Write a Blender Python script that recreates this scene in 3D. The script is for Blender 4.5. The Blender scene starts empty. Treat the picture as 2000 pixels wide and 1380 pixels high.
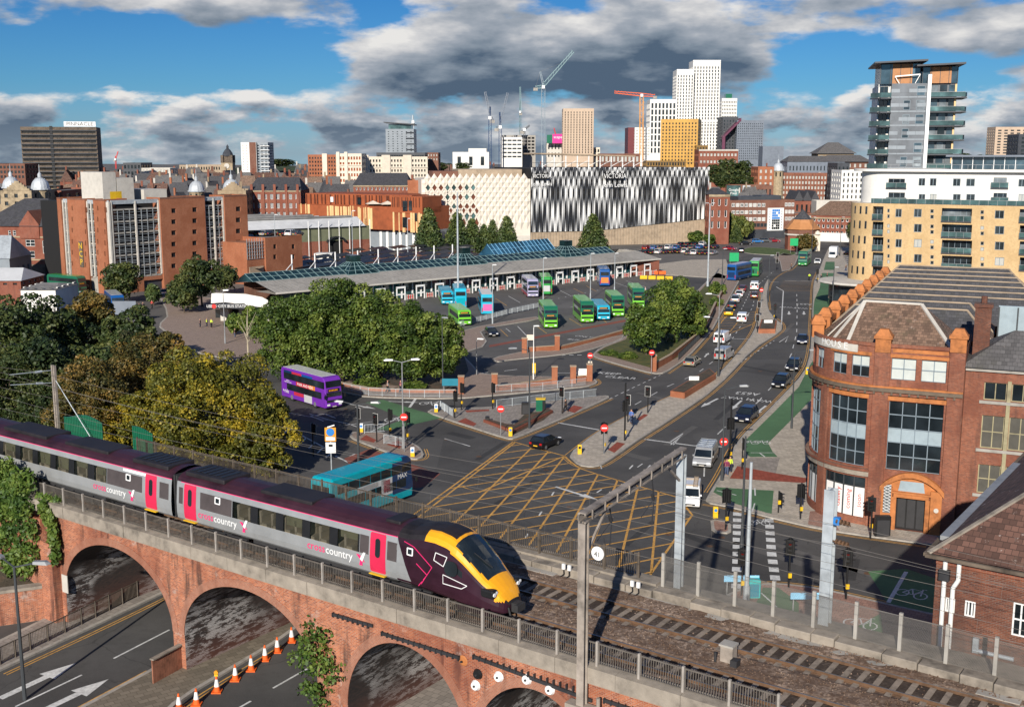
import bpy, bmesh, math, random
import numpy as np
from mathutils import Vector, Matrix
TR=Matrix.Translation; RO=Matrix.Rotation; PI=math.pi; sin=math.sin; cos=math.cos
R=math.radians; rnd=random.Random(7)
S=bpy.context.scene; COL=S.collection
# camera
CH=32.0; FPX=2200.0; TH=math.atan(390/FPX)
cam=bpy.data.cameras.new('camera'); cam.sensor_width=36; cam.lens=36*FPX/2000; cam.clip_end=20000; cam.clip_start=.5
camo=bpy.data.objects.new('camera',cam); COL.objects.link(camo)
camo.location=(0,0,CH); camo.rotation_euler=(PI/2-TH,0,0); S.camera=camo
# exposure, sun
S.view_settings.view_transform='Standard'; S.view_settings.look='None'; S.view_settings.gamma=1
S.view_settings.exposure=0.28
S.cycles.use_denoising=True; S.cycles.max_bounces=6; S.cycles.diffuse_bounces=2; S.cycles.glossy_bounces=3
S.cycles.transmission_bounces=4; S.cycles.transparent_max_bounces=12; S.cycles.caustics_reflective=False; S.cycles.caustics_refractive=False
S.cycles.sample_clamp_indirect=4
SUN_EL=24; SUN_AZ=math.atan2(-.24,-.97)   # the sun stands behind the camera, a little to the left
sl=bpy.data.lights.new('sun','SUN'); sl.energy=5.0; sl.angle=R(.5); sl.color=(1,.93,.82)
so=bpy.data.objects.new('sun',sl); COL.objects.link(so)
sd=Vector((sin(SUN_AZ)*cos(R(SUN_EL)),cos(SUN_AZ)*cos(R(SUN_EL)),sin(R(SUN_EL))))
so.rotation_euler=sd.to_track_quat('Z','Y').to_euler(); so.location=(-60,-120,120)
# sky with clouds
wd=bpy.data.worlds.new('World'); S.world=wd; wd.use_nodes=True
class NT:
 def __init__(s,nt): s.nt=nt; s.n=nt.nodes; s.l=nt.links
 def node(s,t,**k):
  n=s.n.new(t)
  for a,b in k.items(): setattr(n,a,b)
  return n
 def set(s,inp,v):
  if isinstance(v,bpy.types.NodeSocket): s.l.new(v,inp)
  elif v is not None: inp.default_value=v
 def math(s,op,a,b=None,c=None,clamp=False):
  n=s.node('ShaderNodeMath',operation=op,use_clamp=clamp)
  for i,v in enumerate((a,b,c)):
   if v is not None: s.set(n.inputs[i],v)
  return n.outputs[0]
 def vec(s,op,a,b=None,scale=None):
  n=s.node('ShaderNodeVectorMath',operation=op); s.set(n.inputs[0],a)
  if b is not None: s.set(n.inputs[1],b)
  if scale is not None: s.set(n.inputs['Scale'],scale)
  return n.outputs['Value'] if op in('LENGTH','DOT_PRODUCT','DISTANCE') else n.outputs[0]
 def mix(s,f,a,b,blend='MIX'):
  n=s.node('ShaderNodeMix',data_type='RGBA',blend_type=blend); s.set(n.inputs[0],f); s.set(n.inputs[6],a); s.set(n.inputs[7],b)
  return n.outputs[2]
 def noise(s,vec,scale=5,detail=3,rough=.5,dist=0):
  n=s.node('ShaderNodeTexNoise'); s.set(n.inputs['Vector'],vec); n.inputs['Scale'].default_value=scale
  n.inputs['Detail'].default_value=detail; n.inputs['Roughness'].default_value=rough; n.inputs['Distortion'].default_value=dist
  return n.outputs['Fac']
 def ramp(s,f,pts,interp='LINEAR'):
  n=s.node('ShaderNodeValToRGB'); n.color_ramp.interpolation=interp; e=n.color_ramp.elements
  while len(e)<len(pts): e.new(.5)
  for q,(p,c) in zip(e,pts):
   q.position=p; q.color=(c if len(c)==4 else (*c,1)) if isinstance(c,(tuple,list)) else (c,c,c,1)
  s.set(n.inputs[0],f); return n.outputs[0]
 def mr(s,v,a,b,c=0,d=1,smooth=True):
  n=s.node('ShaderNodeMapRange',interpolation_type='SMOOTHSTEP' if smooth else 'LINEAR')
  for i,q in enumerate((v,a,b,c,d)): s.set(n.inputs[i],q)
  return n.outputs[0]
def cloud_group():
 g=bpy.data.node_groups.new('cloud_density','ShaderNodeTree')
 g.interface.new_socket('Vector',in_out='INPUT',socket_type='NodeSocketVector')
 g.interface.new_socket('Density',in_out='OUTPUT',socket_type='NodeSocketFloat')
 t=NT(g); gi=t.node('NodeGroupInput'); go=t.node('NodeGroupOutput'); v=gi.outputs[0]
 sep=t.node('ShaderNodeSeparateXYZ'); t.l.new(v,sep.inputs[0]); el=sep.outputs[2]
 n1=t.noise(t.vec('ADD',t.vec('MULTIPLY',v,(8,8,23.)),(3.1,7.7,1.9)),1.6,6,.52)
 n2=t.noise(t.vec('ADD',t.vec('MULTIPLY',v,(15,15,40.)),(1.3,2.2,.4)),1.2,6,.55)
 # the large clouds and clear gaps that stand over the city: direction, size, amount
 tot=None
 for px,py,sx,sy,a in [(1060,60,.20,.065,.21),(1300,115,.13,.05,.25),(1020,140,.2,.032,.22),(860,110,.09,.04,.14),(480,15,.12,.034,.21),(1780,15,.16,.042,.21),(1930,120,.10,.05,.16),(820,160,.10,.03,.15),(70,5,.08,.022,.17),(85,125,.05,.007,.13),
   (300,130,.22,.030,-.26),(1620,135,.055,.036,-.30)]:
  dx=(px-1000)/FPX; dz=(300-py)/FPX; k=1/math.sqrt(1+dx*dx+dz*dz)
  d=t.vec('SUBTRACT',v,(dx*k,k,dz*k)); d=t.vec('MULTIPLY',d,(1/sx,1/.5,1/sy)); r=t.vec('LENGTH',d)
  w=t.math('MULTIPLY',t.mr(r,1.3,0.1),a); tot=w if tot is None else t.math('ADD',tot,w)
 low=t.mr(t.math('ADD',el,t.math('MULTIPLY',t.math('SUBTRACT',n1,.5),.05)),.062,.038); hi=t.math('SUBTRACT',1,low)
 a=t.math('MULTIPLY',t.math('ADD',t.math('SUBTRACT',n1,.55),tot),hi)
 b=t.math('MULTIPLY',t.math('SUBTRACT',n2,.37),low)
 t.l.new(t.math('ADD',a,b),go.inputs[0]); return g
def build_sky():
 t=NT(wd.node_tree); t.n.clear()
 out=t.node('ShaderNodeOutputWorld'); bg=t.node('ShaderNodeBackground'); bg.inputs[1].default_value=.053
 sky=t.node('ShaderNodeTexSky'); sky.sky_type='NISHITA'; sky.sun_disc=False
 sky.sun_elevation=R(SUN_EL); sky.sun_rotation=SUN_AZ; sky.altitude=60; sky.air_density=1; sky.dust_density=.2; sky.ozone_density=4
 tc=t.node('ShaderNodeTexCoord'); nv=t.vec('NORMALIZE',tc.outputs['Generated']); v=t.vec('ADD',t.vec('MULTIPLY',nv,(1,1,0)),t.vec('MULTIPLY',t.vec('ABSOLUTE',nv),(0,0,1))); t.l.new(v,sky.inputs[0])
 sep=t.node('ShaderNodeSeparateXYZ'); t.l.new(v,sep.inputs[0]); el=sep.outputs[2]
 g=cloud_group()
 def dens(vec):
  n=t.node('ShaderNodeGroup'); n.node_tree=g; t.l.new(vec,n.inputs[0]); return n.outputs[0]
 d0=dens(v); cx=t.node('ShaderNodeCombineXYZ'); cx.inputs[0].default_value=-.006; t.l.new(t.mr(el,0,.09,.0045,.017,False),cx.inputs[2]); d1=dens(t.vec('ADD',v,cx.outputs[0]))
 puff=t.noise(t.vec('MULTIPLY',v,(26,26,70)),1.3,5,.62)
 mask=t.mr(t.math('ADD',d0,t.math('MULTIPLY',t.math('SUBTRACT',puff,.5),.10)),-.01,.15)
 big=t.noise(t.vec('MULTIPLY',v,(9,9,20)),1.3,5,.55); thick=t.math('ADD',t.math('MULTIPLY',d1,.9),t.math('MULTIPLY',t.math('SUBTRACT',.5,puff),.15)); thick=t.math('ADD',thick,t.math('MULTIPLY',t.math('SUBTRACT',.5,big),.55))
 shade=t.mr(thick,-.06,t.mr(el,.02,.06,.24,.42,False),0,1,False)
 body=t.ramp(shade,[(0,(12.5,12.3,12)),(.2,(9.3,9.4,9.7)),(.45,(5.6,6.2,7.1)),(.72,(3.4,4.2,5.2)),(1,(1.3,2.0,3.0))])
 haz=t.mr(el,.045,0.0,0,.3)
 body=t.mix(haz,body,(5.4,6.4,7.4,1))
 blue=t.mix(1,sky.outputs[0],t.ramp(t.mr(el,0,.14,0,1,False),[(0,(.58,.86,1.38)),(.4,(.36,.78,1.22)),(1,(.22,.64,1.1))]),'MULTIPLY')
 col=t.mix(mask,blue,body)
 t.l.new(col,bg.inputs[0]); t.l.new(bg.outputs[0],out.inputs[0])
 wd.cycles.sampling_method='MANUAL'; wd.cycles.sample_map_resolution=256
build_sky()
# measuring: a point of the photograph to a place on the ground or at a distance
CT,ST=cos(TH),sin(TH)
def ray(px,py):
 a,b=px-1000,690-py
 return Vector((a,CT*FPX+ST*b,-ST*FPX+CT*b))
def G(px,py,z=0):
 r=ray(px,py); k=(z-CH)/r.z; return Vector((r.x*k,r.y*k,z))
def Wp(px,py,Y):
 r=ray(px,py); k=Y/r.y; return Vector((r.x*k,Y,CH+r.z*k))
def head(a,b):
 p,q=G(*a),G(*b); return math.atan2(q.y-p.y,q.x-p.x)
# objects
WM={}
def place(o,parent=None,world=None):
 world=world or Matrix(); COL.objects.link(o); WM[o]=world
 if parent is not None:
  o.parent=parent; o.matrix_basis=WM[parent].inverted()@world
 else: o.matrix_basis=world
 return o
def tag(o,label=None,cat=None,group=None,kind=None):
 if label: o['label']=label
 if cat: o['category']=cat
 if group: o['group']=group
 if kind: o['kind']=kind
 return o
def thing(name,label,cat,loc=(0,0,0),rz=0,group=None,world=None):
 o=bpy.data.objects.new(name,None); o.empty_display_size=.3
 place(o,None,world if world is not None else TR(loc)@RO(rz,4,'Z')); return tag(o,label,cat,group)
KIDS={}
def ordw(n):
 a='zeroth first second third fourth fifth sixth seventh eighth ninth tenth eleventh twelfth thirteenth fourteenth fifteenth sixteenth seventeenth eighteenth nineteenth'.split()
 return a[n] if n<20 else {20:'twenty',30:'thirty',40:'forty'}[n//10*10]+'-'+a[n%10] if n%10 else {20:'twentieth',30:'thirtieth',40:'fortieth'}[n]
def copy_tree(o,parent=None,world=None):
 c=o.copy(); COL.objects.link(c)
 if parent is None:
  c.parent=None; w=world if world is not None else o.matrix_basis.copy(); c.matrix_basis=w; WM[c]=w
 else: c.parent=parent; WM[c]=WM[parent]@o.matrix_basis
 for ch in KIDS.get(o,[]): copy_tree(ch,c)
 return c
def frame(o,u):
 u=Vector((u[0],u[1],0)).normalized(); n=Vector((-u.y,u.x,0)); o=Vector(o)
 return Matrix(((u.x,n.x,0,o.x),(u.y,n.y,0,o.y),(0,0,1,o.z if len(o)>2 else 0),(0,0,0,1)))
def fr2(p,q): # frame from left base corner p to right base corner q; x along, y into the building
 p=Vector(p);q=Vector(q); M_=frame((p.x,p.y,p.z),(q.x-p.x,q.y-p.y)); return M_,math.hypot(q.x-p.x,q.y-p.y)
class MB:
 def __init__(s,T=None): s.v=[];s.f=[];s.m=[];s.T=T
 def add(s,vs,fs,m=0,T=None):
  b=len(s.v); T=T or s.T
  s.v+= [T@Vector(p) for p in vs] if T else [Vector(p) for p in vs]
  for i,f in enumerate(fs):
   s.f.append([b+k for k in f]); s.m.append(m[i] if isinstance(m,(list,tuple)) else m)
  return s
 def poly(s,pts,m=0): return s.add(pts,[list(range(len(pts)))],m)
 def box(s,x0,y0,z0,x1,y1,z1,m=0,T=None):
  return s.add([(x0,y0,z0),(x1,y0,z0),(x1,y1,z0),(x0,y1,z0),(x0,y0,z1),(x1,y0,z1),(x1,y1,z1),(x0,y1,z1)],
   [(0,3,2,1),(4,5,6,7),(0,1,5,4),(1,2,6,5),(2,3,7,6),(3,0,4,7)],m,T)
 def bar(s,p,q,w,h=None,m=0):  # rectangular bar between two points
  p=Vector(p);q=Vector(q);h=h or w; d=(q-p); L=d.length
  if L<1e-6: return s
  d/=L; a=d.cross(Vector((0,0,1)))
  if a.length<.01: a=Vector((1,0,0))
  a.normalize(); b=a.cross(d).normalized(); vs=[]
  for c in (p,q): vs+= [c+a*(i*w/2)+b*(j*h/2) for i,j in((-1,-1),(1,-1),(1,1),(-1,1))]
  return s.add(vs,[(0,1,2,3),(7,6,5,4),(0,4,5,1),(1,5,6,2),(2,6,7,3),(3,7,4,0)],m)
 def cyl(s,p,q,r,r2=None,n=8,m=0,caps=True):
  p=Vector(p);q=Vector(q);r2=r if r2 is None else r2; d=(q-p).normalized(); a=d.orthogonal().normalized(); b=d.cross(a); vs=[]
  for c,rr in((p,r),(q,r2)): vs+=[c+(a*cos(2*PI*i/n)+b*sin(2*PI*i/n))*rr for i in range(n)]
  fs=[(i,(i+1)%n,n+(i+1)%n,n+i) for i in range(n)]
  if caps: fs+=[tuple(range(n-1,-1,-1)),tuple(range(n,2*n))]
  return s.add(vs,fs,m)
 def tube(s,pts,r,n=5,m=0):
  for a,b in zip(pts,pts[1:]): s.cyl(a,b,r,n=n,m=m,caps=True)
  return s
 def lathe(s,c,prof,n=12,m=0,a0=0,sweep=2*PI):
  c=Vector(c); vs=[]; closed=sweep>6.28; k=n if closed else n+1
  for r,z in prof: vs+=[c+Vector((r*cos(a0+sweep*i/n),r*sin(a0+sweep*i/n),z)) for i in range(k)]
  fs=[]
  for j in range(len(prof)-1):
   for i in range(n):
    i2=(i+1)%k if closed else i+1
    fs.append((j*k+i,j*k+i2,(j+1)*k+i2,(j+1)*k+i))
  return s.add(vs,fs,m)
 def prism(s,pts,z0,z1,m=0,mt=None,bottom=False): # outline counter-clockwise in plan
  pts=[(p[0],p[1]) for p in pts]
  A=sum(a[0]*b[1]-b[0]*a[1] for a,b in zip(pts,pts[1:]+pts[:1]))
  if A<0: pts=pts[::-1]
  n=len(pts); vs=[(x,y,z0) for x,y in pts]+[(x,y,z1) for x,y in pts]
  fs=[(i,(i+1)%n,n+(i+1)%n,n+i) for i in range(n)]; ms=[m]*n
  fs.append(tuple(range(n,2*n))); ms.append(m if mt is None else mt)
  if bottom: fs.append(tuple(range(n-1,-1,-1))); ms.append(m)
  return s.add(vs,fs,ms)
 def wall(s,Wd,z0,z1,ops,depth=.2,m=0,mr=None,x0=0,thick=0): # wall in the plane y=0 facing -y with real openings (x0,z0,x1,z1)
  us=sorted({round(q,3) for q in [x0,x0+Wd]+[k for o in ops for k in(o[0],o[2])] if x0-1e-6<=q<=x0+Wd+1e-6})
  zs=sorted({round(q,3) for q in [z0,z1]+[k for o in ops for k in(o[1],o[3])] if z0-1e-6<=q<=z1+1e-6})
  idx={}; vs=[]; fs=[]
  def V(i,j):
   if (i,j) not in idx: idx[i,j]=len(vs); vs.append((us[i],0,zs[j]))
   return idx[i,j]
  # merge cells into vertical runs
  for i in range(len(us)-1):
   cu=(us[i]+us[i+1])/2; run=None
   oc=[o for o in ops if o[0]<cu<o[2]]
   for j in range(len(zs)-1):
    cz=(zs[j]+zs[j+1])/2
    hole=any(o[1]<cz<o[3] for o in oc)
    if hole:
     if run is not None: fs.append((V(i,run),V(i+1,run),V(i+1,j),V(i,j))); run=None
    elif run is None: run=j
   if run is not None: j=len(zs)-1; fs.append((V(i,run),V(i+1,run),V(i+1,j),V(i,j)))
  s.add(vs,fs,m)
  for a,b,c,d in ops:
   s.add([(a,0,b),(c,0,b),(c,0,d),(a,0,d),(a,depth,b),(c,depth,b),(c,depth,d),(a,depth,d)],
    [(0,1,5,4),(1,2,6,5),(2,3,7,6),(3,0,4,7)],m if mr is None else mr)
  return s
 def b(s,name,mats,parent=None,smooth=False,world=None,origin=True,kind=None,label=None):
  if not s.v: s.v=[Vector((0,0,0))]
  if not isinstance(mats,(list,tuple)): mats=[mats]
  me=bpy.data.meshes.new(name); vs=s.v
  if world is None and origin:
   xs=[p.x for p in vs]; ys=[p.y for p in vs]; o=Vector(((min(xs)+max(xs))/2,(min(ys)+max(ys))/2,min(p.z for p in vs)))
   vs=[p-o for p in vs]; world=TR(o)
  me.from_pydata([tuple(p) for p in vs],[],s.f)
  for q in mats: me.materials.append(MT(q) if isinstance(q,str) else q)
  if len(mats)>1: me.polygons.foreach_set('material_index',s.m)
  if smooth: me.polygons.foreach_set('use_smooth',[True]*len(s.f))
  me.update(); o=bpy.data.objects.new(name,me); place(o,parent,world)
  if parent is not None: KIDS.setdefault(parent,[]).append(o)
  if kind: o['kind']=kind
  if label: o['label']=label
  return o
def inst(name,me,parent,world):
 o=bpy.data.objects.new(name,me); place(o,parent,world)
 if parent is not None: KIDS.setdefault(parent,[]).append(o)
 return o
def bevel(o,off=.05,seg=2,ang=30):
 m=o.modifiers.new('bevel','BEVEL'); m.width=off; m.segments=seg; m.limit_method='ANGLE'; m.angle_limit=R(ang); return o
def text(s,size,mat_,world,name,parent=None,ext=.008,align='CENTER',sx=1,shear=0):
 c=bpy.data.curves.new(name,'FONT'); c.body=s; c.size=size; c.extrude=ext; c.align_x=align; c.align_y='CENTER'; c.resolution_u=2; c.shear=shear
 c.materials.append(MT(mat_)); tmp=bpy.data.objects.new(name,c); me=bpy.data.meshes.new_from_object(tmp); bpy.data.objects.remove(tmp)
 if not me.materials: me.materials.append(MT(mat_))
 o=bpy.data.objects.new(name,me)
 place(o,parent,world@Matrix.Diagonal((sx,1,1,1)))
 if parent is not None: KIDS.setdefault(parent,[]).append(o)
 return o
def wall_text_m(F,x,y,z): return F@TR((x,y,z))@RO(PI/2,4,'X')
# materials
_MC={}; SPEC={}
def newmat(name):
 m=bpy.data.materials.new(name); m.use_nodes=True; t=NT(m.node_tree); p=t.n['Principled BSDF']; return m,t,p
def _pos(t): return t.node('ShaderNodeNewGeometry').outputs['Position']
def _bump(t,p,h,s,dist=.02):
 b=t.node('ShaderNodeBump'); b.inputs['Strength'].default_value=s; b.inputs['Distance'].default_value=dist
 t.l.new(h,b.inputs['Height']); t.l.new(b.outputs[0],p.inputs['Normal'])
def c4(c): return (*c,1)
def mul(c,k): return tuple(min(1,x*k) for x in c)
def k_plain(name,c,rough=.6,var=.18,sc=1.5,metal=0,spec=.4,bump=0,coat=0,local=False,emit=0):
 m,t,p=newmat(name); v=_pos(t) if not local else t.node('ShaderNodeTexCoord').outputs['Object']
 if var>0:
  n=t.noise(v,sc,5,.62); n2=t.noise(v,sc*.17,2,.5)
  f=t.math('ADD',t.math('MULTIPLY',n,.65),t.math('MULTIPLY',n2,.35))
  col=t.ramp(f,[(.3,mul(c,1-var*1.6)),(.5,c),(.7,mul(c,1+var))]); t.l.new(col,p.inputs['Base Color'])
  t.l.new(t.math('ADD',t.math('MULTIPLY',n,.16),max(0,rough-.08),clamp=True),p.inputs['Roughness'])
  if bump: _bump(t,p,t.noise(v,sc*6,4,.6),bump)
 else: p.inputs['Base Color'].default_value=c4(c); p.inputs['Roughness'].default_value=rough
 p.inputs['Metallic'].default_value=metal; p.inputs['Specular IOR Level'].default_value=spec
 if coat: p.inputs['Coat Weight'].default_value=coat; p.inputs['Coat Roughness'].default_value=.06
 if emit: p.inputs['Emission Color'].default_value=c4(c); p.inputs['Emission Strength'].default_value=emit
 return m
def wall_uv(t):
 g=t.node('ShaderNodeNewGeometry'); N=g.outputs['True Normal']; P=g.outputs['Position']
 T=t.vec('NORMALIZE',t.vec('ADD',t.vec('CROSS_PRODUCT',(0,0,1),N),(1e-4,0,0))); u=t.vec('DOT_PRODUCT',P,T)
 sp=t.node('ShaderNodeSeparateXYZ'); t.l.new(P,sp.inputs[0]); c=t.node('ShaderNodeCombineXYZ')
 t.l.new(u,c.inputs[0]); t.l.new(sp.outputs[2],c.inputs[1]); return c.outputs[0],P,u,sp.outputs[2]
def k_brick(name,c1,c2,mortar,bw=.235,bh=.078,stain=.5,uv=False,soot=(.05,.035,.03),bump=.35,rough=.85,pale=0):
 m,t,p=newmat(name)
 if uv: vec=t.node('ShaderNodeUVMap').outputs[0]; P=_pos(t)
 else: vec,P,_,_=wall_uv(t)
 b=t.node('ShaderNodeTexBrick'); t.l.new(vec,b.inputs['Vector']); b.inputs['Scale'].default_value=1
 b.inputs['Brick Width'].default_value=bw; b.inputs['Row Height'].default_value=bh; b.inputs['Mortar Size'].default_value=.011; b.inputs['Mortar Smooth'].default_value=.2
 b.inputs['Color1'].default_value=c4(c1); b.inputs['Color2'].default_value=c4(c2); b.inputs['Mortar'].default_value=c4(mortar)
 n=t.noise(P,.45,6,.65); n3=t.noise(P,2.6,5,.6)
 col=t.mix(t.mr(n3,.35,.7,0,.45),b.outputs['Color'],c4(mul(c1,.62)))
 st=t.vec('MULTIPLY',P,(1.3,1.3,.16)); ns=t.noise(st,1,5,.6)
 f=t.math('MULTIPLY',t.mr(ns,.50,.68,0,1),stain); f=t.math('MULTIPLY',f,t.mr(n,.3,.52,.4,1))
 col=t.mix(f,col,c4(soot))
 col=t.mix(t.mr(t.noise(P,.22,4,.6),.42,.62,0,.5),col,c4(mul(c2,.72)))
 if pale: col=t.mix(t.mr(t.noise(P,.8,6,.7),.57,.70,0,pale),col,(.42,.36,.32,1))
 t.l.new(col,p.inputs['Base Color']); p.inputs['Roughness'].default_value=rough; p.inputs['Specular IOR Level'].default_value=.25
 h=t.math('ADD',t.math('MULTIPLY',b.outputs['Fac'],-.8),t.math('MULTIPLY',n3,.6)); _bump(t,p,h,bump,.015)
 return m
def k_asphalt(name,c=(.052,.054,.058),patch=.35,crack=True):
 m,t,p=newmat(name); P=_pos(t)
 n=t.noise(P,.09,5,.6); n2=t.noise(P,1.1,6,.7); n3=t.noise(P,24,2,.6)
 col=t.ramp(n,[(.34,mul(c,1-patch)),(.52,c),(.68,mul(c,1+patch))])
 col=t.mix(t.mr(n2,.45,.75,0,.5),col,c4(mul(c,.62)))
 col=t.mix(t.mr(n3,.4,.7,0,.35),col,c4(mul(c,1.9)))
 if crack:
  v=t.node('ShaderNodeTexVoronoi',feature='DISTANCE_TO_EDGE'); v.inputs['Scale'].default_value=.13
  t.l.new(t.vec('ADD',P,t.vec('SCALE',t.noise(P,.6,3,.5),scale=1.5)),v.inputs['Vector'])
  col=t.mix(t.mr(v.outputs['Distance'],.006,.0,0,.55),col,c4(mul(c,.4)))
  pv=t.node('ShaderNodeTexVoronoi',feature='F1',distance='CHEBYCHEV'); pv.inputs['Scale'].default_value=.075; t.l.new(P,pv.inputs['Vector'])
  sp=t.node('ShaderNodeSeparateColor'); t.l.new(pv.outputs['Color'],sp.inputs[0])
  col=t.mix(t.mr(sp.outputs[0],.75,.8,0,.35),col,c4(mul(c,1.55)))
  # tyre-polished, oil-dark lanes of wear
 t.l.new(col,p.inputs['Base Color']); p.inputs['Roughness'].default_value=.82; p.inputs['Specular IOR Level'].default_value=.3
 _bump(t,p,n3,.25,.01); return m
def k_slab(name,c,w=.6,h=.6,mortar=.55,var=.2,rot=0):
 m,t,p=newmat(name); P=_pos(t); mp=t.node('ShaderNodeMapping'); t.l.new(P,mp.inputs[0]); mp.inputs['Rotation'].default_value=(0,0,rot)
 b=t.node('ShaderNodeTexBrick'); t.l.new(mp.outputs[0],b.inputs['Vector']); b.inputs['Scale'].default_value=1
 b.inputs['Brick Width'].default_value=w; b.inputs['Row Height'].default_value=h; b.inputs['Mortar Size'].default_value=.018
 b.inputs['Color1'].default_value=c4(mul(c,1+var*.6)); b.inputs['Color2'].default_value=c4(mul(c,1-var)); b.inputs['Mortar'].default_value=c4(mul(c,mortar))
 n=t.noise(P,.35,6,.65); col=t.mix(t.mr(n,.45,.75,0,.35),b.outputs['Color'],c4(mul(c,.6)))
 n2=t.noise(P,5,4,.6); col=t.mix(t.mr(n2,.5,.8,0,.4),col,c4(mul(c,.7)))
 t.l.new(col,p.inputs['Base Color']); p.inputs['Roughness'].default_value=.85; p.inputs['Specular IOR Level'].default_value=.25
 _bump(t,p,b.outputs['Fac'],-.3,.01); return m
def k_glass(name,c=(.02,.028,.034),rough=.06,blind=0,bc=(.45,.45,.42),spec=.9):
 m,t,p=newmat(name); P=_pos(t)
 n=t.noise(P,.33,3,.5); col=t.ramp(n,[(.35,mul(c,.4)),(.6,c),(.8,mul(c,2.2))])
 if blind:
  r=t.node('ShaderNodeObjectInfo').outputs['Random']; col=t.mix(t.math('LESS_THAN',r,blind),col,c4(bc))
 t.l.new(col,p.inputs['Base Color']); p.inputs['Roughness'].default_value=rough; p.inputs['Specular IOR Level'].default_value=spec
 nb=t.noise(P,1.2,2,.5); _bump(t,p,nb,.03,.05); return m
def k_leaf(name,c1,c2,c3,sc=.35):
 m,t,p=newmat(name); P=_pos(t); n=t.noise(P,sc,3,.6); r=t.node('ShaderNodeAttribute'); r.attribute_name='rnd'
 f=t.math('ADD',t.math('MULTIPLY',n,.75),t.math('MULTIPLY',r.outputs['Fac'],.42))
 col=t.ramp(f,[(.36,c1),(.56,c2),(.80,c3)])
 t.l.new(col,p.inputs['Base Color']); p.inputs['Roughness'].default_value=.55; p.inputs['Specular IOR Level'].default_value=.35
 tr=t.node('ShaderNodeBsdfTranslucent'); t.l.new(t.mix(1,col,(1.5,1.5,.5,1),'MULTIPLY'),tr.inputs[0])
 ms=t.node('ShaderNodeMixShader'); ms.inputs[0].default_value=.14; t.l.new(p.outputs[0],ms.inputs[1]); t.l.new(tr.outputs[0],ms.inputs[2])
 t.l.new(ms.outputs[0],t.n['Material Output'].inputs[0]); return m
def k_paint(name,c,rough=.28,metal=0,coat=.5,var=.05): # vehicle paint with road film towards sills given by noise
 m,t,p=newmat(name); tc=t.node('ShaderNodeTexCoord').outputs['Object']; n=t.noise(tc,1.4,4,.6)
 col=t.ramp(n,[(.3,mul(c,1-var*2)),(.6,c),(.8,mul(c,1+var))]); t.l.new(col,p.inputs['Base Color'])
 p.inputs['Roughness'].default_value=rough; p.inputs['Metallic'].default_value=metal; p.inputs['Coat Weight'].default_value=coat; p.inputs['Coat Roughness'].default_value=.08
 return m
def k_roof(name,c,lines=.3,var=.3,moss=(.10,.10,.05),mo=.3): # slates or tiles in courses
 m,t,p=newmat(name); g=t.node('ShaderNodeNewGeometry'); P=g.outputs['Position']; vec,_,u,z=wall_uv(t)
 b=t.node('ShaderNodeTexBrick'); t.l.new(vec,b.inputs['Vector']); b.inputs['Scale'].default_value=1
 b.inputs['Brick Width'].default_value=lines; b.inputs['Row Height'].default_value=lines*.62; b.inputs['Mortar Size'].default_value=.012
 b.inputs['Color1'].default_value=c4(mul(c,1+var)); b.inputs['Color2'].default_value=c4(mul(c,1-var)); b.inputs['Mortar'].default_value=c4(mul(c,.4))
 n=t.noise(P,.5,6,.7); col=t.mix(t.mr(n,.52,.72,0,mo),b.outputs['Color'],c4(moss))
 n2=t.noise(P,1.9,6,.75); col=t.mix(t.mr(n2,.60,.68,0,mo*1.2),col,(.5,.42,.38,1))
 t.l.new(col,p.inputs['Base Color']); p.inputs['Roughness'].default_value=.8; _bump(t,p,b.outputs['Fac'],-.4,.02); return m
def k_mesh(name,c,hole=.07): # woven wire: holes cut by the weave itself
 m,t,p=newmat(name); vec,P,u,z=wall_uv(t)
 def line(q): return t.math('LESS_THAN',t.math('PINGPONG',q,hole/2),hole*.10)
 f=t.math('MAXIMUM',line(t.math('ADD',u,z)),line(t.math('SUBTRACT',u,z)))
 p.inputs['Base Color'].default_value=c4(c); p.inputs['Roughness'].default_value=.6; t.l.new(f,p.inputs['Alpha']); return m
def k_ballast(name,k=1):
 m,t,p=newmat(name); P=_pos(t); v=t.node('ShaderNodeTexVoronoi'); v.inputs['Scale'].default_value=9; t.l.new(P,v.inputs['Vector'])
 s=t.node('ShaderNodeSeparateColor'); t.l.new(v.outputs['Color'],s.inputs[0]); n=t.noise(P,.6,5,.6)
 col=t.ramp(s.outputs[0],[(0,(.10,.065,.045)),(.5,(.21,.145,.105)),(1,(.36,.27,.21))])
 col=t.mix(t.mr(n,.36,.62,.1,.75),col,(.085,.046,.027,1)); col=t.mix(1,col,(k,k,k,1),'MULTIPLY'); t.l.new(col,p.inputs['Base Color']); p.inputs['Roughness'].default_value=.95
 _bump(t,p,v.outputs['Distance'],-.9,.05); return m
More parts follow.
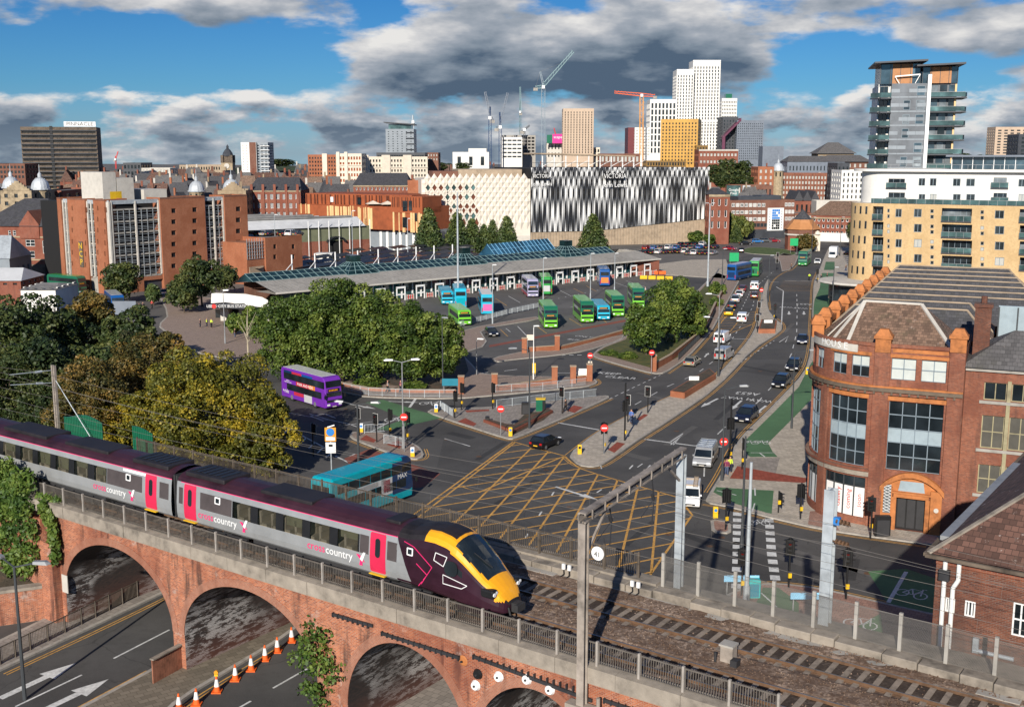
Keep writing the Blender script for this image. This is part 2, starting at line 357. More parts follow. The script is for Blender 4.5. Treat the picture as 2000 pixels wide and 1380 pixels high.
def k_flash(name): # soffit brick blackened by smoke with flaking limewash
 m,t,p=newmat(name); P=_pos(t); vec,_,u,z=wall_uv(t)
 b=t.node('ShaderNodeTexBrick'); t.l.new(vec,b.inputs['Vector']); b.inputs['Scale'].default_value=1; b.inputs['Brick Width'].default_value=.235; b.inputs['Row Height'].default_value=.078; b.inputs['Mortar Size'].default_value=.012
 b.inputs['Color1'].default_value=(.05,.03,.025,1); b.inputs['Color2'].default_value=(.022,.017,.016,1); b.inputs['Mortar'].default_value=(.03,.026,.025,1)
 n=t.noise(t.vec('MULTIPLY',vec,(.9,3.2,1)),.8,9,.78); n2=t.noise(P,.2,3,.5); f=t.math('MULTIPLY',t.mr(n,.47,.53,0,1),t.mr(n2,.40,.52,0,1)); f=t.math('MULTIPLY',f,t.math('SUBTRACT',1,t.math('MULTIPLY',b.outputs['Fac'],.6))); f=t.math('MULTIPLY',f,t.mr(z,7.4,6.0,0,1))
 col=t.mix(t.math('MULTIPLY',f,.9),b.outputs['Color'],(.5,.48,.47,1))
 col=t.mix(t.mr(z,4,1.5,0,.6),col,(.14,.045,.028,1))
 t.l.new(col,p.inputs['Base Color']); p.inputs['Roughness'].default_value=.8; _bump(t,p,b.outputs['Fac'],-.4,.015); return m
def k_grass(name,c=(.06,.10,.025)):
 m,t,p=newmat(name); P=_pos(t); n=t.noise(P,.7,6,.7); col=t.ramp(n,[(.3,mul(c,.5)),(.5,c),(.7,(c[0]*1.9,c[1]*1.3,c[2]*1.2))]); t.l.new(col,p.inputs['Base Color']); p.inputs['Roughness'].default_value=.9
 _bump(t,p,t.noise(P,9,3,.6),.8,.08); return m
def k_ground(name):
 m,t,p=newmat(name); P=_pos(t); n=t.noise(P,.02,4,.6); n2=t.noise(P,.4,6,.65)
 col=t.ramp(n,[(.35,(.075,.07,.066)),(.5,(.13,.118,.108)),(.62,(.16,.145,.13)),(.7,(.07,.085,.045))]); col=t.mix(t.mr(n2,.4,.7,0,.5),col,(.07,.068,.065,1))
 t.l.new(col,p.inputs['Base Color']); p.inputs['Roughness'].default_value=.9; return m
def k_wood(name): # far wooded slope
 m,t,p=newmat(name); P=_pos(t); n=t.noise(P,.06,6,.75); col=t.ramp(n,[(.35,(.012,.022,.010)),(.55,(.035,.055,.02)),(.75,(.08,.09,.03))]); t.l.new(col,p.inputs['Base Color']); p.inputs['Roughness'].default_value=1
 _bump(t,p,n,1,3); return m
SPEC.update(
asphalt=(k_asphalt,dict(c=(.074,.071,.068))), asphalt_pale=(k_asphalt,dict(c=(.105,.10,.094),patch=.25)), asphalt_dark=(k_asphalt,dict(c=(.044,.043,.042))),
ground=(k_ground,{}), hillwood=(k_wood,{}), grass=(k_grass,{}), soil=(k_grass,dict(c=(.07,.055,.035))),shrubbery=(k_grass,dict(c=(.075,.085,.02))),
slab=(k_slab,dict(c=(.46,.405,.335),w=.6,h=.45,rot=.7)), slab_brown=(k_slab,dict(c=(.33,.25,.205),w=.4,h=.2,rot=.3)), slab_grey=(k_slab,dict(c=(.30,.265,.235),w=.45,h=.45,rot=.6)),
slab_path=(k_slab,dict(c=(.20,.17,.13),w=.55,h=.4,rot=-.62,var=.25)), tactile=(k_slab,dict(c=(.30,.075,.048),w=.4,h=.4,rot=.6)), slab_pink=(k_slab,dict(c=(.34,.20,.155),w=.4,h=.4,rot=.5)),
kerb=(k_plain,dict(c=(.36,.33,.29),rough=.85,var=.25,sc=2.5)), redlane=(k_asphalt,dict(c=(.21,.07,.05),patch=.2,crack=False)), greenlane=(k_asphalt,dict(c=(.075,.155,.075),patch=.25,crack=False)),
white_line=(k_plain,dict(c=(.62,.62,.6),rough=.7,var=.28,sc=4)), yellow_line=(k_plain,dict(c=(.56,.30,.07),rough=.75,var=.35,sc=3)),
brick_viaduct=(k_brick,dict(c1=(.52,.165,.075),c2=(.22,.058,.035),mortar=(.42,.31,.23),stain=.85,pale=.6)),
brick_arch=(k_brick,dict(c1=(.40,.15,.085),c2=(.31,.105,.06),mortar=(.32,.23,.18),stain=.3,bw=.11,bh=.075)),
brick_mill=(k_brick,dict(c1=(.34,.105,.055),c2=(.17,.05,.032),mortar=(.25,.175,.13),stain=.5,uv=True)), brick_mill2=(k_brick,dict(c1=(.33,.105,.056),c2=(.165,.05,.033),mortar=(.25,.175,.13),stain=.45)),
brick_dark=(k_brick,dict(c1=(.25,.085,.045),c2=(.085,.032,.024),mortar=(.21,.16,.13),stain=.4)),
brick_orange=(k_brick,dict(c1=(.40,.14,.066),c2=(.33,.11,.053),mortar=(.33,.17,.11),stain=.12)),
brick_red=(k_brick,dict(c1=(.30,.09,.05),c2=(.24,.068,.042),mortar=(.22,.14,.11),stain=.3)), brick_brown=(k_brick,dict(c1=(.23,.095,.062),c2=(.19,.075,.05),mortar=(.2,.14,.11),stain=.25)),
brick_yellow=(k_brick,dict(c1=(.62,.43,.215),c2=(.58,.39,.19),mortar=(.55,.42,.26),stain=.08)), brick_buff=(k_brick,dict(c1=(.40,.30,.19),c2=(.34,.25,.16),mortar=(.3,.25,.18),stain=.45)),
soffit=(k_flash,{}), ballast=(k_ballast,{}), ballast_dark=(k_ballast,dict(k=.3)),
terracotta=(k_plain,dict(c=(.40,.145,.045),rough=.75,var=.35,sc=2,bump=.15)), stone=(k_plain,dict(c=(.33,.26,.17),rough=.85,var=.4,sc=1.2,bump=.2)), stone_dark=(k_plain,dict(c=(.13,.10,.075),rough=.9,var=.45,sc=1.0)),
coping=(k_plain,dict(c=(.26,.225,.185),rough=.9,var=.45,sc=1.1,bump=.3)), concrete=(k_plain,dict(c=(.33,.31,.28),rough=.85,var=.25,sc=.9)), concrete_pale=(k_plain,dict(c=(.52,.49,.44),rough=.8,var=.14,sc=.8)), concrete_tan=(k_plain,dict(c=(.36,.28,.20),rough=.85,var=.25,sc=.7)),
white_render=(k_plain,dict(c=(.72,.70,.66),rough=.75,var=.09,sc=.6)), white=(k_plain,dict(c=(.78,.78,.77),rough=.5,var=.05)), cream=(k_plain,dict(c=(.68,.60,.49),rough=.75,var=.1,sc=.6)), cream_jl=(k_plain,dict(c=(.66,.60,.52),rough=.7,var=.08,sc=.5)),
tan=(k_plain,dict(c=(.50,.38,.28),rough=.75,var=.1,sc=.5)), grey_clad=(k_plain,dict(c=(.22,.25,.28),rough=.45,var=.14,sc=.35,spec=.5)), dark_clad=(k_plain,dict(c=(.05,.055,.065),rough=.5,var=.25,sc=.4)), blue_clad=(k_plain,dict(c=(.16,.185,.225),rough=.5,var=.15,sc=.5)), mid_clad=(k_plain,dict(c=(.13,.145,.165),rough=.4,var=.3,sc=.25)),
gold=(k_plain,dict(c=(.50,.27,.045),rough=.45,var=.18,sc=.3)), gold_dark=(k_plain,dict(c=(.22,.125,.03),rough=.5,var=.18,sc=.3)), maroon=(k_plain,dict(c=(.14,.025,.03),rough=.5,var=.15)), purple_clad=(k_plain,dict(c=(.12,.03,.065),rough=.5,var=.1)),
timber=(k_plain,dict(c=(.42,.19,.075),rough=.6,var=.15,sc=.8)), corten=(k_plain,dict(c=(.29,.075,.026),rough=.75,var=.25,sc=.5)), copper_fin=(k_plain,dict(c=(.72,.48,.23),rough=.5,var=.15)), corten_dark=(k_plain,dict(c=(.12,.035,.018),rough=.8,var=.2)),
metal_grey=(k_plain,dict(c=(.30,.31,.32),rough=.5,var=.2,sc=2,metal=.3)), galv=(k_plain,dict(c=(.42,.46,.49),rough=.55,var=.22,sc=1.5,metal=.25)), rail_bar=(k_plain,dict(c=(.115,.10,.085),rough=.7,var=.3,sc=2)), rail_grey=(k_plain,dict(c=(.32,.29,.26),rough=.6,var=.25,sc=2)), rail_brown=(k_plain,dict(c=(.10,.08,.062),rough=.7,var=.3,sc=2)),
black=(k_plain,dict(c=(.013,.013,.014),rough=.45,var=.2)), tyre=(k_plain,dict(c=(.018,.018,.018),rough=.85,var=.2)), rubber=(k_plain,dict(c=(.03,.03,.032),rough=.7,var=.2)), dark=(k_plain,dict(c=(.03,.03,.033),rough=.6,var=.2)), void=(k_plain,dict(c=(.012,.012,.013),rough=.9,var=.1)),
yellow=(k_plain,dict(c=(.75,.47,.02),rough=.45,var=.1)), red=(k_plain,dict(c=(.62,.03,.025),rough=.45,var=.08)), red_door=(k_plain,dict(c=(.60,.024,.075),rough=.35,var=.06,coat=.3)), orange_plastic=(k_plain,dict(c=(.80,.13,.02),rough=.5,var=.12)), blue_sign=(k_plain,dict(c=(.03,.20,.55),rough=.4,var=.05)), green_sign=(k_plain,dict(c=(.02,.36,.13),rough=.4,var=.05)), orange_sign=(k_plain,dict(c=(.72,.30,.02),rough=.5,var=.05)), teal_sign=(k_plain,dict(c=(.02,.19,.27),rough=.4,var=.05)), pink_sign=(k_plain,dict(c=(.75,.02,.25),rough=.5,var=.04)), lightblue=(k_plain,dict(c=(.25,.55,.8),rough=.5,var=.1)), teal_plastic=(k_plain,dict(c=(.02,.45,.45),rough=.5,var=.1)),
rust=(k_plain,dict(c=(.12,.065,.035),rough=.75,var=.45,sc=3)), rail_top=(k_plain,dict(c=(.30,.27,.25),rough=.35,var=.2,metal=.7)), sleeper=(k_plain,dict(c=(.24,.195,.155),rough=.9,var=.4,sc=2.5,bump=.3)), ole_steel=(k_plain,dict(c=(.28,.24,.205),rough=.6,var=.4,sc=1.6)), wire=(k_plain,dict(c=(.16,.145,.13),rough=.5,var=.1)),
train_silver=(k_plain,dict(c=(.36,.37,.375),rough=.38,var=.13,sc=.7,metal=.35,local=True)), train_grey=(k_plain,dict(c=(.075,.062,.062),rough=.45,var=.15,local=True)), train_maroon=(k_plain,dict(c=(.028,.008,.016),rough=.38,var=.3,sc=.9,local=True,coat=.15)), train_roof=(k_plain,dict(c=(.034,.011,.018),rough=.45,var=.6,sc=.5,local=True)), train_roof_dark=(k_plain,dict(c=(.017,.014,.016),rough=.6,var=.4,local=True)), train_yellow=(k_plain,dict(c=(.82,.36,.012),rough=.38,var=.1,sc=1,local=True,coat=.3)), pink_line=(k_plain,dict(c=(.75,.03,.16),rough=.4,var=0)), seat_tan=(k_plain,dict(c=(.38,.33,.24),rough=.8,var=.2)), curtain=(k_plain,dict(c=(.24,.23,.14),rough=.8,var=.2)), seat_dark=(k_plain,dict(c=(.05,.045,.04),rough=.8,var=.2)),
glass=(k_glass,{}), glass_win=(k_glass,dict(c=(.03,.038,.042),blind=.22)), glass_blue=(k_glass,dict(c=(.06,.10,.13),rough=.08)), glass_teal=(k_glass,dict(c=(.015,.075,.085),rough=.12)), glass_green=(k_glass,dict(c=(.075,.14,.14),rough=.1)), glass_pale=(k_glass,dict(c=(.22,.25,.27),rough=.15)), glass_roof=(k_glass,dict(c=(.012,.036,.04),rough=.2,spec=.6)), glass_roof_blue=(k_glass,dict(c=(.03,.11,.19),rough=.2,spec=.6)), blind_white=(k_plain,dict(c=(.48,.52,.50),rough=.5,var=.1)), panel_blue=(k_plain,dict(c=(.30,.37,.41),rough=.4,var=.1)), frame_blue=(k_plain,dict(c=(.20,.25,.29),rough=.5,var=.1)), teal_frame=(k_plain,dict(c=(.20,.31,.32),rough=.45,var=.1)),
frame_white=(k_plain,dict(c=(.7,.7,.68),rough=.5,var=.06)), frame_dark=(k_plain,dict(c=(.05,.055,.06),rough=.5,var=.1)), louvre=(k_plain,dict(c=(.07,.066,.055),rough=.7,var=.3)), paint_cream=(k_plain,dict(c=(.30,.265,.16),rough=.7,var=.3)),
slate=(k_roof,dict(c=(.055,.055,.062),lines=.4,var=.25,mo=.1)), slate_grey=(k_roof,dict(c=(.11,.105,.105),lines=.4,var=.25,mo=.2)), tile_brown=(k_roof,dict(c=(.17,.105,.072),lines=.33,var=.4,mo=.35)), tile_red=(k_roof,dict(c=(.115,.058,.042),lines=.3,var=.45,mo=.8,moss=(.16,.10,.07))), tar=(k_plain,dict(c=(.022,.024,.028),rough=.7,var=.3,sc=.7)), lead_dome=(k_plain,dict(c=(.50,.53,.56),rough=.45,var=.15,sc=.5,metal=.2)), roof_grey=(k_plain,dict(c=(.20,.195,.19),rough=.8,var=.3,sc=.4)), roof_white=(k_plain,dict(c=(.55,.56,.57),rough=.6,var=.15,sc=.4)), stall_black=(k_plain,dict(c=(.022,.025,.03),rough=.42,var=.3,sc=1)), olive=(k_plain,dict(c=(.15,.16,.10),rough=.7,var=.15,sc=.5)),
skin=(k_plain,dict(c=(.45,.25,.17),rough=.6,var=.05)), hair=(k_plain,dict(c=(.03,.02,.015),rough=.7,var=.1)), cloth_navy=(k_plain,dict(c=(.02,.025,.045),rough=.9,var=.1)), cloth_black=(k_plain,dict(c=(.012,.012,.014),rough=.9,var=.1)), cloth_blue=(k_plain,dict(c=(.05,.15,.45),rough=.9,var=.1)), cloth_red=(k_plain,dict(c=(.45,.03,.03),rough=.9,var=.1)), cloth_hivis=(k_plain,dict(c=(.55,.75,.05),rough=.8,var=.05)), cloth_grey=(k_plain,dict(c=(.2,.2,.21),rough=.9,var=.1)), cloth_maroon=(k_plain,dict(c=(.16,.02,.07),rough=.9,var=.1)), cloth_white=(k_plain,dict(c=(.6,.6,.58),rough=.9,var=.05)), denim=(k_plain,dict(c=(.06,.08,.14),rough=.9,var=.1)),
lamp_glow=(k_plain,dict(c=(.8,.8,.78),rough=.3,var=0)), signal_red=(k_plain,dict(c=(.09,.008,.006),rough=.2,var=0)), lens_dark=(k_plain,dict(c=(.02,.018,.015),rough=.2,var=0)), plate_yellow=(k_plain,dict(c=(.75,.45,.02),rough=.5,var=0)), light_white=(k_plain,dict(c=(.75,.77,.8),rough=.15,var=0,spec=.8)), light_red=(k_plain,dict(c=(.4,.01,.01),rough=.2,var=0)), alloy=(k_plain,dict(c=(.3,.3,.31),rough=.4,var=.1,metal=.5)),
bark=(k_plain,dict(c=(.085,.065,.048),rough=.95,var=.4,sc=3,bump=.6)), wire_mesh=(k_mesh,dict(c=(.17,.16,.145))),
leaf_green=(k_leaf,dict(c1=(.022,.044,.009),c2=(.066,.112,.018),c3=(.175,.215,.04))), leaf_dark=(k_leaf,dict(c1=(.018,.034,.012),c2=(.046,.070,.02),c3=(.115,.125,.034))), leaf_yellow=(k_leaf,dict(c1=(.045,.055,.010),c2=(.125,.125,.016),c3=(.40,.29,.022))), leaf_brown=(k_leaf,dict(c1=(.034,.040,.014),c2=(.10,.085,.022),c3=(.25,.15,.034))), leaf_conifer=(k_leaf,dict(c1=(.024,.046,.016),c2=(.062,.095,.028),c3=(.135,.165,.045))), leaf_ivy=(k_leaf,dict(c1=(.026,.06,.011),c2=(.07,.125,.02),c3=(.16,.215,.042))), leaf_willow=(k_leaf,dict(c1=(.06,.085,.02),c2=(.13,.155,.035),c3=(.21,.215,.055))),
)
for n_,c_ in dict(bus_green=(.16,.52,.03),bus_dkgreen=(.012,.13,.07),bus_teal=(.0,.34,.42),bus_navy=(.008,.035,.11),bus_cyan=(.02,.42,.60),bus_blue=(.008,.085,.30),bus_purple=(.16,.028,.38),bus_lilac=(.36,.34,.50),bus_pink=(.65,.14,.38),bus_pale=(.52,.53,.54),bus_white=(.7,.7,.7),bus_red=(.5,.03,.06),bus_orange=(.7,.22,.05),bus_grass=(.03,.30,.06),
car_black=(.008,.008,.010),car_navy=(.010,.014,.035),car_white=(.68,.69,.70),car_silver=(.40,.41,.42),car_grey=(.12,.125,.13),car_red=(.28,.012,.02),car_yellow=(.72,.50,.01),car_blue=(.03,.16,.42),car_sand=(.36,.33,.27),car_maroon=(.10,.012,.02),car_brown=(.12,.05,.035),van_white=(.74,.75,.76)).items():
 SPEC[n_]=(k_paint,dict(c=c_,metal=.3 if n_ in('car_silver','car_grey','car_sand','car_navy') else 0))
def MT(n):
 if n not in _MC:
  k,d=SPEC[n]; _MC[n]=k(n,**d)
 return _MC[n]
# viaduct frame: x along, y away from the camera, z up
ZC=9.9; _a=G(81,972,ZC); _b=G(1435,1379,ZC)
VF=frame((_a.x,_a.y,0),(_b.x-_a.x,_b.y-_a.y)); VI=VF.inverted(); ZL=1.7
def vl(px,py,z=ZC):
 p=VI@G(px,py,z); return p.x,p.y
def struct(o): o['kind']='structure'; return o
# ground
mb=MB(VF); vs=[(-60,ZL),(11,ZL),(15,ZL*.8),(19,ZL*.35),(23,ZL*.08),(26,0),(140,0),(1100,0),(2500,-6),(6000,-56),(14000,-170)]
for (v0,z0),(v1,z1) in zip(vs,vs[1:]): mb.poly([(-9000,v0,z0-.02),(9000,v0,z0-.02),(9000,v1,z1-.02),(-9000,v1,z1-.02)])
ground=struct(mb.b('ground','ground'))
ROAD=None
def sheet(name,pts,mat,z=.0,parent=None):
 mb=MB(); pts=[G(*p,0) for p in pts]; A=sum(a.x*b.y-b.x*a.y for a,b in zip(pts,pts[1:]+pts[:1]))
 if A<0: pts=pts[::-1]
 mb.poly([(p.x,p.y,z) for p in pts]); o=mb.b(name,mat,parent)
 if parent is None: struct(o)
 return o
mb=MB(VF); mb.poly([(-60,26,0),(150,26,0),(190,200,0),(190,420,0),(60,520,0),(-90,420,0)]); road=struct(mb.b('road','asphalt'))
def inset(pts,d):
 n=len(pts); out=[]
 for i in range(n):
  a,b,c=pts[i-1],pts[i],pts[(i+1)%n]; e1=(b-a).normalized(); e2=(c-b).normalized()
  n1=Vector((-e1.y,e1.x)); n2=Vector((-e2.y,e2.x)); m=n1+n2; k=m.length
  out.append(b+(m/k)*min(d/max(.35,k/2),d*2.2) if k>.05 else b+n1*d)
 return out
def smooth_poly(pts,it=1):
 for _ in range(it):
  out=[]
  for a,b in zip(pts,pts[1:]+pts[:1]): out+=[a*.8+b*.2,a*.2+b*.8]
  pts=out
 return pts
def pavement(name,px,mat,h=.13,z=0,kw=.28,sm=1,zr=None):
 pts=[G(*p,z).to_2d() for p in px] if zr is None else [p for p in zr]
 if sum(a.x*b.y-b.x*a.y for a,b in zip(pts,pts[1:]+pts[:1]))<0: pts=pts[::-1]
 if sm: pts=smooth_poly(pts,sm)
 o=inset(pts,kw); n=len(pts)
 mb=MB(); mb.poly([(p.x,p.y,z+h-.004) for p in o]); top=struct(mb.b(name,mat))
 mk=MB()
 for i in range(n):
  a,b,c,d=pts[i],pts[(i+1)%n],o[(i+1)%n],o[i]
  mk.poly([(a.x,a.y,z-.05),(b.x,b.y,z-.05),(b.x,b.y,z+h),(a.x,a.y,z+h)]); mk.poly([(a.x,a.y,z+h),(b.x,b.y,z+h),(c.x,c.y,z+h),(d.x,d.y,z+h)])
  mk.poly([(d.x,d.y,z+h),(c.x,c.y,z+h),(c.x,c.y,z+h-.03),(d.x,d.y,z+h-.03)])
 mk.b('kerb','kerb',top); return top
# painted lines
def strip(mb,pts,w,z):
 pts=[Vector((p[0],p[1])) for p in pts]; n=len(pts); L=[];Rr=[]
 for i,p in enumerate(pts):
  d=(pts[min(i+1,n-1)]-pts[max(i-1,0)]).normalized(); q=Vector((-d.y,d.x))*(w/2); L.append(p+q); Rr.append(p-q)
 for i in range(n-1): mb.poly([(*Rr[i],z),(*Rr[i+1],z),(*L[i+1],z),(*L[i],z)])
def dens(pts,st=2.0):
 out=[pts[0]]
 for a,b in zip(pts,pts[1:]):
  k=max(1,int((b-a).length/st)); out+=[a+(b-a)*(i/k) for i in range(1,k+1)]
 return out
def line(px,w=.12,mat='white_line',z=.006,name='lane_line',parent=None,zg=0):
 mb=MB(); strip(mb,[G(*p,zg).to_2d() for p in px],w,zg+z); return mb.b(name,mat,parent or road)
def dashes(px,on,off,w=.12,mat='white_line',z=.006,name='dashed_line',zg=0,parent=None):
 mb=MB(); pts=[G(*p,zg).to_2d() for p in px]; t=0; acc=[]
 for a,b in zip(pts,pts[1:]):
  L=(b-a).length; d=(b-a)/L; s=0
  while s<L:
   ph=t%(on+off); rem=(on-ph) if ph<on else (on+off-ph); e=min(L,s+rem+1e-4)
   if ph<on: strip(mb,[a+d*s,a+d*e],w,zg+z)
   t+=e-s; s=e
 return mb.b(name,mat,parent or road)
def offs(pts,d):
 n=len(pts); out=[]
 for i,p in enumerate(pts):
  q=(pts[min(i+1,n-1)]-pts[max(i-1,0)]).normalized(); out.append(p+Vector((-q.y,q.x))*d)
 return out
def smooth_line(pts,it=2):
 for _ in range(it):
  out=[pts[0]]
  for a,b in zip(pts,pts[1:]): out+=[a*.75+b*.25,a*.25+b*.75]
  pts=out+[pts[-1]]
 return pts
def double_yellow(px,side,zg=0,w=.1,parent=None,both=True):
 pts=smooth_line([G(*p,zg).to_2d() for p in px],2); mb=MB()
 strip(mb,offs(pts,.32*side),w,zg+.006)
 if both: strip(mb,offs(pts,.58*side),w,zg+.006)
 return mb.b('double_yellow_line','yellow_line',parent or road)
def arrow(p,q,kind='straight',L=4.2,zg=0,parent=None,w=1,name='road_arrow'):
 a=G(*p,zg); h=math.atan2(*(reversed((G(*q,zg)-a).to_2d())))
 T=TR((a.x,a.y,zg+.007))@RO(h,4,'Z'); mb=MB(T); s=.16*w
 if kind=='straight': mb.poly([(0,-s,0),(L*.6,-s,0),(L*.6,s,0),(0,s,0)]); mb.poly([(L*.6,-.45*w,0),(L,0,0),(L*.6,.45*w,0)])
 else:
  k=1 if kind=='left' else -1
  def P(l): mb.poly([(x,y*k,0) for x,y in l][::k])
  P([(0,-s),(L*.5,-s),(L*.5,s),(0,s)]); P([(L*.5,-s),(L*.62,.3),(L*.5,.5),(L*.42,s)]); P([(L*.45,.75),(L*.72,.2),(L*.8,.95)])
 return mb.b(name,'white_line',parent or road)
def road_text(s,p,q,size,sx=.5,zg=0,parent=None,mat='white_line'):
 a=G(*p,zg); d=G(*q,zg)-a; h=math.atan2(d.y,d.x)-PI/2   # q: towards which the text's top points
 return text(s,size,mat,TR((a.x,a.y,zg+.006))@RO(h,4,'Z'),'road_lettering',parent or road,ext=.001,sx=sx)
def clip_poly(a,b,poly):
 ts=[]; d=b-a
 for p,q in zip(poly,poly[1:]+poly[:1]):
  e=q-p; den=d.x*e.y-d.y*e.x
  if abs(den)<1e-9: continue
  r=p-a; t=(r.x*e.y-r.y*e.x)/den; u=(r.x*d.y-r.y*d.x)/den
  if 0<=u<1: ts.append(t)
 ts=sorted(t for t in ts if 0<=t<=1); return [(a+d*t0,a+d*t1) for t0,t1 in zip(ts[::2],ts[1::2])]
# pavements and islands
ISL=[(1109,889),(1161,848),(1219,816),(1306,776),(1398,737),(1428,705),(1462,665),(1477,638),(1485,595),(1492,560),(1500,545),(1504,548),(1497,575),(1500,605),(1512,622),(1528,634),(1526,648),(1471,682),(1399,760),(1300,827),(1251,857),(1206,889),(1175,909),(1155,913),(1129,909)]
median=pavement('median_island',ISL,'slab')
junction_island=pavement('junction_island',[(833,806),(845,799),(969,796),(1167,775),(1188,773),(1190,778),(1091,822),(1004,858),(990,858),(900,829)],'slab_grey')
crossing_island=pavement('crossing_island',[(681,851),(690,844),(754,846),(806,866),(823,877),(829,892),(812,899),(786,893),(757,885),(690,859)],'slab_brown')
east_pavement=pavement('east_pavement',[(1620,480),(1608,507),(1599,530),(1589,551),(1587,600),(1585,653),(1583,690),(1572,728),(1503,800),(1439,862),(1410,925),(1387,962),(1376,982),(1430,992),(1509,1013),(1600,1034),(1700,1049),(1830,1066),(2050,1080),(2050,480)],'slab')
fence_pavement=pavement('fence_pavement',[(1405,1182),(1425,1158),(1480,1142),(1520,1140),(1604,1150),(1800,1196),(1950,1225),(1950,1330),(1405,1290)],'slab_pink')
refuge=pavement('refuge_island',[(1387,1014),(1428,1022),(1428,1043),(1390,1040)],'slab_pink')
station_pavement=pavement('station_pavement',[(540,728),(668,767),(720,777),(885,780),(1000,770),(1100,760),(1146,756),(1169,748),(1160,740),(1100,737),(938,733),(925,715),(900,690),(860,640),(540,640)],'slab_brown')
verge=pavement('planted_verge',[(1157,693),(1160,698),(1205,712),(1276,731),(1300,729),(1343,700),(1390,648),(1407,616),(1439,558),(1445,548),(1420,540),(1400,532),(1385,545),(1330,600),(1232,640),(1218,662),(1170,681)],'slab_brown')
wall_island=pavement('wall_island',[(960,700),(1025,686),(1091,687),(1220,652),(1215,664),(1146,686),(1085,695),(1000,703),(968,708)],'slab_brown')
bay_island=pavement('bay_island',[(870,668),(904,644),(1045,618),(1056,624),(936,643),(955,674),(896,693)],'slab_brown')
entrance_plaza=pavement('entrance_plaza',[(300,560),(420,585),(540,600),(545,700),(470,705),(380,690),(325,650),(308,636),(330,615)],'slab_brown')
far_plaza=pavement('far_plaza',[(1277,517),(1350,508),(1418,507),(1424,525),(1418,545),(1300,537)],'slab',sm=0)
roundabout=pavement('roundabout',[(1440,490),(1470,482),(1530,486),(1560,495),(1545,500),(1500,498),(1465,496)],'grass')
signal_island=pavement('signal_island',[(1511,503),(1523,511),(1527,530),(1543,527),(1553,517),(1560,500),(1530,495)],'slab_brown',sm=0)
sheet('station_apron',[(840,560),(1246,533),(1330,560),(1330,600),(1225,650),(1096,684),(1020,684),(930,705),(880,640),(800,620)],'asphalt_pale',.0045,road)
sheet('market_floor',[(560,600),(1180,500),(1290,485),(1010,462),(580,480)],'asphalt_pale',.004,road)
# beds, coloured lanes
def on(px,mat,h,name,parent): return sheet(name,px,mat,h,parent)
on([(570,735),(885,765),(915,725),(905,690),(880,650),(830,622),(560,645)],'soil',.135,'planting_bed',station_pavement)
on([(1165,690),(1280,722),(1340,690),(1385,640),(1405,575),(1385,550),(1335,605),(1236,643),(1222,664),(1180,680)],'shrubbery',.135,'planting_bed',verge)
on([(1583,712),(1560,757),(1508,810),(1449,868),(1454,884),(1465,894),(1519,894),(1509,884),(1500,867),(1561,806),(1600,765),(1600,690)],'greenlane',.134,'cycle_lane',east_pavement)
on([(1588,655),(1589,600),(1591,586),(1601,563),(1605,534),(1628,534),(1625,566),(1620,600),(1612,655)],'greenlane',.134,'cycle_lane',east_pavement)
on([(1399,953),(1454,957),(1511,960),(1507,1006),(1437,986),(1393,963)],'greenlane',.134,'cycle_lane',east_pavement)
on([(1609,528),(1613,512),(1630,512),(1630,528)],'greenlane',.134,'cycle_lane',east_pavement)
on([(1465,896),(1523,896),(1514,930),(1455,925),(1440,912)],'slab_grey',.134,'paving_panel',east_pavement)
on([(1440,912),(1520,927),(1585,937),(1570,945),(1425,936)],'tactile',.135,'tactile_paving',east_pavement)
on([(1582,1000),(1612,1000),(1640,1038),(1578,1026)],'slab_pink',.134,'paving_panel',east_pavement)
on([(1470,1195),(1490,1150),(1520,1150),(1560,1180),(1560,1215)],'greenlane',.134,'cycle_lane',fence_pavement)
on([(1650,1240),(1720,1200),(1725,1240)],'greenlane',.134,'cycle_lane',fence_pavement)
for px in ([(1187,880),(1205,865),(1221,868),(1200,886)],[(1243,820),(1258,810),(1266,812),(1250,823)]): on(px,'tactile',.135,'tactile_paving',median)
for px in ([(1106,803),(1121,793),(1139,797),(1122,808)],[(893,825),(909,818),(931,829),(925,834)],[(908,803),(955,801),(956,804),(912,807)]): on(px,'tactile',.135,'tactile_paving',junction_island)
for px in ([(703,860),(715,851),(735,861),(730,866)],[(755,870),(775,862),(790,866),(780,878)]): on(px,'tactile',.135,'tactile_paving',crossing_island)
on([(1004,830),(1030,806),(1080,806),(1062,822),(1004,850),(950,828)],'soil',.136,'planting_bed',junction_island)
on([(672,895),(722,876),(800,905),(860,925),(828,950),(770,960),(700,925)],'redlane',.008,'bus_gate_patch',road)
on([(1180,1016),(1150,1005),(1160,1001)],'asphalt_dark',.005,'patch',road)
on([(955,674),(1221,624),(1222,628),(956,678)],'redlane',.0095,'bus_lane',road)
on([(714,786),(748,780),(812,800),(842,808),(866,815),(757,840),(735,838),(790,818)],'greenlane',.008,'cycle_box',road)
on([(1695,1115),(1770,1110),(1830,1130),(1830,1200),(1735,1180)],'greenlane',.008,'cycle_box',road)
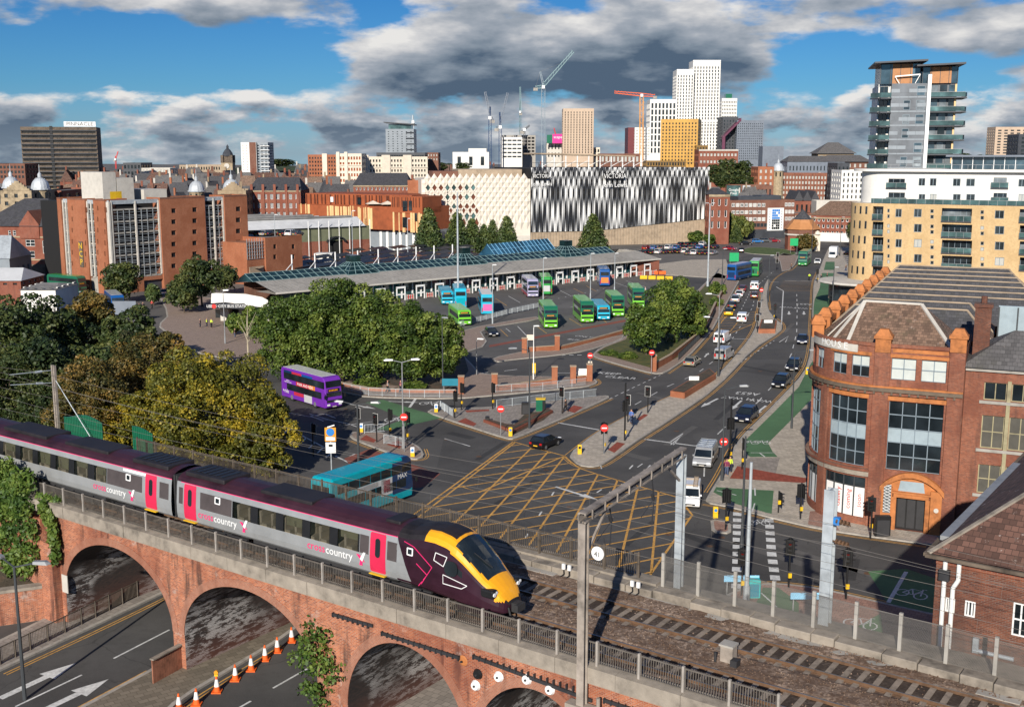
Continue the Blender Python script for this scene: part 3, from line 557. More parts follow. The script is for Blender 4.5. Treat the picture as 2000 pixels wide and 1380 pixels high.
# box junction
bx=[G(*p).to_2d() for p in [(1003,862),(1040,873),(1103,890),(1113,900),(1132,914),(1168,926),(1230,944),(1325,971),(1352,1005),(1285,1100),(1230,1180),(1000,1130),(800,1010)]]
mbx=MB(); strip(mbx,bx+[bx[0]],.2,.0062)
tops=[(985,874),(1003,866),(1032,880),(1067,886),(1101,893),(1132,914),(1168,926),(1206,937),(1245,955),(1286,962)]; slp=[-.36,-.33,-.28,-.27,-.255,-.24,-.225,-.205,-.18,-.155]
for p,k in zip(tops,slp):
 a=G(*p).to_2d()+Vector((k,-1))*-6
 for s_,e_ in clip_poly(a,a+Vector((k,-1))*60,bx): strip(mbx,[s_,e_],.2,.0062)
c=G(900,981).to_2d(); d=Vector((.88,.47)); nn=Vector((-.47,.88))
for i in range(-12,12):
 a=c+nn*(2.3*i)-d*40
 for s_,e_ in clip_poly(a,a+d*100,bx): strip(mbx,[s_,e_],.2,.0064)
strip(mbx,[G(*p).to_2d() for p in [(900,949),(935,961),(1100,891)]],.22,.0066)
mbx.b('box_junction','yellow_line',road)
b2=[G(*p).to_2d() for p in [(1404,640),(1475,610),(1468,640),(1425,652)]]; b2=[G(*p).to_2d() for p in [(1402,640),(1416,618),(1476,608),(1472,632),(1428,650)]]
mb=MB(); strip(mb,b2+[b2[0]],.18,.006)
for i in range(-12,12):
 for dd in (Vector((.3,.95)),Vector((.95,.3))):
  q=Vector((-dd.y,dd.x)); a=G(1440,630).to_2d()+q*(3*i)-dd*40
  for s_,e_ in clip_poly(a,a+dd*80,b2): strip(mb,[s_,e_],.14,.0062)
mb.b('box_junction','yellow_line',road)
b3=[G(*p).to_2d() for p in [(1519,563),(1530,548),(1589,548),(1587,568),(1530,570)]]; mb=MB()
for i in range(-8,8):
 q=Vector((0,1)); a=G(1550,558).to_2d()+q*(2.6*i)-Vector((40,4))
 for s_,e_ in clip_poly(a,a+Vector((80,8)),b3): strip(mb,[s_,e_],.14,.006)
mb.b('box_junction','yellow_line',road)
# kerb-side yellow lines
double_yellow([(1206,889),(1251,857),(1300,827),(1399,760),(1471,682),(1526,648),(1529,634),(1514,622)],-1)
double_yellow([(1109,889),(1161,848),(1219,816),(1306,776),(1398,737)],1,both=False)
double_yellow([(1398,737),(1428,705),(1462,665),(1477,638),(1485,595),(1492,560)],1)
double_yellow([(1206,889),(1175,909),(1155,913),(1129,909),(1109,893)],1)
double_yellow([(1500,605),(1497,575),(1504,548),(1528,531),(1543,528),(1552,519),(1559,512)],-1)
double_yellow([(1599,530),(1589,551),(1587,600),(1585,653),(1583,690),(1572,728),(1503,800),(1439,862),(1410,925),(1387,962)],-1)
double_yellow([(1376,982),(1430,992),(1509,1013),(1600,1034),(1700,1049),(1810,1064)],-1)
double_yellow([(1480,1142),(1520,1140),(1604,1150),(1800,1196)],1)
double_yellow([(833,806),(900,829),(990,858),(1004,858),(1091,822),(1190,778)],-1)
double_yellow([(690,859),(757,885),(812,899),(829,892),(823,877)],-1)
double_yellow([(1160,698),(1205,712),(1276,731)],-1)
double_yellow([(1300,729),(1343,700),(1390,648),(1407,616),(1439,558)],-1)
double_yellow([(1146,756),(1169,748),(1160,740)],-1)
# white lines
dashes([(1258,850),(1300,822),(1345,795),(1400,748),(1450,705),(1512,665)],1.2,1.6,.16)
dashes([(1375,930),(1378,870),(1422,828),(1480,785),(1525,735),(1546,690),(1556,650),(1557,600),(1556,572)],4,5,.14)
dashes([(1560,795),(1530,740)],.5,50,.1)
line([(1526,640),(1528,600),(1530,568),(1516,560)],.22)
dashes([(1240,790),(1300,756),(1360,730),(1400,700),(1428,665),(1470,600),(1478,560)],2.4,4,.13)
dashes([(1190,779),(1240,755),(1290,732)],1,1,.13)
dashes([(1448,604),(1465,570),(1490,548),(1510,530)],2,3,.14)
line([(1089,825),(1170,839)],.3); line([(1257,857),(1355,870)],.3); line([(1355,870),(1410,872)],.3)
line([(1428,661),(1462,662)],.25); line([(1533,548),(1589,549)],.3); line([(1503,550),(1521,551)],.25)
line([(1500,868),(1509,872)],.1); dashes([(1440,1000),(1440,1085),(1438,1150)],1.0,.75,.75); dashes([(1502,1012),(1507,1080),(1516,1143)],1.0,.75,.75)
line([(1172,905),(1175,915)],.12); dashes([(870,857),(917,871),(960,884)],3,9,.13); line([(868,856),(918,871)],.16)
dashes([(1082,960),(1060,995),(1020,1060)],1.2,5,.15); dashes([(1175,955),(1110,1000)],1.2,7,.15); dashes([(1236,908),(1220,925)],1.5,2,.16); dashes([(1270,908),(1258,922)],1.6,3,.16)
line([(605,808),(645,820),(680,827),(700,834)],.16); line([(607,812),(632,822)],.16); line([(605,812),(635,808),(655,816)],.16); line([(560,805),(640,820)],.1)
line([(548,828),(635,874)],.2)
for i in range(6): line([(565+i*17,836+i*9),(552+i*17,848+i*9)],.18)
line([(655,890),(700,912)],.22); line([(720,845),(795,806)],.16); line([(757,838),(848,816)],.16); line([(735,822),(675,830)],.14); line([(808,804),(850,812)],.14)
line([(800,795),(812,778)],.35); line([(746,785),(795,798)],.14)
road_text('BUS',(708,893),(760,865),2.6,.75); road_text('GATE',(735,905),(790,876),2.6,.75)
arrow((680,788),(722,796),'straight',5); arrow((748,783),(800,785),'straight',5,w=.8)
arrow((1085,950),(1130,964),'straight',6); arrow((1402,778),(1378,790),'straight',6); arrow((1448,782),(1430,798),'straight',6); arrow((1496,792),(1478,806),'straight',6)
arrow((1376,697),(1386,687),'straight',4,w=.8)
for p in [(1541,608),(1570,608)]: arrow((p[0],p[1]),(p[0],p[1]+8),'straight',5)
for s_,p,q,z_ in [('A653',(1460,768),(1412,812),2.3),('M WAY',(1441,777),(1395,820),1.9),('M WAY',(1497,783),(1450,828),1.9),('A653',(1570,594),(1569,640),2.4),('M WAY',(1570,602),(1569,640),2.0),('M WAY',(1541,600),(1540,640),1.9)]:
 road_text(s_,p,q,z_*1.1,.6)
road_text('KEEP',(1190,729),(1240,700),2.0,.8); road_text('CLEAR',(1212,737),(1262,706),2.0,.8); road_text('SLOW',(1080,690),(1120,670),1.6,.8)
line([(1080,728),(1128,728)],.18); dashes([(1096,693),(1140,693)],.7,.6,.35); dashes([(960,704),(1050,697),(1100,695)],3,3,.1); dashes([(920,731),(975,724)],3,2,.2); dashes([(985,724),(1010,721)],3,2,.2)
line([(1315,868),(1334,848),(1310,868)],.16); line([(1310,862),(1334,846)],.14); line([(1522,668),(1540,656),(1534,668)],.16)
line([(1245,912),(1255,905)],.12)
def cycle_mark(p,q,s=1.0,zg=0,parent=None,z=.008):
 a=G(*p,zg); d=G(*q,zg)-a; T=TR((a.x,a.y,zg+z))@RO(math.atan2(d.y,d.x)-PI/2,4,'Z'); mb=MB()
 def st(l): strip(mb,[(T@Vector((x*s,y*s,0))).to_2d() for x,y in l],.09*s,zg+z)
 for cx in(-.55,.55): st([(cx+.38*cos(k*.6283),.55*sin(k*.6283)) for k in range(11)])
 st([(-.55,0),(-.2,.9),(.4,.9),(.1,0),(-.55,0)]); st([(.1,0),(-.2,.9)]); st([(.55,0),(.38,1.15),(.6,1.2)]); mb.b('cycle_symbol','white_line',parent or road)
cycle_mark((775,820),(800,800),1.6); cycle_mark((840,788),(860,775),1.5,z=.008); cycle_mark((1465,866),(1490,845),1.0,parent=east_pavement,z=.14); cycle_mark((1488,866),(1512,845),1.0,parent=east_pavement,z=.14); cycle_mark((1483,1021),(1480,1000),1.0); cycle_mark((1680,1222),(1690,1205),1.2,parent=fence_pavement,z=.14); cycle_mark((1780,1160),(1800,1140),1.2,z=.012)
line([(1483,886),(1494,894)],.14,z=.138,parent=east_pavement); line([(1466,886),(1515,886)],.12,z=.138,parent=east_pavement); line([(1474,955),(1475,970)],.14,z=.138,parent=east_pavement); line([(1400,960),(1438,969)],.14,z=.138,parent=east_pavement); line([(1474,985),(1469,1001)],.12,z=.138,parent=east_pavement)
line([(1735,1176),(1770,1116)],.3,z=.0105); line([(1486,1160),(1517,1188)],.12,z=.138,parent=fence_pavement)
# bay lines of the bus station
for p,q in [((1049,637),(1068,651)),((1112,622),(1137,637)),((1011,637),(1031,658)),((977,643),(992,657)),((988,641),(997,648)),((1164,614),(1185,630)),((968,583),(990,597)),((993,578),(1016,591)),((1050,571),(1065,582)),((1092,566),(1115,578)),((1120,563),(1140,573)),((1145,558),(1165,569)),((1200,551),(1225,560)),((1222,548),(1260,560))]: line([p,q],.14,'yellow_line' if rnd.random()<.4 else 'white_line',z=.009)
dashes([(900,630),(1000,604),(1065,588),(1200,560)],.5,2.5,.3,z=.009); line([(1114,600),(1150,592)],.12,z=.009)
road_text('BUS',(1120,663),(1160,650),1.6,.8); road_text('ONLY',(1140,657),(1180,645),1.6,.8)
# trench repairs and iron covers
rp=random.Random(21)
for px,py,w,l in [(1190,850,.6,9),(1240,890,1.2,4),(1330,850,.8,10),(1420,800,.7,12),(1480,720,.9,9),(1300,780,.7,11),(1130,990,1.4,5),(1010,960,.7,9),(1060,920,1,3),(960,880,.7,8),(900,850,1.2,4),(1380,1060,.8,9),(1500,1080,1,7),(1600,1090,.7,10),(1450,1060,1.4,3),(1250,1040,.6,7),(1120,740,.7,9),(1230,740,1.2,4),(700,800,.8,7),(1540,640,.8,12),(1440,600,.8,9),(1660,1110,1.2,5)]:
 p=G(px,py); a=rp.choice([head((1250,857),(1400,758)),head((870,857),(960,884))])+rp.uniform(-.1,.1); M_=TR((p.x,p.y,.0035))@RO(a,4,'Z'); mb=MB(M_); mb.poly([(-l/2,-w/2,0),(l/2,-w/2,0),(l/2,w/2,0),(-l/2,w/2,0)]); mb.b('trench_repair',rp.choice(['asphalt_dark','asphalt_dark','asphalt_pale']),road)
 q=G(px+rp.uniform(-60,60),py+rp.uniform(-12,12)); mb=MB(TR((q.x,q.y,.0052))); k=rp.uniform(.25,.38); mb.poly([(k*cos(i*.5236),k*sin(i*.5236),0) for i in range(12)]); mb.b('iron_cover','rust',road)
# low road beside the viaduct
mb=MB(VF); mb.poly([(-45,-40,ZL),(75,-40,ZL),(75,10.6,ZL),(-45,10.6,ZL)]); low_road=struct(mb.b('lower_road','asphalt'))
def low(name,px,mat,h=.13,**k): return pavement(name,px,mat,h,z=ZL,**k)
left_path=low('left_footpath',[(-80,1338),(0,1311),(190,1222),(325,1157),(400,1115),(400,1085),(300,1120),(180,1165),(-80,1290)],'slab_grey',sm=0)
mid_path=low('middle_footpath',[(90,1420),(162,1380),(294,1309),(380,1262),(560,1170),(660,1170),(541,1256),(450,1310),(380,1352),(345,1376),(300,1420)],'slab_path',sm=0)
right_path=low('right_footpath',[(1000,1400),(870,1420),(720,1420),(560,1420),(640,1365),(740,1310),(850,1255),(1000,1300)],'slab_grey',sm=0)
for px in ([(0,1313),(190,1225),(325,1160),(395,1122)],[(345,1378),(380,1354),(450,1312),(541,1258)]): double_yellow(px,-1,zg=ZL,parent=low_road)
double_yellow([(160,1383),(294,1311)],1,zg=ZL,parent=low_road,both=False)
line([(222,1285),(331,1229)],.14,zg=ZL,parent=low_road); line([(30,1379),(160,1317)],.14,zg=ZL,parent=low_road); line([(533,1343),(600,1305)],.14,zg=ZL,parent=low_road); line([(460,1385),(490,1368)],.14,zg=ZL,parent=low_road)
arrow((0,1363),(88,1322),'straight',5.2,zg=ZL,parent=low_road,w=1.5); arrow((60,1398),(148,1356),'straight',5.2,zg=ZL,parent=low_road,w=1.5)
double_yellow([(850,1380),(890,1350),(930,1320)],1,zg=ZL,parent=low_road)
# far rising ground with woods
def hills():
 for (x0,x1,Y,py,seed) in [(420,640,1500,326,2),(800,960,1700,322,3),(1380,2200,2300,316,4),(1500,1780,1300,318,5),(1850,2100,1200,306,6)]:
  r=random.Random(seed); mb=MB(); n=40; top=[];base=[];back=[]
  for i in range(n+1):
   px=x0+(x1-x0)*i/n; e=sin(PI*i/n)**.4; h=Wp(px,py,Y).z*e*(.9+.2*r.random())+2
   X=Wp(px,py,Y).x; top.append((X,Y,h)); base.append((X,Y-Y*.12,-1)); back.append((X,Y*1.3,-1))
  for i in range(n): mb.poly([base[i],base[i+1],top[i+1],top[i]]); mb.poly([top[i],top[i+1],back[i+1],back[i]])
  struct(mb.b('hill','hillwood',smooth=True))
hills()
# railway viaduct
ARCH=[(7.45,5.4,4.0,4.1),(19.4,5.5,4.0,4.1),(31.0,3.95,3.5,4.4),(38.9,3.5,3.6,4.2),(47.5,3.6,3.6,4.2)] # centre, half span, springing, rise
VW=10.6; ZR=9.75
def intr(u):
 for c,h,zs,r in ARCH:
  if abs(u-c)<h: return zs+r*math.sqrt(max(0,1-((u-c)/h)**2))
 return ZL-.3
def build_viaduct():
 T=thing('railway_viaduct','red brick arched railway viaduct with concrete coping crossing the lower road','viaduct',world=VF@TR((20,0,ZL)))
 us=[-16.0]
 for c,h,_,_ in ARCH: us+=[c-h*cos(PI*i/28) for i in range(29)]
 us.append(62.0)
 for v,nm in((0,'spandrel_wall'),(VW,'far_spandrel_wall')):
  mb=MB(VF)
  for a,b in zip(us,us[1:]):
   m=(a+b)/2; open_=any(abs(m-c)<h for c,h,_,_ in ARCH)
   za,zb=(intr(a) if open_ else ZL-.3),(intr(b) if open_ else ZL-.3)
   if open_:
    for c,h,zs,r in ARCH:
     if abs(m-c)<h: za=zs+r*math.sqrt(max(0,1-((a-c)/h)**2)); zb=zs+r*math.sqrt(max(0,1-((b-c)/h)**2))
   q=[(a,v,za),(b,v,zb),(b,v,9.05),(a,v,9.05)]
   mb.poly(q if v==0 else q[::-1])
  mb.b(nm,'brick_viaduct',T)
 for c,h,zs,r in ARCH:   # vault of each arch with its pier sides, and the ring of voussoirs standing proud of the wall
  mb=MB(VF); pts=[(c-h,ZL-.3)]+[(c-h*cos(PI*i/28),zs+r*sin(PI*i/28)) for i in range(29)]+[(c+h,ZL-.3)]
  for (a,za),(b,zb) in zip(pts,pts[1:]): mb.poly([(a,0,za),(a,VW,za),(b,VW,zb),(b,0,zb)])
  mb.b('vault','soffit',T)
  mr=MB(VF); n=28
  for i in range(n):
   t0,t1=PI*i/n,PI*(i+1)/n; rw=.48
   P=lambda t,k:(c-(h+k)*cos(t),zs+(r+k)*sin(t))
   (a,za),(b,zb),(d,zd),(e,ze)=P(t0,0),P(t1,0),P(t1,rw),P(t0,rw)
   y=-.035; mr.poly([(a,y,za),(b,y,zb),(d,y,zd),(e,y,ze)]); mr.poly([(e,y,ze),(d,y,zd),(d,0,zd),(e,0,ze)]); mr.poly([(b,y,zb),(a,y,za),(a,.02,za),(b,.02,zb)])
  mr.b('arch_ring','brick_arch',T)
 mb=MB(VF); mb.box(.2,-.55,ZL-.3,1.55,-.01,7.2); mb.add([(.2,-.55,7.2),(1.55,-.55,7.2),(1.55,-.01,8.3),(.2,-.01,8.3)],[(0,1,2,3),(0,3,1),(1,2,0)]); mb.b('buttress','brick_viaduct',T)
 mb=MB(VF); mb.box(-16,-.35,ZL-.3,.2,-.02,8.6); mb.b('abutment_face','brick_viaduct',T)
 # concrete coping blocks
 x=-16.0; i=0
 while x<62:
  w=3.12; mb=MB(VF); j=rnd.uniform(-.015,.015)
  mb.add([(x+.012,-.28+j,9.08),(x+w-.012,-.28+j,9.08),(x+w-.012,.42,9.08),(x+.012,.42,9.08),(x+.012,-.28+j,9.82),(x+w-.012,-.28+j,9.82),(x+w-.012,.42,9.9),(x+.012,.42,9.9)],[(0,3,2,1),(4,5,6,7),(0,1,5,4),(1,2,6,5),(2,3,7,6),(3,0,4,7)])
  mb.b('coping_block','coping',T); x+=w
 for (a,za,b,zb) in [(26.2,8.35,29.0,8.42),(29.6,8.18,34.6,8.2),(35.4,8.5,42.0,8.2),(42.6,8.4,50,8.4)]:
  mb=MB(VF); mb.bar((a,-.07,za),(b,-.07,zb),.1,.16)
  k=a
  while k<b: mb.box(k,-.16,za-.12,k+.06,-.01,za+.12); k+=.35
  mb.b('cable_tray','dark',T)
 mb=MB(VF); mb.poly([(-16,.42,9.5),(62,.42,9.5),(62,VW,9.5),(-16,VW,9.5)]); mb.b('deck','coping',T)
 for px,py,c in [(930,1337,'white'),(975,1320,'white'),(1030,1325,'white'),(1075,1345,'white'),(934,1315,'black'),(905,1289,'terracotta')]:
  r_=ray(px,py); o=Vector((0,0,CH)); n=(VF.to_3x3()@Vector((0,1,0))); a=VF@Vector((0,0,0)); t=((a-o).dot(n))/r_.dot(n); p=VI@(o+r_*t)
  mb=MB(VF); mb.cyl((p.x,-.02,p.z),(p.x,-.16 if c!='terracotta' else -.05,p.z),.27,.2,14,0); mb.cyl((p.x,-.16,p.z),(p.x,-.22,p.z),.06,.05,8,1)
  mb.b('wall_plate',[c,'dark'],T,smooth=False)
 mb=MB(VF); mb.box(1.75,-.08,3.9,2.35,-.03,5.1); mb.b('sign_plate','concrete_pale',T)
 return T
viaduct=build_viaduct()
def railing():
 T=thing('parapet_railing','grey steel railing with upright bars along the near coping of the viaduct','railing',world=VF@TR((20,0,9.9)))
 u0=19.19-2.09*16; post=MB(); post.box(-.05,-.06,-.12,.05,.06,1.12); pm=None; bm=None
 k=0
 while u0+2.09*k<52.6:
  u=u0+2.09*k; W=VF@TR((u,.02,9.88))
  if pm is None: o=post.b('post','rail_grey',T,world=W); pm=o.data
  else: inst('post',pm,T,W)
  if u+2.09<52.6:
   if bm is None:
    mb=MB(); mb.box(.05,-.03,1.0,2.04,.03,1.06); mb.box(.05,-.025,.08,2.04,.025,.13)
    for i in range(17): x=.05+1.99*(i+.5)/17; mb.box(x-.014,-.014,.13,x+.014,.014,1.0)
    o=mb.b('bar_panel','rail_bar',T,world=W); bm=o.data
   else: inst('bar_panel',bm,T,W)
  k+=1
railing()
def far_fence():
 T=thing('boundary_fence','dark brown vertical bar fence along the far side of the railway','fence',world=VF@TR((15,9.8,10.1)))
 pm=bm=None
 for k in range(21):
  u=-3.2+2.1*k; W=VF@TR((u,9.85,10.05))
  if pm is None:
   p=MB(); p.box(-.05,-.05,0,.05,.05,1.42); pm=p.b('post','rail_brown',T,world=W).data
   mb=MB(); mb.box(.05,-.025,1.28,2.05,.025,1.34); mb.box(.05,-.02,.1,2.05,.02,.15)
   for i in range(16): x=.05+2.0*(i+.5)/16; mb.box(x-.015,-.015,.15,x+.015,.015,1.28)
   bm=mb.b('bar_panel','rail_brown',T,world=W).data
  else:
   inst('post',pm,T,W)
   if k<20: inst('bar_panel',bm,T,W)
 T=thing('mesh_fence','woven wire mesh fence with pale concrete posts beside the railway','fence',world=VF@TR((49,9.5,9.6)))
 us=[40.3+2.05*k for k in range(11)]
 for i,u in enumerate(us):
  v=9.75-.055*(u-40); mb=MB(VF); mb.box(u-.08,v-.07,9.4,u+.08,v+.07,11.75); mb.b('post','concrete',T)
  if i<len(us)-1:
   u2=us[i+1]; v2=9.75-.055*(u2-40); mb=MB(VF); mb.poly([(u+.08,v,9.95),(u2-.08,v2,9.95),(u2-.08,v2,11.6),(u+.08,v,11.6)]); o=mb.b('wire_panel','wire_mesh',T)
   mb=MB(VF); mb.bar((u,v,11.6),(u2,v2,11.6),.02); mb.bar((u,v,10.0),(u2,v2,10.0),.02); mb.b('strand','wire',T)
 T=thing('green_palisade','teal green palisade fence panel beyond the railway beside the trees','fence',world=VF@TR((-6,11,10)))
 for (a,b) in [(-14,-9),(-5.2,-2.9)]:
  mb=MB(VF); u=a
  while u<b: mb.box(u,10.9,9.2,u+.16,10.96,11.6+.25*sin(u)); u+=.22
  mb.box(a,10.97,9.8,b,11.02,9.9); mb.box(a,10.97,11.1,b,11.02,11.2); mb.b('pale_panel','bus_dkgreen',T)
far_fence()
def kerb_wall():
 T=thing('track_side_wall','low weathered stone and concrete wall along the far edge of the tracks','wall',world=VF@TR((20,9,9.5)))
 u=-16
 while u<62:
  w=rnd.uniform(1.1,2.4); e=min(0,-(u-40)*.055) if u>40 else 0; mb=MB(VF); j=rnd.uniform(-.06,.06); h=10.02+rnd.uniform(-.06,.05)
  mb.box(u+.02,8.75+e+j,9.4,u+w-.02,9.5+e+j,h); bevel(mb.b('stone_block','coping',T),.04,1); u+=w
 u=-16
 while u<62:
  w=rnd.uniform(1.4,2.2); e=-(u-40)*.055 if u>40 else 0; mb=MB(VF); mb.box(u+.02,8.25+e,9.4,u+w-.02,8.72+e,9.66+rnd.uniform(-.04,.04)); mb.b('trough_lid','concrete',T); u+=w
 mb=MB(VF); mb.box(-16,9.52,9.2,40,VW-.05,10.06); mb.b('parapet','coping',T)
 mb=MB(VF); mb.add([(40,9.52,9.2),(62,8.4,9.2),(62,VW-.05,9.2),(40,VW-.05,9.2),(40,9.52,9.95),(62,8.4,9.95),(62,VW-.05,9.95),(40,VW-.05,9.95)],[(4,5,6,7),(0,1,5,4),(2,3,7,6),(3,0,4,7),(1,2,6,5)]); mb.b('parapet','coping',T)
kerb_wall()
def tracks():
 n1=160; mb=MB(VF); r=random.Random(3); us=[-16+78*i/n1 for i in range(n1+1)]; vs=[.45+8.1*j/22 for j in range(23)]
 def hz(v):
  d=min(abs(v-2.2),abs(v-6.2)); return 9.66-.10*(1 if d<1.0 else 0)+r.uniform(-.02,.03)
 P=[[(u,v,hz(v)) for v in vs] for u in us]
 for i in range(n1):
  for j in range(22): mb.poly([P[i][j],P[i+1][j],P[i+1][j+1],P[i][j+1]])
 o=mb.b('ballast','ballast'); o['kind']='structure'
 for c in(2.2,6.2): mb=MB(VF); mb.poly([(-16,c-.72,9.60),(62,c-.72,9.60),(62,c+.72,9.60),(-16,c+.72,9.60)]); mb.b('oily_ballast','ballast_dark',o)
 stone=random.Random(9); mb=MB(VF)
 for k in range(5200):
  u=stone.uniform(26,58); v=stone.uniform(.5,8.3); d=min(abs(v-2.2),abs(v-6.2))
  if d<1.3 and stone.random()<.85: continue
  s=stone.uniform(.025,.06); z=9.68 if d>1 else 9.6; a=stone.uniform(0,3); c_,s_=cos(a)*s,sin(a)*s
  mb.add([(u+c_,v+s_,z),(u-s_,v+c_,z),(u-c_,v-s_,z),(u+s_,v-c_,z),(u,v,z+s)],[(0,1,4),(1,2,4),(2,3,4),(3,0,4)])
 o=mb.b('ballast_stones','ballast'); tag(o,'loose brown ballast stones scattered between the rails','ballast',kind='stuff')
 sm=None
 for c,lab in((2.2,'near railway track that the train stands on'),(6.2,'far railway track with pale sleepers next to the low stone wall')):
  T=thing('railway_track',lab,'railway track',world=VF@TR((20,c,9.5)),group='railway tracks on the viaduct')
  for s in(-1,1):
   mb=MB(VF); v=c+s*.75; mb.box(-16,v-.035,9.55,62,v+.035,ZR-.012,0); mb.box(-16,v-.032,ZR-.012,62,v+.032,ZR,1); mb.box(-16,v-.07,9.55,62,v+.07,9.60,0); mb.b('rail',['rust','rail_top'],T)
  for k in range(112):
   u=-16+.7*k+rnd.uniform(-.03,.03); W=VF@TR((u,c,9.485))@RO(rnd.uniform(-.02,.02),4,'Z')
   if sm is None: mb=MB(); mb.box(-.13,-1.28,0,.13,1.28,.145); sm=mb.b('sleeper','sleeper',T,world=W).data
   else: inst('sleeper',sm,T,W)
 T=thing('trackside_cabinet','small grey equipment box standing on the ballast between the tracks','equipment box',world=VF@TR((46.5,4.2,9.66)))
 L=WM[T]; mb=MB(L); mb.box(-.3,-.28,0,.3,.28,.75); bevel(mb.b('case','ole_steel',T),.03,1); mb=MB(L); mb.box(-.34,-.32,.75,.34,.32,.84); mb.b('lid','concrete',T); mb=MB(L); mb.box(.3,-.5,0,.62,-.1,.3); mb.cyl((-.45,-.4,0),(-.45,-.4,.45),.06); mb.b('foot','dark',T)
 for u,v in((35.1,8.6),(39.3,8.6)):
  T=thing('junction_boxes','pair of small white junction boxes on the trackside wall'+(' nearer the train' if u<37 else ' behind the gantry post'),'junction box',world=VF@TR((u,v,9.7)))
  for k in(-.18,.18): mb=MB(WM[T]); mb.box(k-.09,-.05,.35,k+.09,.06,.65); mb.b('box','white',T); mb=MB(WM[T]); mb.tube([(k,0,.35),(k+.05,-.05,.1),(k-.1,-.2,-.05)],.03); mb.b('cable','black',T)
tracks()
# train
PROF=[(1.22,.95),(1.34,1.08),(1.385,1.4),(1.385,1.98),(1.345,2.42),(1.30,2.93),(1.235,3.28),(1.10,3.5),(.85,3.66),(.45,3.77),(0,3.81)]
TF=VF@TR((0,2.2,ZR))
def side_y(z):
 for (y0,z0),(y1,z1) in zip(PROF,PROF[1:]):
  if z0<=z<=z1: return y0+(y1-y0)*(z-z0)/(z1-z0)
 return PROF[0][0]
def panel(mb,x0,x1,z0,z1,s,off=.012,m=0,segs=3): # a sheet that follows the curved side
 for i in range(segs):
  a,b=z0+(z1-z0)*i/segs,z0+(z1-z0)*(i+1)/segs; ya,yb=s*(side_y(a)+off),s*(side_y(b)+off)
  q=[(x0,ya,a),(x1,ya,a),(x1,yb,b),(x0,yb,b)]; mb.poly(q if s<0 else q[::-1],m)
 za,zb=z0,z1; ya,yb=side_y(za),side_y(zb)
 mb.poly([(x0,s*ya,za),(x1,s*ya,za),(x1,s*(ya+off),za),(x0,s*(ya+off),za)],m); mb.poly([(x0,s*yb,zb),(x1,s*yb,zb),(x1,s*(yb+off),zb),(x0,s*(yb+off),zb)],m)
 for x in(x0,x1): mb.poly([(x,s*ya,za),(x,s*(ya+off),za),(x,s*(yb+off),zb),(x,s*yb,zb)],m)
def rpanel(x0,x1,z0,z1,s,off,r=.1): # rounded door or window leaf that follows the curved side
 mb=MB(TF); zs=sorted({z0,z1}|{z0+r*(1-cos(R(18*i))) for i in range(6)}|{z1-r*(1-cos(R(18*i))) for i in range(6)}|{z0+(z1-z0)*k/12 for k in range(1,12)})
 def ins(z):
  d=min(z-z0,z1-z); return 0 if d>=r else r-math.sqrt(max(0,r*r-(r-d)**2))
 for a,b in zip(zs,zs[1:]):
  ia,ib=ins(a),ins(b); ya,yb=s*(side_y(a)+off),s*(side_y(b)+off); q=[(x0+ia,ya,a),(x1-ia,ya,a),(x1-ib,yb,b),(x0+ib,yb,b)]; mb.poly(q if s<0 else q[::-1])
  for x,k in((x0,1),(x1,-1)): mb.poly([(x+k*ia,ya,a),(x+k*ib,yb,b),(x+k*ib,s*(side_y(b)-.02),b),(x+k*ia,s*(side_y(a)-.02),a)])
 return mb
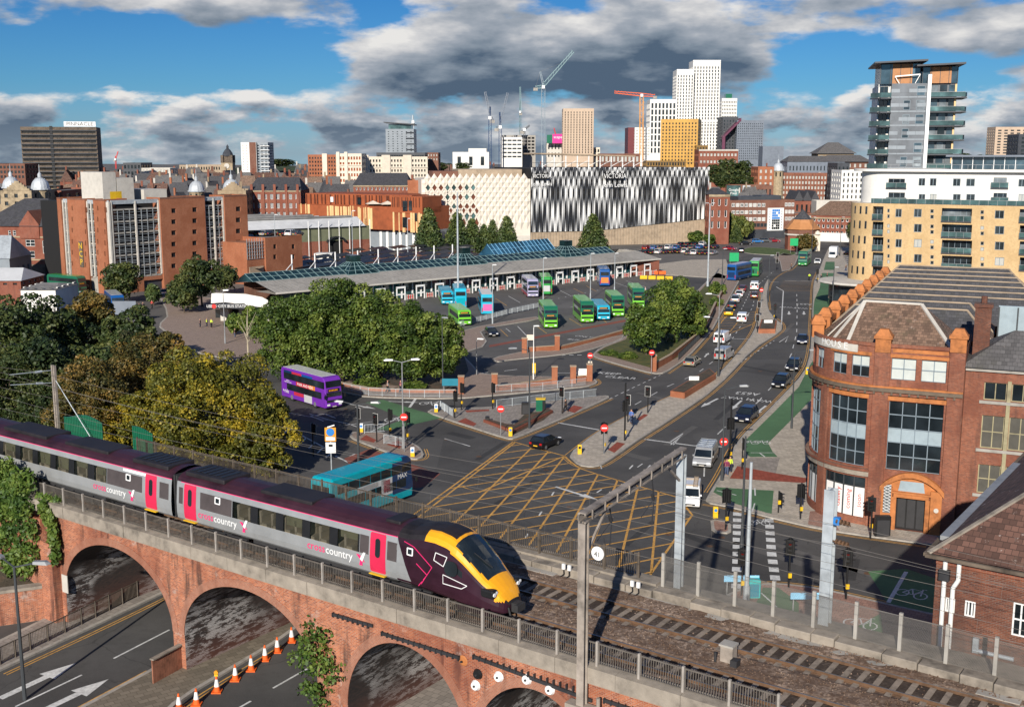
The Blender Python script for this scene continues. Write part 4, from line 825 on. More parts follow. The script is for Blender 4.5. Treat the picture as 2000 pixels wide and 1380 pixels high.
def carriage(T,x0,x1,runs,doors,greys,smalls,silver_to=None):
 xe=silver_to or x1
 st=sorted({x0,xe}|{q for r in runs for q in(r[0],r[1])})
 body=MB(TF); roof=MB(TF)
 for a,b in zip(st,st[1:]):
  m=(a+b)/2; inrun=any(r[0]<m<r[1] for r in runs)
  for s in(-1,1):
   for (y0,z0),(y1,z1) in zip(PROF,PROF[1:]):
    zc=(z0+z1)/2
    if inrun and 1.98<zc<2.93: continue
    q=[(a,s*y0,z0),(b,s*y0,z0),(b,s*y1,z1),(a,s*y1,z1)]; (roof if zc>3.28 else body).poly(q if s<0 else q[::-1])
 for x in(x0,):
  body.poly([(x,-y,z) for y,z in PROF]+[(x,y,z) for y,z in PROF[:-1][::-1]])
 body.poly([(x0,-1.22,.95),(x0,1.22,.95),(xe,1.22,.95),(xe,-1.22,.95)])
 body.b('body','train_silver',T); roof.b('roof','train_roof',T)
 for s in(-1,1):
  mb=MB(TF); panel(mb,x0+.35,xe,3.25,3.285,s,.010); mb.b('waist_stripe','pink_line',T)
  for (a,b,wins) in runs:
   prev=a
   for w0,w1 in wins+[(b,b)]:
    if w0-prev>.02: mb=MB(TF); panel(mb,prev,w0,1.98,2.93,s,.004); mb.b('window_post','black',T)
    if w1>w0:
     mb=MB(TF); panel(mb,w0+.03,w1-.03,2.0,2.91,s,-.03); g=mb.b('window','train_glass',T)
    prev=w1
   # inside: floor, seats with pale covers, drawn curtains
  for d0,d1 in doors:
   d=rpanel(d0,d1,1.14,3.22,s,.02,.1).b('door','red_door',T); rpanel((d0+d1)/2-.17,(d0+d1)/2+.17,1.95,2.95,s,.028,.16).b('door_window','glass',d)
   mb=MB(TF); mb.box(d0,min(s*1.3,s*1.5),1.02,d1,max(s*1.3,s*1.5),1.07); mb.b('step','yellow',d)
  for g0,g1 in greys: mb=MB(TF); panel(mb,g0,g1,1.98,2.95,s,.006); mb.b('grey_panel','train_grey',T)
  for q in smalls:
   f=rpanel(q-.24,q+.24,2.5,2.92,s,.02,.05).b('small_window','white',T); rpanel(q-.15,q+.15,2.57,2.84,s,.026,.04).b('pane','glass',f)
 for (a,b,wins) in runs:
  mb=MB(TF); mb.box(a,-1.25,1.55,b,1.25,1.6); mb.b('floor','seat_dark',T)
  mb=MB(TF); k=a+.3
  while k<b-.5:
   for s in(-1,1):
    mb.box(k,s*.75-.45,1.6,k+.5,s*.75+.45,2.05); mb.box(k-.05,s*.75-.45,1.9,k+.1,s*.75+.45,2.68); mb.box(k-.075,s*.75-.40,2.42,k+.12,s*.75+.40,2.72)
   k+=.92
  mb.b('seat_rows','seat_tan',T)
  for s in(-1,1):
   for i,(w0,w1) in enumerate(wins):
    if rnd.random()<.55: mb=MB(TF); y=s*1.2; h=rnd.choice([2.35,2.5,2.1]); mb.poly([(w0+.1,y,h),(w1-.1,y,h),(w1-.1,y,2.93),(w0+.1,y,2.93)]); mb.b('window_blind','curtain',T)
def k_tglass(name):
 m,t,p=newmat(name); p.inputs['Base Color'].default_value=(.012,.016,.012,1); p.inputs['Roughness'].default_value=.05; p.inputs['Specular IOR Level'].default_value=.8; p.inputs['Alpha'].default_value=.5; return m
SPEC['train_glass']=(k_tglass,{})
def crosslogo(T,x,z,s,size=.62):
 F=TF@TR((0,-1.40,0)) if s<0 else TF@TR((0,1.40,0))@RO(PI,4,'Z')
 xx=x if s<0 else -x
 text('cross',size,'pink_line',wall_text_m(F,xx,0,z),'logo_text',T,ext=.004,align='RIGHT'); text('country',size,'white',wall_text_m(F,xx+.03,0,z),'logo_text',T,ext=.004,align='LEFT')
 mb=MB(F); x1=xx+2.25*size/.62; mb.poly([(x1,-.005,z+.25),(x1+.22,-.005,z+.25),(x1+.62,-.005,z-.12),(x1+.3,-.005,z-.05)],0)
 mb.poly([(x1+.25,-.007,z+.02),(x1+.5,-.007,z+.42),(x1+.66,-.007,z+.42),(x1+.42,-.007,z-.1)],1); mb.poly([(x1+.2,-.006,z-.32),(x1+.42,-.006,z-.32),(x1+.45,-.006,z),(x1+.3,-.006,z+.05)],0); mb.b('logo_arrow',['pink_line','white'],T)
def underframe(T,x0,x1):
 for c in(x0+4,x1-4.6):
  mb=MB(TF)
  for dx in(-1.2,1.2):
   for s in(-1,1): mb.cyl((c+dx,s*.68,.42),(c+dx,s*.82,.42),.42,n=16)
  b=mb; b.box(c-1.7,-1.1,.35,c+1.7,-.95,.75); b.box(c-1.7,.95,.35,c+1.7,1.1,.75); b.box(c-.4,-1.05,.4,c+.4,1.05,.8); b.b('bogie','dark',T)
 mb=MB(TF); mb.box(x0+6.3,-1.15,.3,x1-6.8,1.15,.94); mb.b('engine_raft','rubber',T)
def roof_gear(T,items):
 for x0,x1,w,h,m in items:
  mb=MB(TF); mb.box(x0,-w,3.6,x1,w,3.8+h); bevel(mb.b('roof_unit',m,T),.06,2)
  if h>.06:
   for k in range(int((x1-x0)/.5)): mb=MB(TF); mb.box(x0+.12+k*.5,-w*.7,3.8+h,x0+.42+k*.5,w*.7,3.83+h); mb.b('roof_grille','black',T)
W8=lambda a,n,w=1.44,p=2.03:[(a+p*i,a+p*i+w) for i in range(n)]
A_=thing('train_carriage','silver train carriage with pink end door behind the driving carriage','train carriage',world=TF@TR((1,0,0)),group='coupled train carriages')
carriage(A_,-11.0,12.25,[(-7.7,5.98,[(-7.5,-6.1)]+W8(-5.55,5)+[(4.72,5.9)])],[(-9.3,-8.25),(9.82,10.87)],[(6.02,9.5),(11.15,12.0)],[8.15])
crosslogo(A_,5.9,1.62,-1); crosslogo(A_,5.9,1.62,1); underframe(A_,-11,12.25); roof_gear(A_,[(-6,-1,.95,.05,'train_roof_dark'),(1.0,5.6,.9,.03,'train_roof_dark'),(8.2,11.6,1.0,.07,'train_roof_dark')])
mb=MB(TF); panel(mb,7.6,9.8,3.05,3.2,-1,.006); mb.b('door_label_strip','white',A_)
B_=thing('driving_carriage','maroon and silver driving carriage with yellow nose on the viaduct','train carriage',world=TF@TR((24,0,0)),group='coupled train carriages')
carriage(B_,12.75,35.9,[(17.6,27.35,W8(17.68,5))],[(13.42,14.48),(28.1,29.15)],[(12.95,13.3),(14.85,17.55),(27.38,28.0),(29.25,29.9)],[16.35],silver_to=29.9)
crosslogo(B_,16.0,1.62,-1); crosslogo(B_,24.9,1.62,-1); crosslogo(B_,24.9,1.62,1); underframe(B_,12.75,34.8); roof_gear(B_,[(13.2,16.6,1.0,.07,'train_roof_dark'),(19.5,23.5,.9,.03,'train_roof_dark'),(28.6,29.6,.7,.05,'train_roof_dark')])
mb=MB(TF)
for i in range(5): x=12.22+.12*i; k=.0 if i%2 else .06; mb.box(x,-1.18+k,1.0,x+.1,1.18-k,3.55-k)
mb.b('gangway','rubber',B_)
def nose(T):
 # stations: x, half width factor, floor z, top z
 STN=[(29.9,1,.95,3.81),(30.6,1,.95,3.81),(31.4,1,.92,3.98),(32.3,1,.85,4.02),(33.0,.995,.8,3.9),(33.5,.98,.72,3.66),(34.0,.955,.66,3.28),(34.6,.92,.6,2.72),(35.1,.86,.55,2.22),(35.55,.77,.52,1.85),(35.9,.63,.5,1.5),(36.12,.48,.5,1.15),(36.2,.30,.52,.95)]
 def at(x):
  for a,b in zip(STN,STN[1:]):
   if a[0]<=x<=b[0]:
    f=(x-a[0])/(b[0]-a[0]); return [a[i]+(b[i]-a[i])*f for i in range(1,4)]
  return list(STN[-1][1:])
 xs=[29.9+6.3*(1-(1-i/44)**1.25) for i in range(45)]; xs[-1]=36.2; pr=[]
 for (y0,z0),(y1,z1) in zip(PROF,PROF[1:]): pr+=[(y0+(y1-y0)*k/3,z0+(z1-z0)*k/3) for k in range(3)]
 pr.append(PROF[-1]); grid=[]
 for x in xs:
  w,zf,zt=at(x); row=[]
  for y,z in pr:
   f=(z-.95)/(3.81-.95); row.append((x,y*w,zf+(zt-zf)*f))
  grid.append(row)
 parts={k:MB(TF) for k in('cab_body','cab_roof','nose_panel','windscreen','cab_window')}
 n=len(pr)
 for s in(-1,1):
  for i in range(len(xs)-1):
   for j in range(n-1):
    q=[grid[i][j],grid[i+1][j],grid[i+1][j+1],grid[i][j+1]]; x=sum(p[0] for p in q)/4; y=sum(p[1] for p in q)/4; z=sum(p[2] for p in q)/4
    w,zf,zt=at(x); f=(z-zf)/(zt-zf)
    if x>33.45 and x<35.2 and f>.80 and y<1.02-.25*max(0,x-34.2): k='windscreen'
    elif x>33.2 and z<2.62-.30*(x-33.2)+.0 and z>2.28-.34*(x-33.2)+.02 and x<33.95 and x>33.28 and f>.5: k='cab_window'
    elif x>33.3 and (f>.77 or x>35.7) and z>1.1: k='nose_panel'
    elif x>31.6 and .80<f<.955 and x<33.6: k='nose_panel'
    elif f>.80: k='cab_roof'
    else: k='cab_body'
    q=[(a,s*b,c) for a,b,c in q]; parts[k].poly(q if s<0 else q[::-1])
 for k,m in dict(cab_body='train_maroon',cab_roof='train_roof_dark',nose_panel='train_yellow',windscreen='glass',cab_window='glass').items():
  o=parts[k].b(k,m,T,smooth=True)
  if k=='nose_panel': o['label']='bright yellow nose panel'
 f=[p for p in grid[-1]]; mb=MB(TF); mb.poly([(x,-y,z) for x,y,z in f]+[(x,y,z) for x,y,z in f[::-1]]); mb.b('nose_cap','train_maroon',T)
 for s in(-1,1):
  mb=MB(TF)
  for i in range(14):
   a,b=1.0+.165*i,1.0+.165*(i+1); q=[(29.88,s*(side_y(a)+.006),a),(30.9-.45*(a-1),s*(side_y(a)+.006),a),(30.9-.45*(b-1),s*(side_y(b)+.006),b),(29.88,s*(side_y(b)+.006),b)]; mb.poly(q if s<0 else q[::-1])
  mb.b('cab_edge','train_silver',T); mb=rpanel(32.95,33.75,2.0,2.75,s,.0,.3); mb.b('cab_side_window','glass',T)
  mb=MB(TF); mb.box(35.0,s*.98-.2,1.28,35.78,s*.98+.2,1.72); h=bevel(mb.b('headlight','black',T),.1,3); mb=MB(TF); mb.cyl((35.76,s*.98-.08,1.5),(35.82,s*.98-.08,1.5),.1,n=12); mb.cyl((35.7,s*.98+.1,1.56),(35.8,s*.98+.1,1.56),.08,n=12); mb.b('lens','light_white',h)
  mb=MB(TF); mb.add([(33.6,s*1.15,.35),(35.5,s*.98,.3),(35.95,s*.55,.3),(35.95,s*.55,.75),(35.5,s*1.03,.98),(33.6,s*1.24,.98)],[(0,1,4,5),(1,2,3,4),(5,4,1,0),(4,3,2,1)]); mb.b('skirt','train_maroon',T)
  # cab door outlines and angular line graphic
  for pts,m in [([(30.35,3.15),(31.0,3.0),(32.2,2.2),(31.5,1.2)],'pink_line'),([(31.2,2.2),(31.9,1.75),(31.3,1.05)],'pink_line'),([(32.4,3.0),(33.1,2.9),(32.9,2.4),(32.3,2.6),(32.4,3.0)],'white'),([(32.9,2.0),(34.3,1.7),(34.0,1.5),(32.9,1.55),(32.9,2.0)],'white')]:
   mb=MB(TF)
   for (xa,za),(xb,zb) in zip(pts,pts[1:]):
    def Y(x,z): w,zf,zt=at(x); return s*(side_y(.95+(z-zf)/(zt-zf)*2.86)*w+.015)
    mb.bar((xa,Y(xa,za),za),(xb,Y(xb,zb),zb),.02,.035)
   mb.b('line_graphic',m,T)
 mb=MB(TF)
 for dx in(.0,.05): mb.bar((34.95+dx,-.1,2.42),(34.2+dx,-.55,3.14),.03)
 mb.b('wiper','black',T)
 mb=MB(TF); mb.box(35.9,-.25,.5,36.5,.25,.95); mb.box(36.4,-.32,.55,36.62,.32,.9); mb.cyl((36.2,-.5,.8),(36.35,-.5,.3),.05); mb.cyl((36.2,.5,.8),(36.35,.5,.3),.05); mb.b('coupler','rubber',T)
 F=TF@TR((0,-1.28,0)); text('cross',.26,'pink_line',wall_text_m(F,33.2,0,1.35),'logo_text',T,ext=.003,align='RIGHT'); text('country',.26,'white',wall_text_m(F,33.22,0,1.35),'logo_text',T,ext=.003,align='LEFT')
 w=rpanel(30.55,30.95,2.5,2.9,-1,.02,.05).b('small_window','white',T); rpanel(30.62,30.88,2.57,2.83,-1,.026,.04).b('pane','glass',w)
nose(B_)
# overhead line
def hpost(mb,u,v,z0,z1,w,m=0):
 mb.box(u-w/2,v-w/2,z0,u+w/2,v-w/2+.05,z1,m); mb.box(u-w/2,v+w/2-.05,z0,u+w/2,v+w/2,z1,m); mb.box(u-.04,v-w/2+.05,z0,u+.04,v+w/2-.05,z1,m)
def overhead():
 T=thing('overhead_line_gantry','steel overhead line gantry with rusty near post and slanting boom over the tracks','gantry',world=VF@TR((41.7,-.4,8.4)))
 mb=MB(VF); hpost(mb,41.7,-.45,7.6,16.45,.36); mb.b('near_post','ole_steel',T)
 mb=MB(VF); hpost(mb,41.0,10.1,9.2,17.0,.38); mb.b('far_post','galv',T)
 mb=MB(VF); a=Vector((41.7,-.6,16.5)); b=Vector((41.0,10.25,16.95))
 for dz in(0,.36):
  for du in(-.15,.15): mb.bar(a+Vector((du,0,dz)),b+Vector((du,0,dz)),.07,.07)
 mb.bar(a+Vector((0,0,.40)),b+Vector((0,0,.40)),.34,.05); mb.bar(a+Vector((-.2,0,.21)),b+Vector((-.2,0,.21)),.03,.36)
 for i in range(9):
  p=a.lerp(b,(i+.5)/9)
  for du in(-.2,.2): mb.box(p.x+du-.03,p.y-.03,p.z,p.x+du+.03,p.y+.03,p.z+.42)
 mb.b('boom','ole_steel',T)
 for a,b in(((41.7,-.3,14.9),(41.6,1.6,16.5)),((41.0,9.9,15.7),(41.05,8.4,16.8))): mb=MB(VF); mb.bar(a,b,.1,.1); mb.b('brace','ole_steel',T)
 mb=MB(VF); mb.box(41.0,-.75,7.9,42.5,-.2,8.1); mb.cyl((42.6,-.55,7.6),(42.6,-.55,8.7),.09); mb.bar((41.3,-.6,7.9),(41.3,-.05,7.2),.12); mb.bar((42.2,-.6,7.9),(42.2,-.05,7.2),.12); mb.b('bracket','ole_steel',T)
 for v,z in((2.2,16.5),(6.2,16.75)):
  mb=MB(VF); mb.tube([(41.4,v,z),(41.4,v+.25,15.7),(41.4,v+.1,14.55)],.035); mb.tube([(41.4,v+.25,15.7),(41.4,v-1.0,15.1)],.02); mb.cyl((41.4,v+.08,15.95),(41.4,v+.2,15.7),.09,n=8); mb.b('dropper_arm','dark',T)
 mb=MB(VF); mb.cyl((42.1,.1,15.0),(42.1,.05,15.0),.31,n=20); s=mb.b('number_plate','white',T); s.scale=(1,1,1)
 text('41',.32,'black',wall_text_m(VF,42.1,.03,14.96),'plate_number',T,ext=.004)
 T=thing('overhead_line_mast','tall pale galvanised overhead line mast in front of the brick corner building','mast',world=VF@TR((48.8,10.2,9)))
 mb=MB(VF); hpost(mb,48.8,10.0,8.6,16.6,.5); mb.box(48.55,9.75,8.6,49.05,10.25,8.7); mb.b('post','galv',T)
 for z in(15.2,14.2):
  mb=MB(VF); mb.bar((49.05,9.8,z),(49.9,9.7,z-.1),.05)
  for k in range(4): mb.cyl((49.2+.17*k,9.78,z-.02*k),(49.28+.17*k,9.77,z-.02*k-.01),.13,n=10)
  mb.b('insulator','rust',T)
 mb=MB(VF); mb.box(49.06,9.7,15.0,49.35,9.95,15.35); mb.b('clamp','blue_sign',T)
 T=thing('overhead_line_mast','slim twin steel overhead line mast with stay wire in front of dark trees','mast',world=VF@TR((-13.9,10.3,9.6)))
 mb=MB(VF); mb.box(-14.15,10.2,9.3,-14.0,10.4,15.6); mb.box(-13.85,10.2,9.3,-13.75,10.4,15.6)
 for k in range(7): mb.box(-14.0,10.27,9.6+k*.9,-13.85,10.33,9.7+k*.9)
 mb.b('post','ole_steel',T); mb=MB(VF); mb.cyl((-13.75,10.3,14.4),(-9.6,10.6,9.8),.035,n=6); mb.b('stay','galv',T)
 mb=MB(VF); mb.bar((-14.1,10.2,15.2),(-14.6,7.0,15.3),.05); mb.bar((-14.1,10.2,14.2),(-14.6,7.0,14.5),.05); mb.cyl((-14.3,9.5,15.2),(-14.35,9.0,15.2),.1); mb.cyl((-14.3,9.5,14.25),(-14.35,9.0,14.3),.1); mb.b('cantilever_arm','galv',T)
 # wires
 sup=[-14.2,-.2+14,41.4,90]; sup=[-60,-14.2,41.4,92]
 for c,lab in((2.2,'overhead wire over the near track above the train'),(6.2,'overhead wire over the far track')):
  T=thing('catenary_wire',lab,'overhead wire',world=VF@TR((20,c,14.4)))
  mb=MB(VF); mb.cyl((-60,c,14.45),(92,c,14.45),.009,n=5); mb.b('contact_wire','wire',T)
  mb=MB(VF); dr=MB(VF)
  for a,b in zip(sup,sup[1:]):
   P=[(a+(b-a)*i/16,c+.1,15.6-.75*4*(i/16)*(1-i/16)) for i in range(17)]; mb.tube(P,.009,4)
   for q in P[1:-1:2]: dr.cyl(q,(q[0],c,14.45),.004,n=4)
  mb.b('messenger_wire','wire',T); dr.b('dropper','wire',T)
 for k,(v,z,lab) in enumerate([(9.3,15.2,'upper feeder wire along the line of overhead masts'),(9.4,14.2,'lower feeder wire along the line of overhead masts')]):
  mb=MB(VF); P=[]
  for a,b in zip([-60,-14,41.2,49.9],[-14,41.2,49.9,95]): P+=[(a+(b-a)*i/14,v,z-.6*4*(i/14)*(1-i/14)*min(1,(b-a)/50)) for i in range(14)]
  mb.tube(P,.010,4); tag(mb.b('feeder_wire','wire'),lab,'overhead wire')
overhead()
# trees
def leaf_mesh(name,clumps,n,size,mat,seed,flat=.5,droop=0):
 r=np.random.default_rng(seed); cl=np.array([c[:3] for c in clumps]); rad=np.array([c[3:6] for c in clumps])
 w=(rad.prod(1))**(2/3); idx=r.choice(len(clumps),n,p=w/w.sum())
 d=r.normal(size=(n,3)); d/=np.linalg.norm(d,axis=1)[:,None]; d[:,2]=np.where((d[:,2]<-.35)&(r.random(n)<.6),-d[:,2],d[:,2])
 k=(.55+.5*r.random(n)**.6)[:,None]; c=cl[idx]+d*rad[idx]*k
 nrm=d*.7+r.normal(size=(n,3))*.7+np.array([0,0,flat]); nrm/=np.linalg.norm(nrm,axis=1)[:,None]
 t=np.cross(nrm,r.normal(size=(n,3)));
 if droop: t=t*(1-droop)+np.array([0,0,-1.])*droop*np.linalg.norm(t,axis=1)[:,None]; t-=nrm*(t*nrm).sum(1)[:,None]
 t/=np.linalg.norm(t,axis=1)[:,None]+1e-9; b=np.cross(nrm,t)
 s=(size*(.5+1.0*r.random(n)))[:,None]; el=1.0+1.4*droop
 V=np.stack([c+t*s*.62*el,c+b*s*.42,c-t*s*.62*el,c-b*s*.42],1)+ (nrm*s*.12)[:,None,:]*np.array([1,0,1,0])[None,:,None]
 me=bpy.data.meshes.new(name); me.vertices.add(4*n); me.vertices.foreach_set('co',V.reshape(-1))
 me.loops.add(4*n); me.loops.foreach_set('vertex_index',np.arange(4*n)); me.polygons.add(n); me.polygons.foreach_set('loop_start',np.arange(n)*4)
 try: me.polygons.foreach_set('loop_total',np.full(n,4))
 except Exception: pass
 at=me.attributes.new('rnd','FLOAT','FACE'); at.data.foreach_set('value',np.clip(r.normal(.5,.17,n)+r.normal(0,.2,len(clumps))[idx],0,1)); me.update(calc_edges=True); me.materials.append(MT(mat)); return me
def crown_clumps(h0,h1,rad,seed,n=46,shape='round',cr=.27):
 r=random.Random(seed); out=[]; cz=(h0+h1)/2; hz=(h1-h0)/2
 for i in range(n):
  z=1-2*(i+.5)/n; a=i*2.39996+r.uniform(-.3,.3); q=math.sqrt(max(0,1-z*z))
  if shape=='cone': f=(h0+ (h1-h0)*(i+.5)/n); k=(1-(i+.5)/n)**.85*.92+.06; x,y,zz=cos(a)*rad*k*.8,sin(a)*rad*k*.8,f; c=rad*cr*(.55+.75*k)
  else:
   rr=r.uniform(.62,1.08); x,y=cos(a)*q*rad*rr*.82,sin(a)*q*rad*rr*.82; zz=cz+z*hz*rr*.9; c=rad*cr*r.uniform(.55,1.45)
   if shape=='low' and z<0: x*=1.1;y*=1.1
  out.append((x,y,zz,c,c,c*.82))
 if shape!='cone': out.append((0,0,cz,rad*.5,rad*.5,hz*.5))
 return out
def tree(name,label,base,h,rad,mat,seed,n=12000,leaf=.30,h0=None,shape='round',group=None,cr=.27,flat=.5,droop=0,nc=46,world_z=0):
 h0=h*.16 if h0 is None else h0; T=thing(name,label,'tree',(base.x,base.y,world_z),0,group); L=WM[T]
 cl=crown_clumps(h0,h,rad,seed,nc,shape,cr); me=leaf_mesh('crown',cl,n,leaf,mat,seed,flat,droop); inst('crown',me,T,L)
 r=random.Random(seed+5); mb=MB(L); tr=max(.08,h*.017); mid=(r.uniform(-.2,.2),r.uniform(-.2,.2),h*.45)
 mb.cyl((0,0,-.3),mid,tr*1.25,tr*.8,8); mb.cyl(mid,(mid[0]*.5,mid[1]*.5,h*.88),tr*.8,tr*.2,6)
 for c in r.sample(cl,min(9,len(cl))):
  z0=h*r.uniform(.22,.55); a=Vector((mid[0]*z0/(h*.45) if z0<h*.45 else mid[0],mid[1]*min(1,z0/(h*.45)),z0)); b=Vector(c[:3]); m_=a.lerp(b,.5)+Vector((0,0,-.06*h)); mb.cyl(a,m_,tr*.4,tr*.28,5); mb.cyl(m_,b,tr*.28,tr*.08,5)
 mb.b('trunk','bark',T); return T
def px_tree(name,label,x,yb,yt,wpx,mat,seed,**k):
 b=G(x,yb,0); s=(yb-300)/CH; return tree(name,label,b,(yb-yt)/s*1.01,wpx/2/s,mat,seed,**k)
def build_trees():
 g='plane trees by the bus station'
 for x,yb,yt,w,lab,sd,n in [(575,742,575,150,'leftmost of the green trees massed beside the bus station',11,15000),(668,748,540,170,'tallest green tree in the mass beside the bus station',12,20000),(745,748,562,140,'green tree right of the tallest one beside the bus station',13,14000),
  (800,752,585,140,'broad green tree behind the street lamp by the bus station road',14,15000),(862,750,610,95,'rightmost of the green trees massed beside the bus station',15,10000),(625,705,565,120,'green tree at the back of the mass near the glazed roof',16,8000),(560,690,600,80,'small green tree at the left back of the mass by the entrance plaza',17,6000)]:
  px_tree('plane_tree',lab,x,yb,yt,w,'leaf_green',sd,n=int(n*1.5),h0=.6,group=g,shape='low',nc=80,cr=.22,leaf=.27)
 px_tree('plane_tree','tall rounded green tree on the planted verge beside the main road',1318,668,541,118,'leaf_green',21,n=15000,h0=.6,group='trees on the verge',nc=56,cr=.25)
 px_tree('plane_tree','lower green tree on the left of the planted verge by the bus bays',1262,694,590,92,'leaf_green',22,n=11000,h0=.5,group='trees on the verge',nc=50,cr=.26)
 px_tree('plane_tree','small green tree on the verge nearest the main road wall',1352,664,580,70,'leaf_green',23,n=6000,h0=.5,group='trees on the verge',nc=40)
 for x,yb,yt,w,m,lab,sd,n,h0 in [(425,925,668,255,'leaf_yellow','large yellowing tree beyond the railway fence',31,34000,.5),(325,905,730,170,'leaf_yellow','yellow-green tree left of the large yellowing tree',32,17000,.5),(520,935,750,130,'leaf_yellow','small yellowing tree at the right beside the purple bus road',33,14000,.3),(232,905,770,140,'leaf_yellow','low yellow-green tree behind the green palisade',38,12000,.3),
  (185,905,690,170,'leaf_brown','olive tree behind the slim overhead mast',34,14000,.5),(110,900,730,150,'leaf_dark','dark bushy tree behind the train near the left edge',35,11000,.5),(30,880,700,150,'leaf_dark','dark tree at the left edge behind the white boxes',36,10000,.5),(270,860,640,150,'leaf_brown','brownish tree between the dark trees and the yellowing tree',37,12000,.5)]:
  px_tree('broadleaf_tree',lab,x,yb,yt,w,m,sd,n=int(n*1.3),h0=h0,shape='low',nc=80,cr=.2,leaf=.21,group='trees beyond the railway')
 for x,yb,yt,w,m,lab,sd,n in [(40,790,572,200,'leaf_dark','dark tree at the far left beside the white roofs',41,14000),(120,770,575,150,'leaf_dark','dark tree left of the russet-tinged one',42,11000),(190,740,562,110,'leaf_brown','tall russet-tinged tree in the dark group',43,12000),(255,770,600,140,'leaf_dark','dark low tree at the right of the dark group',44,13000),(60,860,660,220,'leaf_dark','broad dark tree in the middle of the left mass',46,18000),(190,850,665,180,'leaf_dark','dark tree behind the olive tree in the left mass',47,15000),(318,765,640,110,'leaf_brown','low brownish tree by the bend of the side road',45,7000)]:
  px_tree('broadleaf_tree',lab,x,yb,yt,w,m,sd,n=n,h0=.5,shape='low',nc=56,cr=.24,leaf=.36,group='dark trees on the left')
 for x,yb,yt,w,m,lab,sd,n in [(238,592,512,76,'leaf_dark','dark round tree in front of the car park',51,6000),(395,600,500,80,'leaf_dark','drooping dark tree in front of the car park towers',52,7000),(360,612,540,70,'leaf_dark','broad dark tree by the station entrance plaza',53,6000),(440,575,520,60,'leaf_dark','dark tree behind the station entrance canopy',54,3500),(300,596,556,34,'leaf_conifer','small young tree beside the silver car',55,2200),(497,662,603,64,'leaf_green','round bright green shrub tree on the entrance plaza',56,5000),(460,655,612,36,'leaf_green','small bushy tree at the left of the entrance plaza shrubs',57,2500)]:
  px_tree('street_tree',lab,x,yb,yt,w,m,sd,n=n,leaf=.42)
 b=G(485,700); T=thing('bare_tree','thin pale bare-branched tree on the entrance plaza','tree',b); mb=MB(WM[T]); r=random.Random(3); mb.cyl((0,0,0),(0,0,4.5),.16,.1,7)
 for i in range(9): a=i*2.4; mb.cyl((0,0,2.6+i*.22),(cos(a)*1.5,sin(a)*1.5,4.6+i*.35),.06,.015,5)
 mb.cyl((0,0,4.5),(.2,0,8),.1,.02,6); mb.b('trunk','seat_tan',T)
 cone=None
 for i,(x,yb,yt,w,lab) in enumerate([(838,496,410,62,'leftmost conical tree before the diamond-patterned building'),(893,494,418,58,'conical tree left of the tall floodlight post'),(922,493,430,48,'conical tree just right of the tall floodlight post'),(945,492,440,38,'smallest conical tree before the diamond-patterned building'),(962,493,432,40,'conical tree left of the tallest right-hand one'),(990,496,425,52,'rightmost conical tree before the diamond-patterned building'),(1158,494,421,60,'lone conical tree before the black and white finned facade'),(1437,474,440,28,'dark conical tree in front of the willow')]):
  b=G(x,yb); s=(yb-300)/CH; h=(yb-yt)/s; rad=w/2/s
  W=TR(b)@RO(i*1.3,4,'Z')@Matrix.Diagonal((rad/5,rad/5,h/12,1))
  if cone is None: cone=tree('conical_tree',lab,Vector((0,0,0)),12,5,'leaf_conifer',61,n=5200,leaf=.55,h0=.8,shape='cone',cr=.33,nc=60,group='conical trees near the arcade'); c=cone; c.matrix_basis=W; WM[c]=W
  else: c=copy_tree(cone,None,W); c['label']=lab
 px_tree('willow_tree','broad pale weeping willow in front of the brown brick block',1430,468,422,72,'leaf_willow',71,n=7000,leaf=.5,h0=.4,droop=.75,group=None)
 px_tree('street_tree','dark leafy tree beside the brick pavilion and green bus',1572,492,460,50,'leaf_brown',72,n=4500,leaf=.4)
 px_tree('street_tree','dark tree in front of the curved yellow apartments',1673,482,428,48,'leaf_dark',73,n=4500,leaf=.45)
 px_tree('street_tree','slender yellow-green tree between the brick roof and the yellow apartments',1776,560,482,44,'leaf_willow',74,n=3500,leaf=.35)
 px_tree('street_tree','bushy tree at the right edge below the yellow apartments',1990,580,525,70,'leaf_green',75,n=4000,leaf=.35)
 px_tree('street_tree','small tree behind the low wall by the far car park',1358,478,452,34,'leaf_green',76,n=2500,leaf=.45)
 px_tree('street_tree','shrubby tree at the corner of the far car park',1385,478,458,26,'leaf_green',77,n=1800,leaf=.45)
 far=None
 for i,(x,y,w,h,Y) in enumerate([(1395,350,34,30,560),(1422,352,40,40,575),(1452,350,40,36,580),(1478,352,30,26,570),(1408,360,30,22,545),(1440,362,36,24,548),(1470,362,26,20,552),(860,330,26,16,640),(905,328,30,14,650),(1880,320,40,22,700),(1920,318,40,18,720),(1960,322,40,18,700),(1895,330,60,20,680),(1565,322,30,14,900),(1590,320,26,12,920),(250,340,40,12,1300),(545,322,60,12,1400)]):
  p=Wp(x,y,Y); s=FPX/Y; W=TR((p.x,p.y,p.z-2))@RO(i,4,'Z')@Matrix.Diagonal((w/s/10,w/s/10,h/s/10,1))
  lab='distant green tree crown %s, %s'%(['behind the striped facade','above the far right roofs','behind the left roofs'][0 if 1500>x>1300 else 1 if x>1500 else 2],['first of the near row','second of the near row','third of the near row','fourth of the near row','left of the lower row','middle of the lower row','right of the lower row','by the brown block','beside the white block','left by the tower','second right of the tower','third right of the tower','lowest beside the tower','left of the hillside block','beneath the hillside block','left of the clock tower','right of the clock tower'][i])
  if far is None: far=tree('distant_tree',lab,Vector((0,0,0)),12,5.5,'leaf_dark',81,n=2600,leaf=.8,h0=.2,group='distant trees'); far.matrix_basis=W; WM[far]=W
  else: c=copy_tree(far,None,W); c['label']=lab
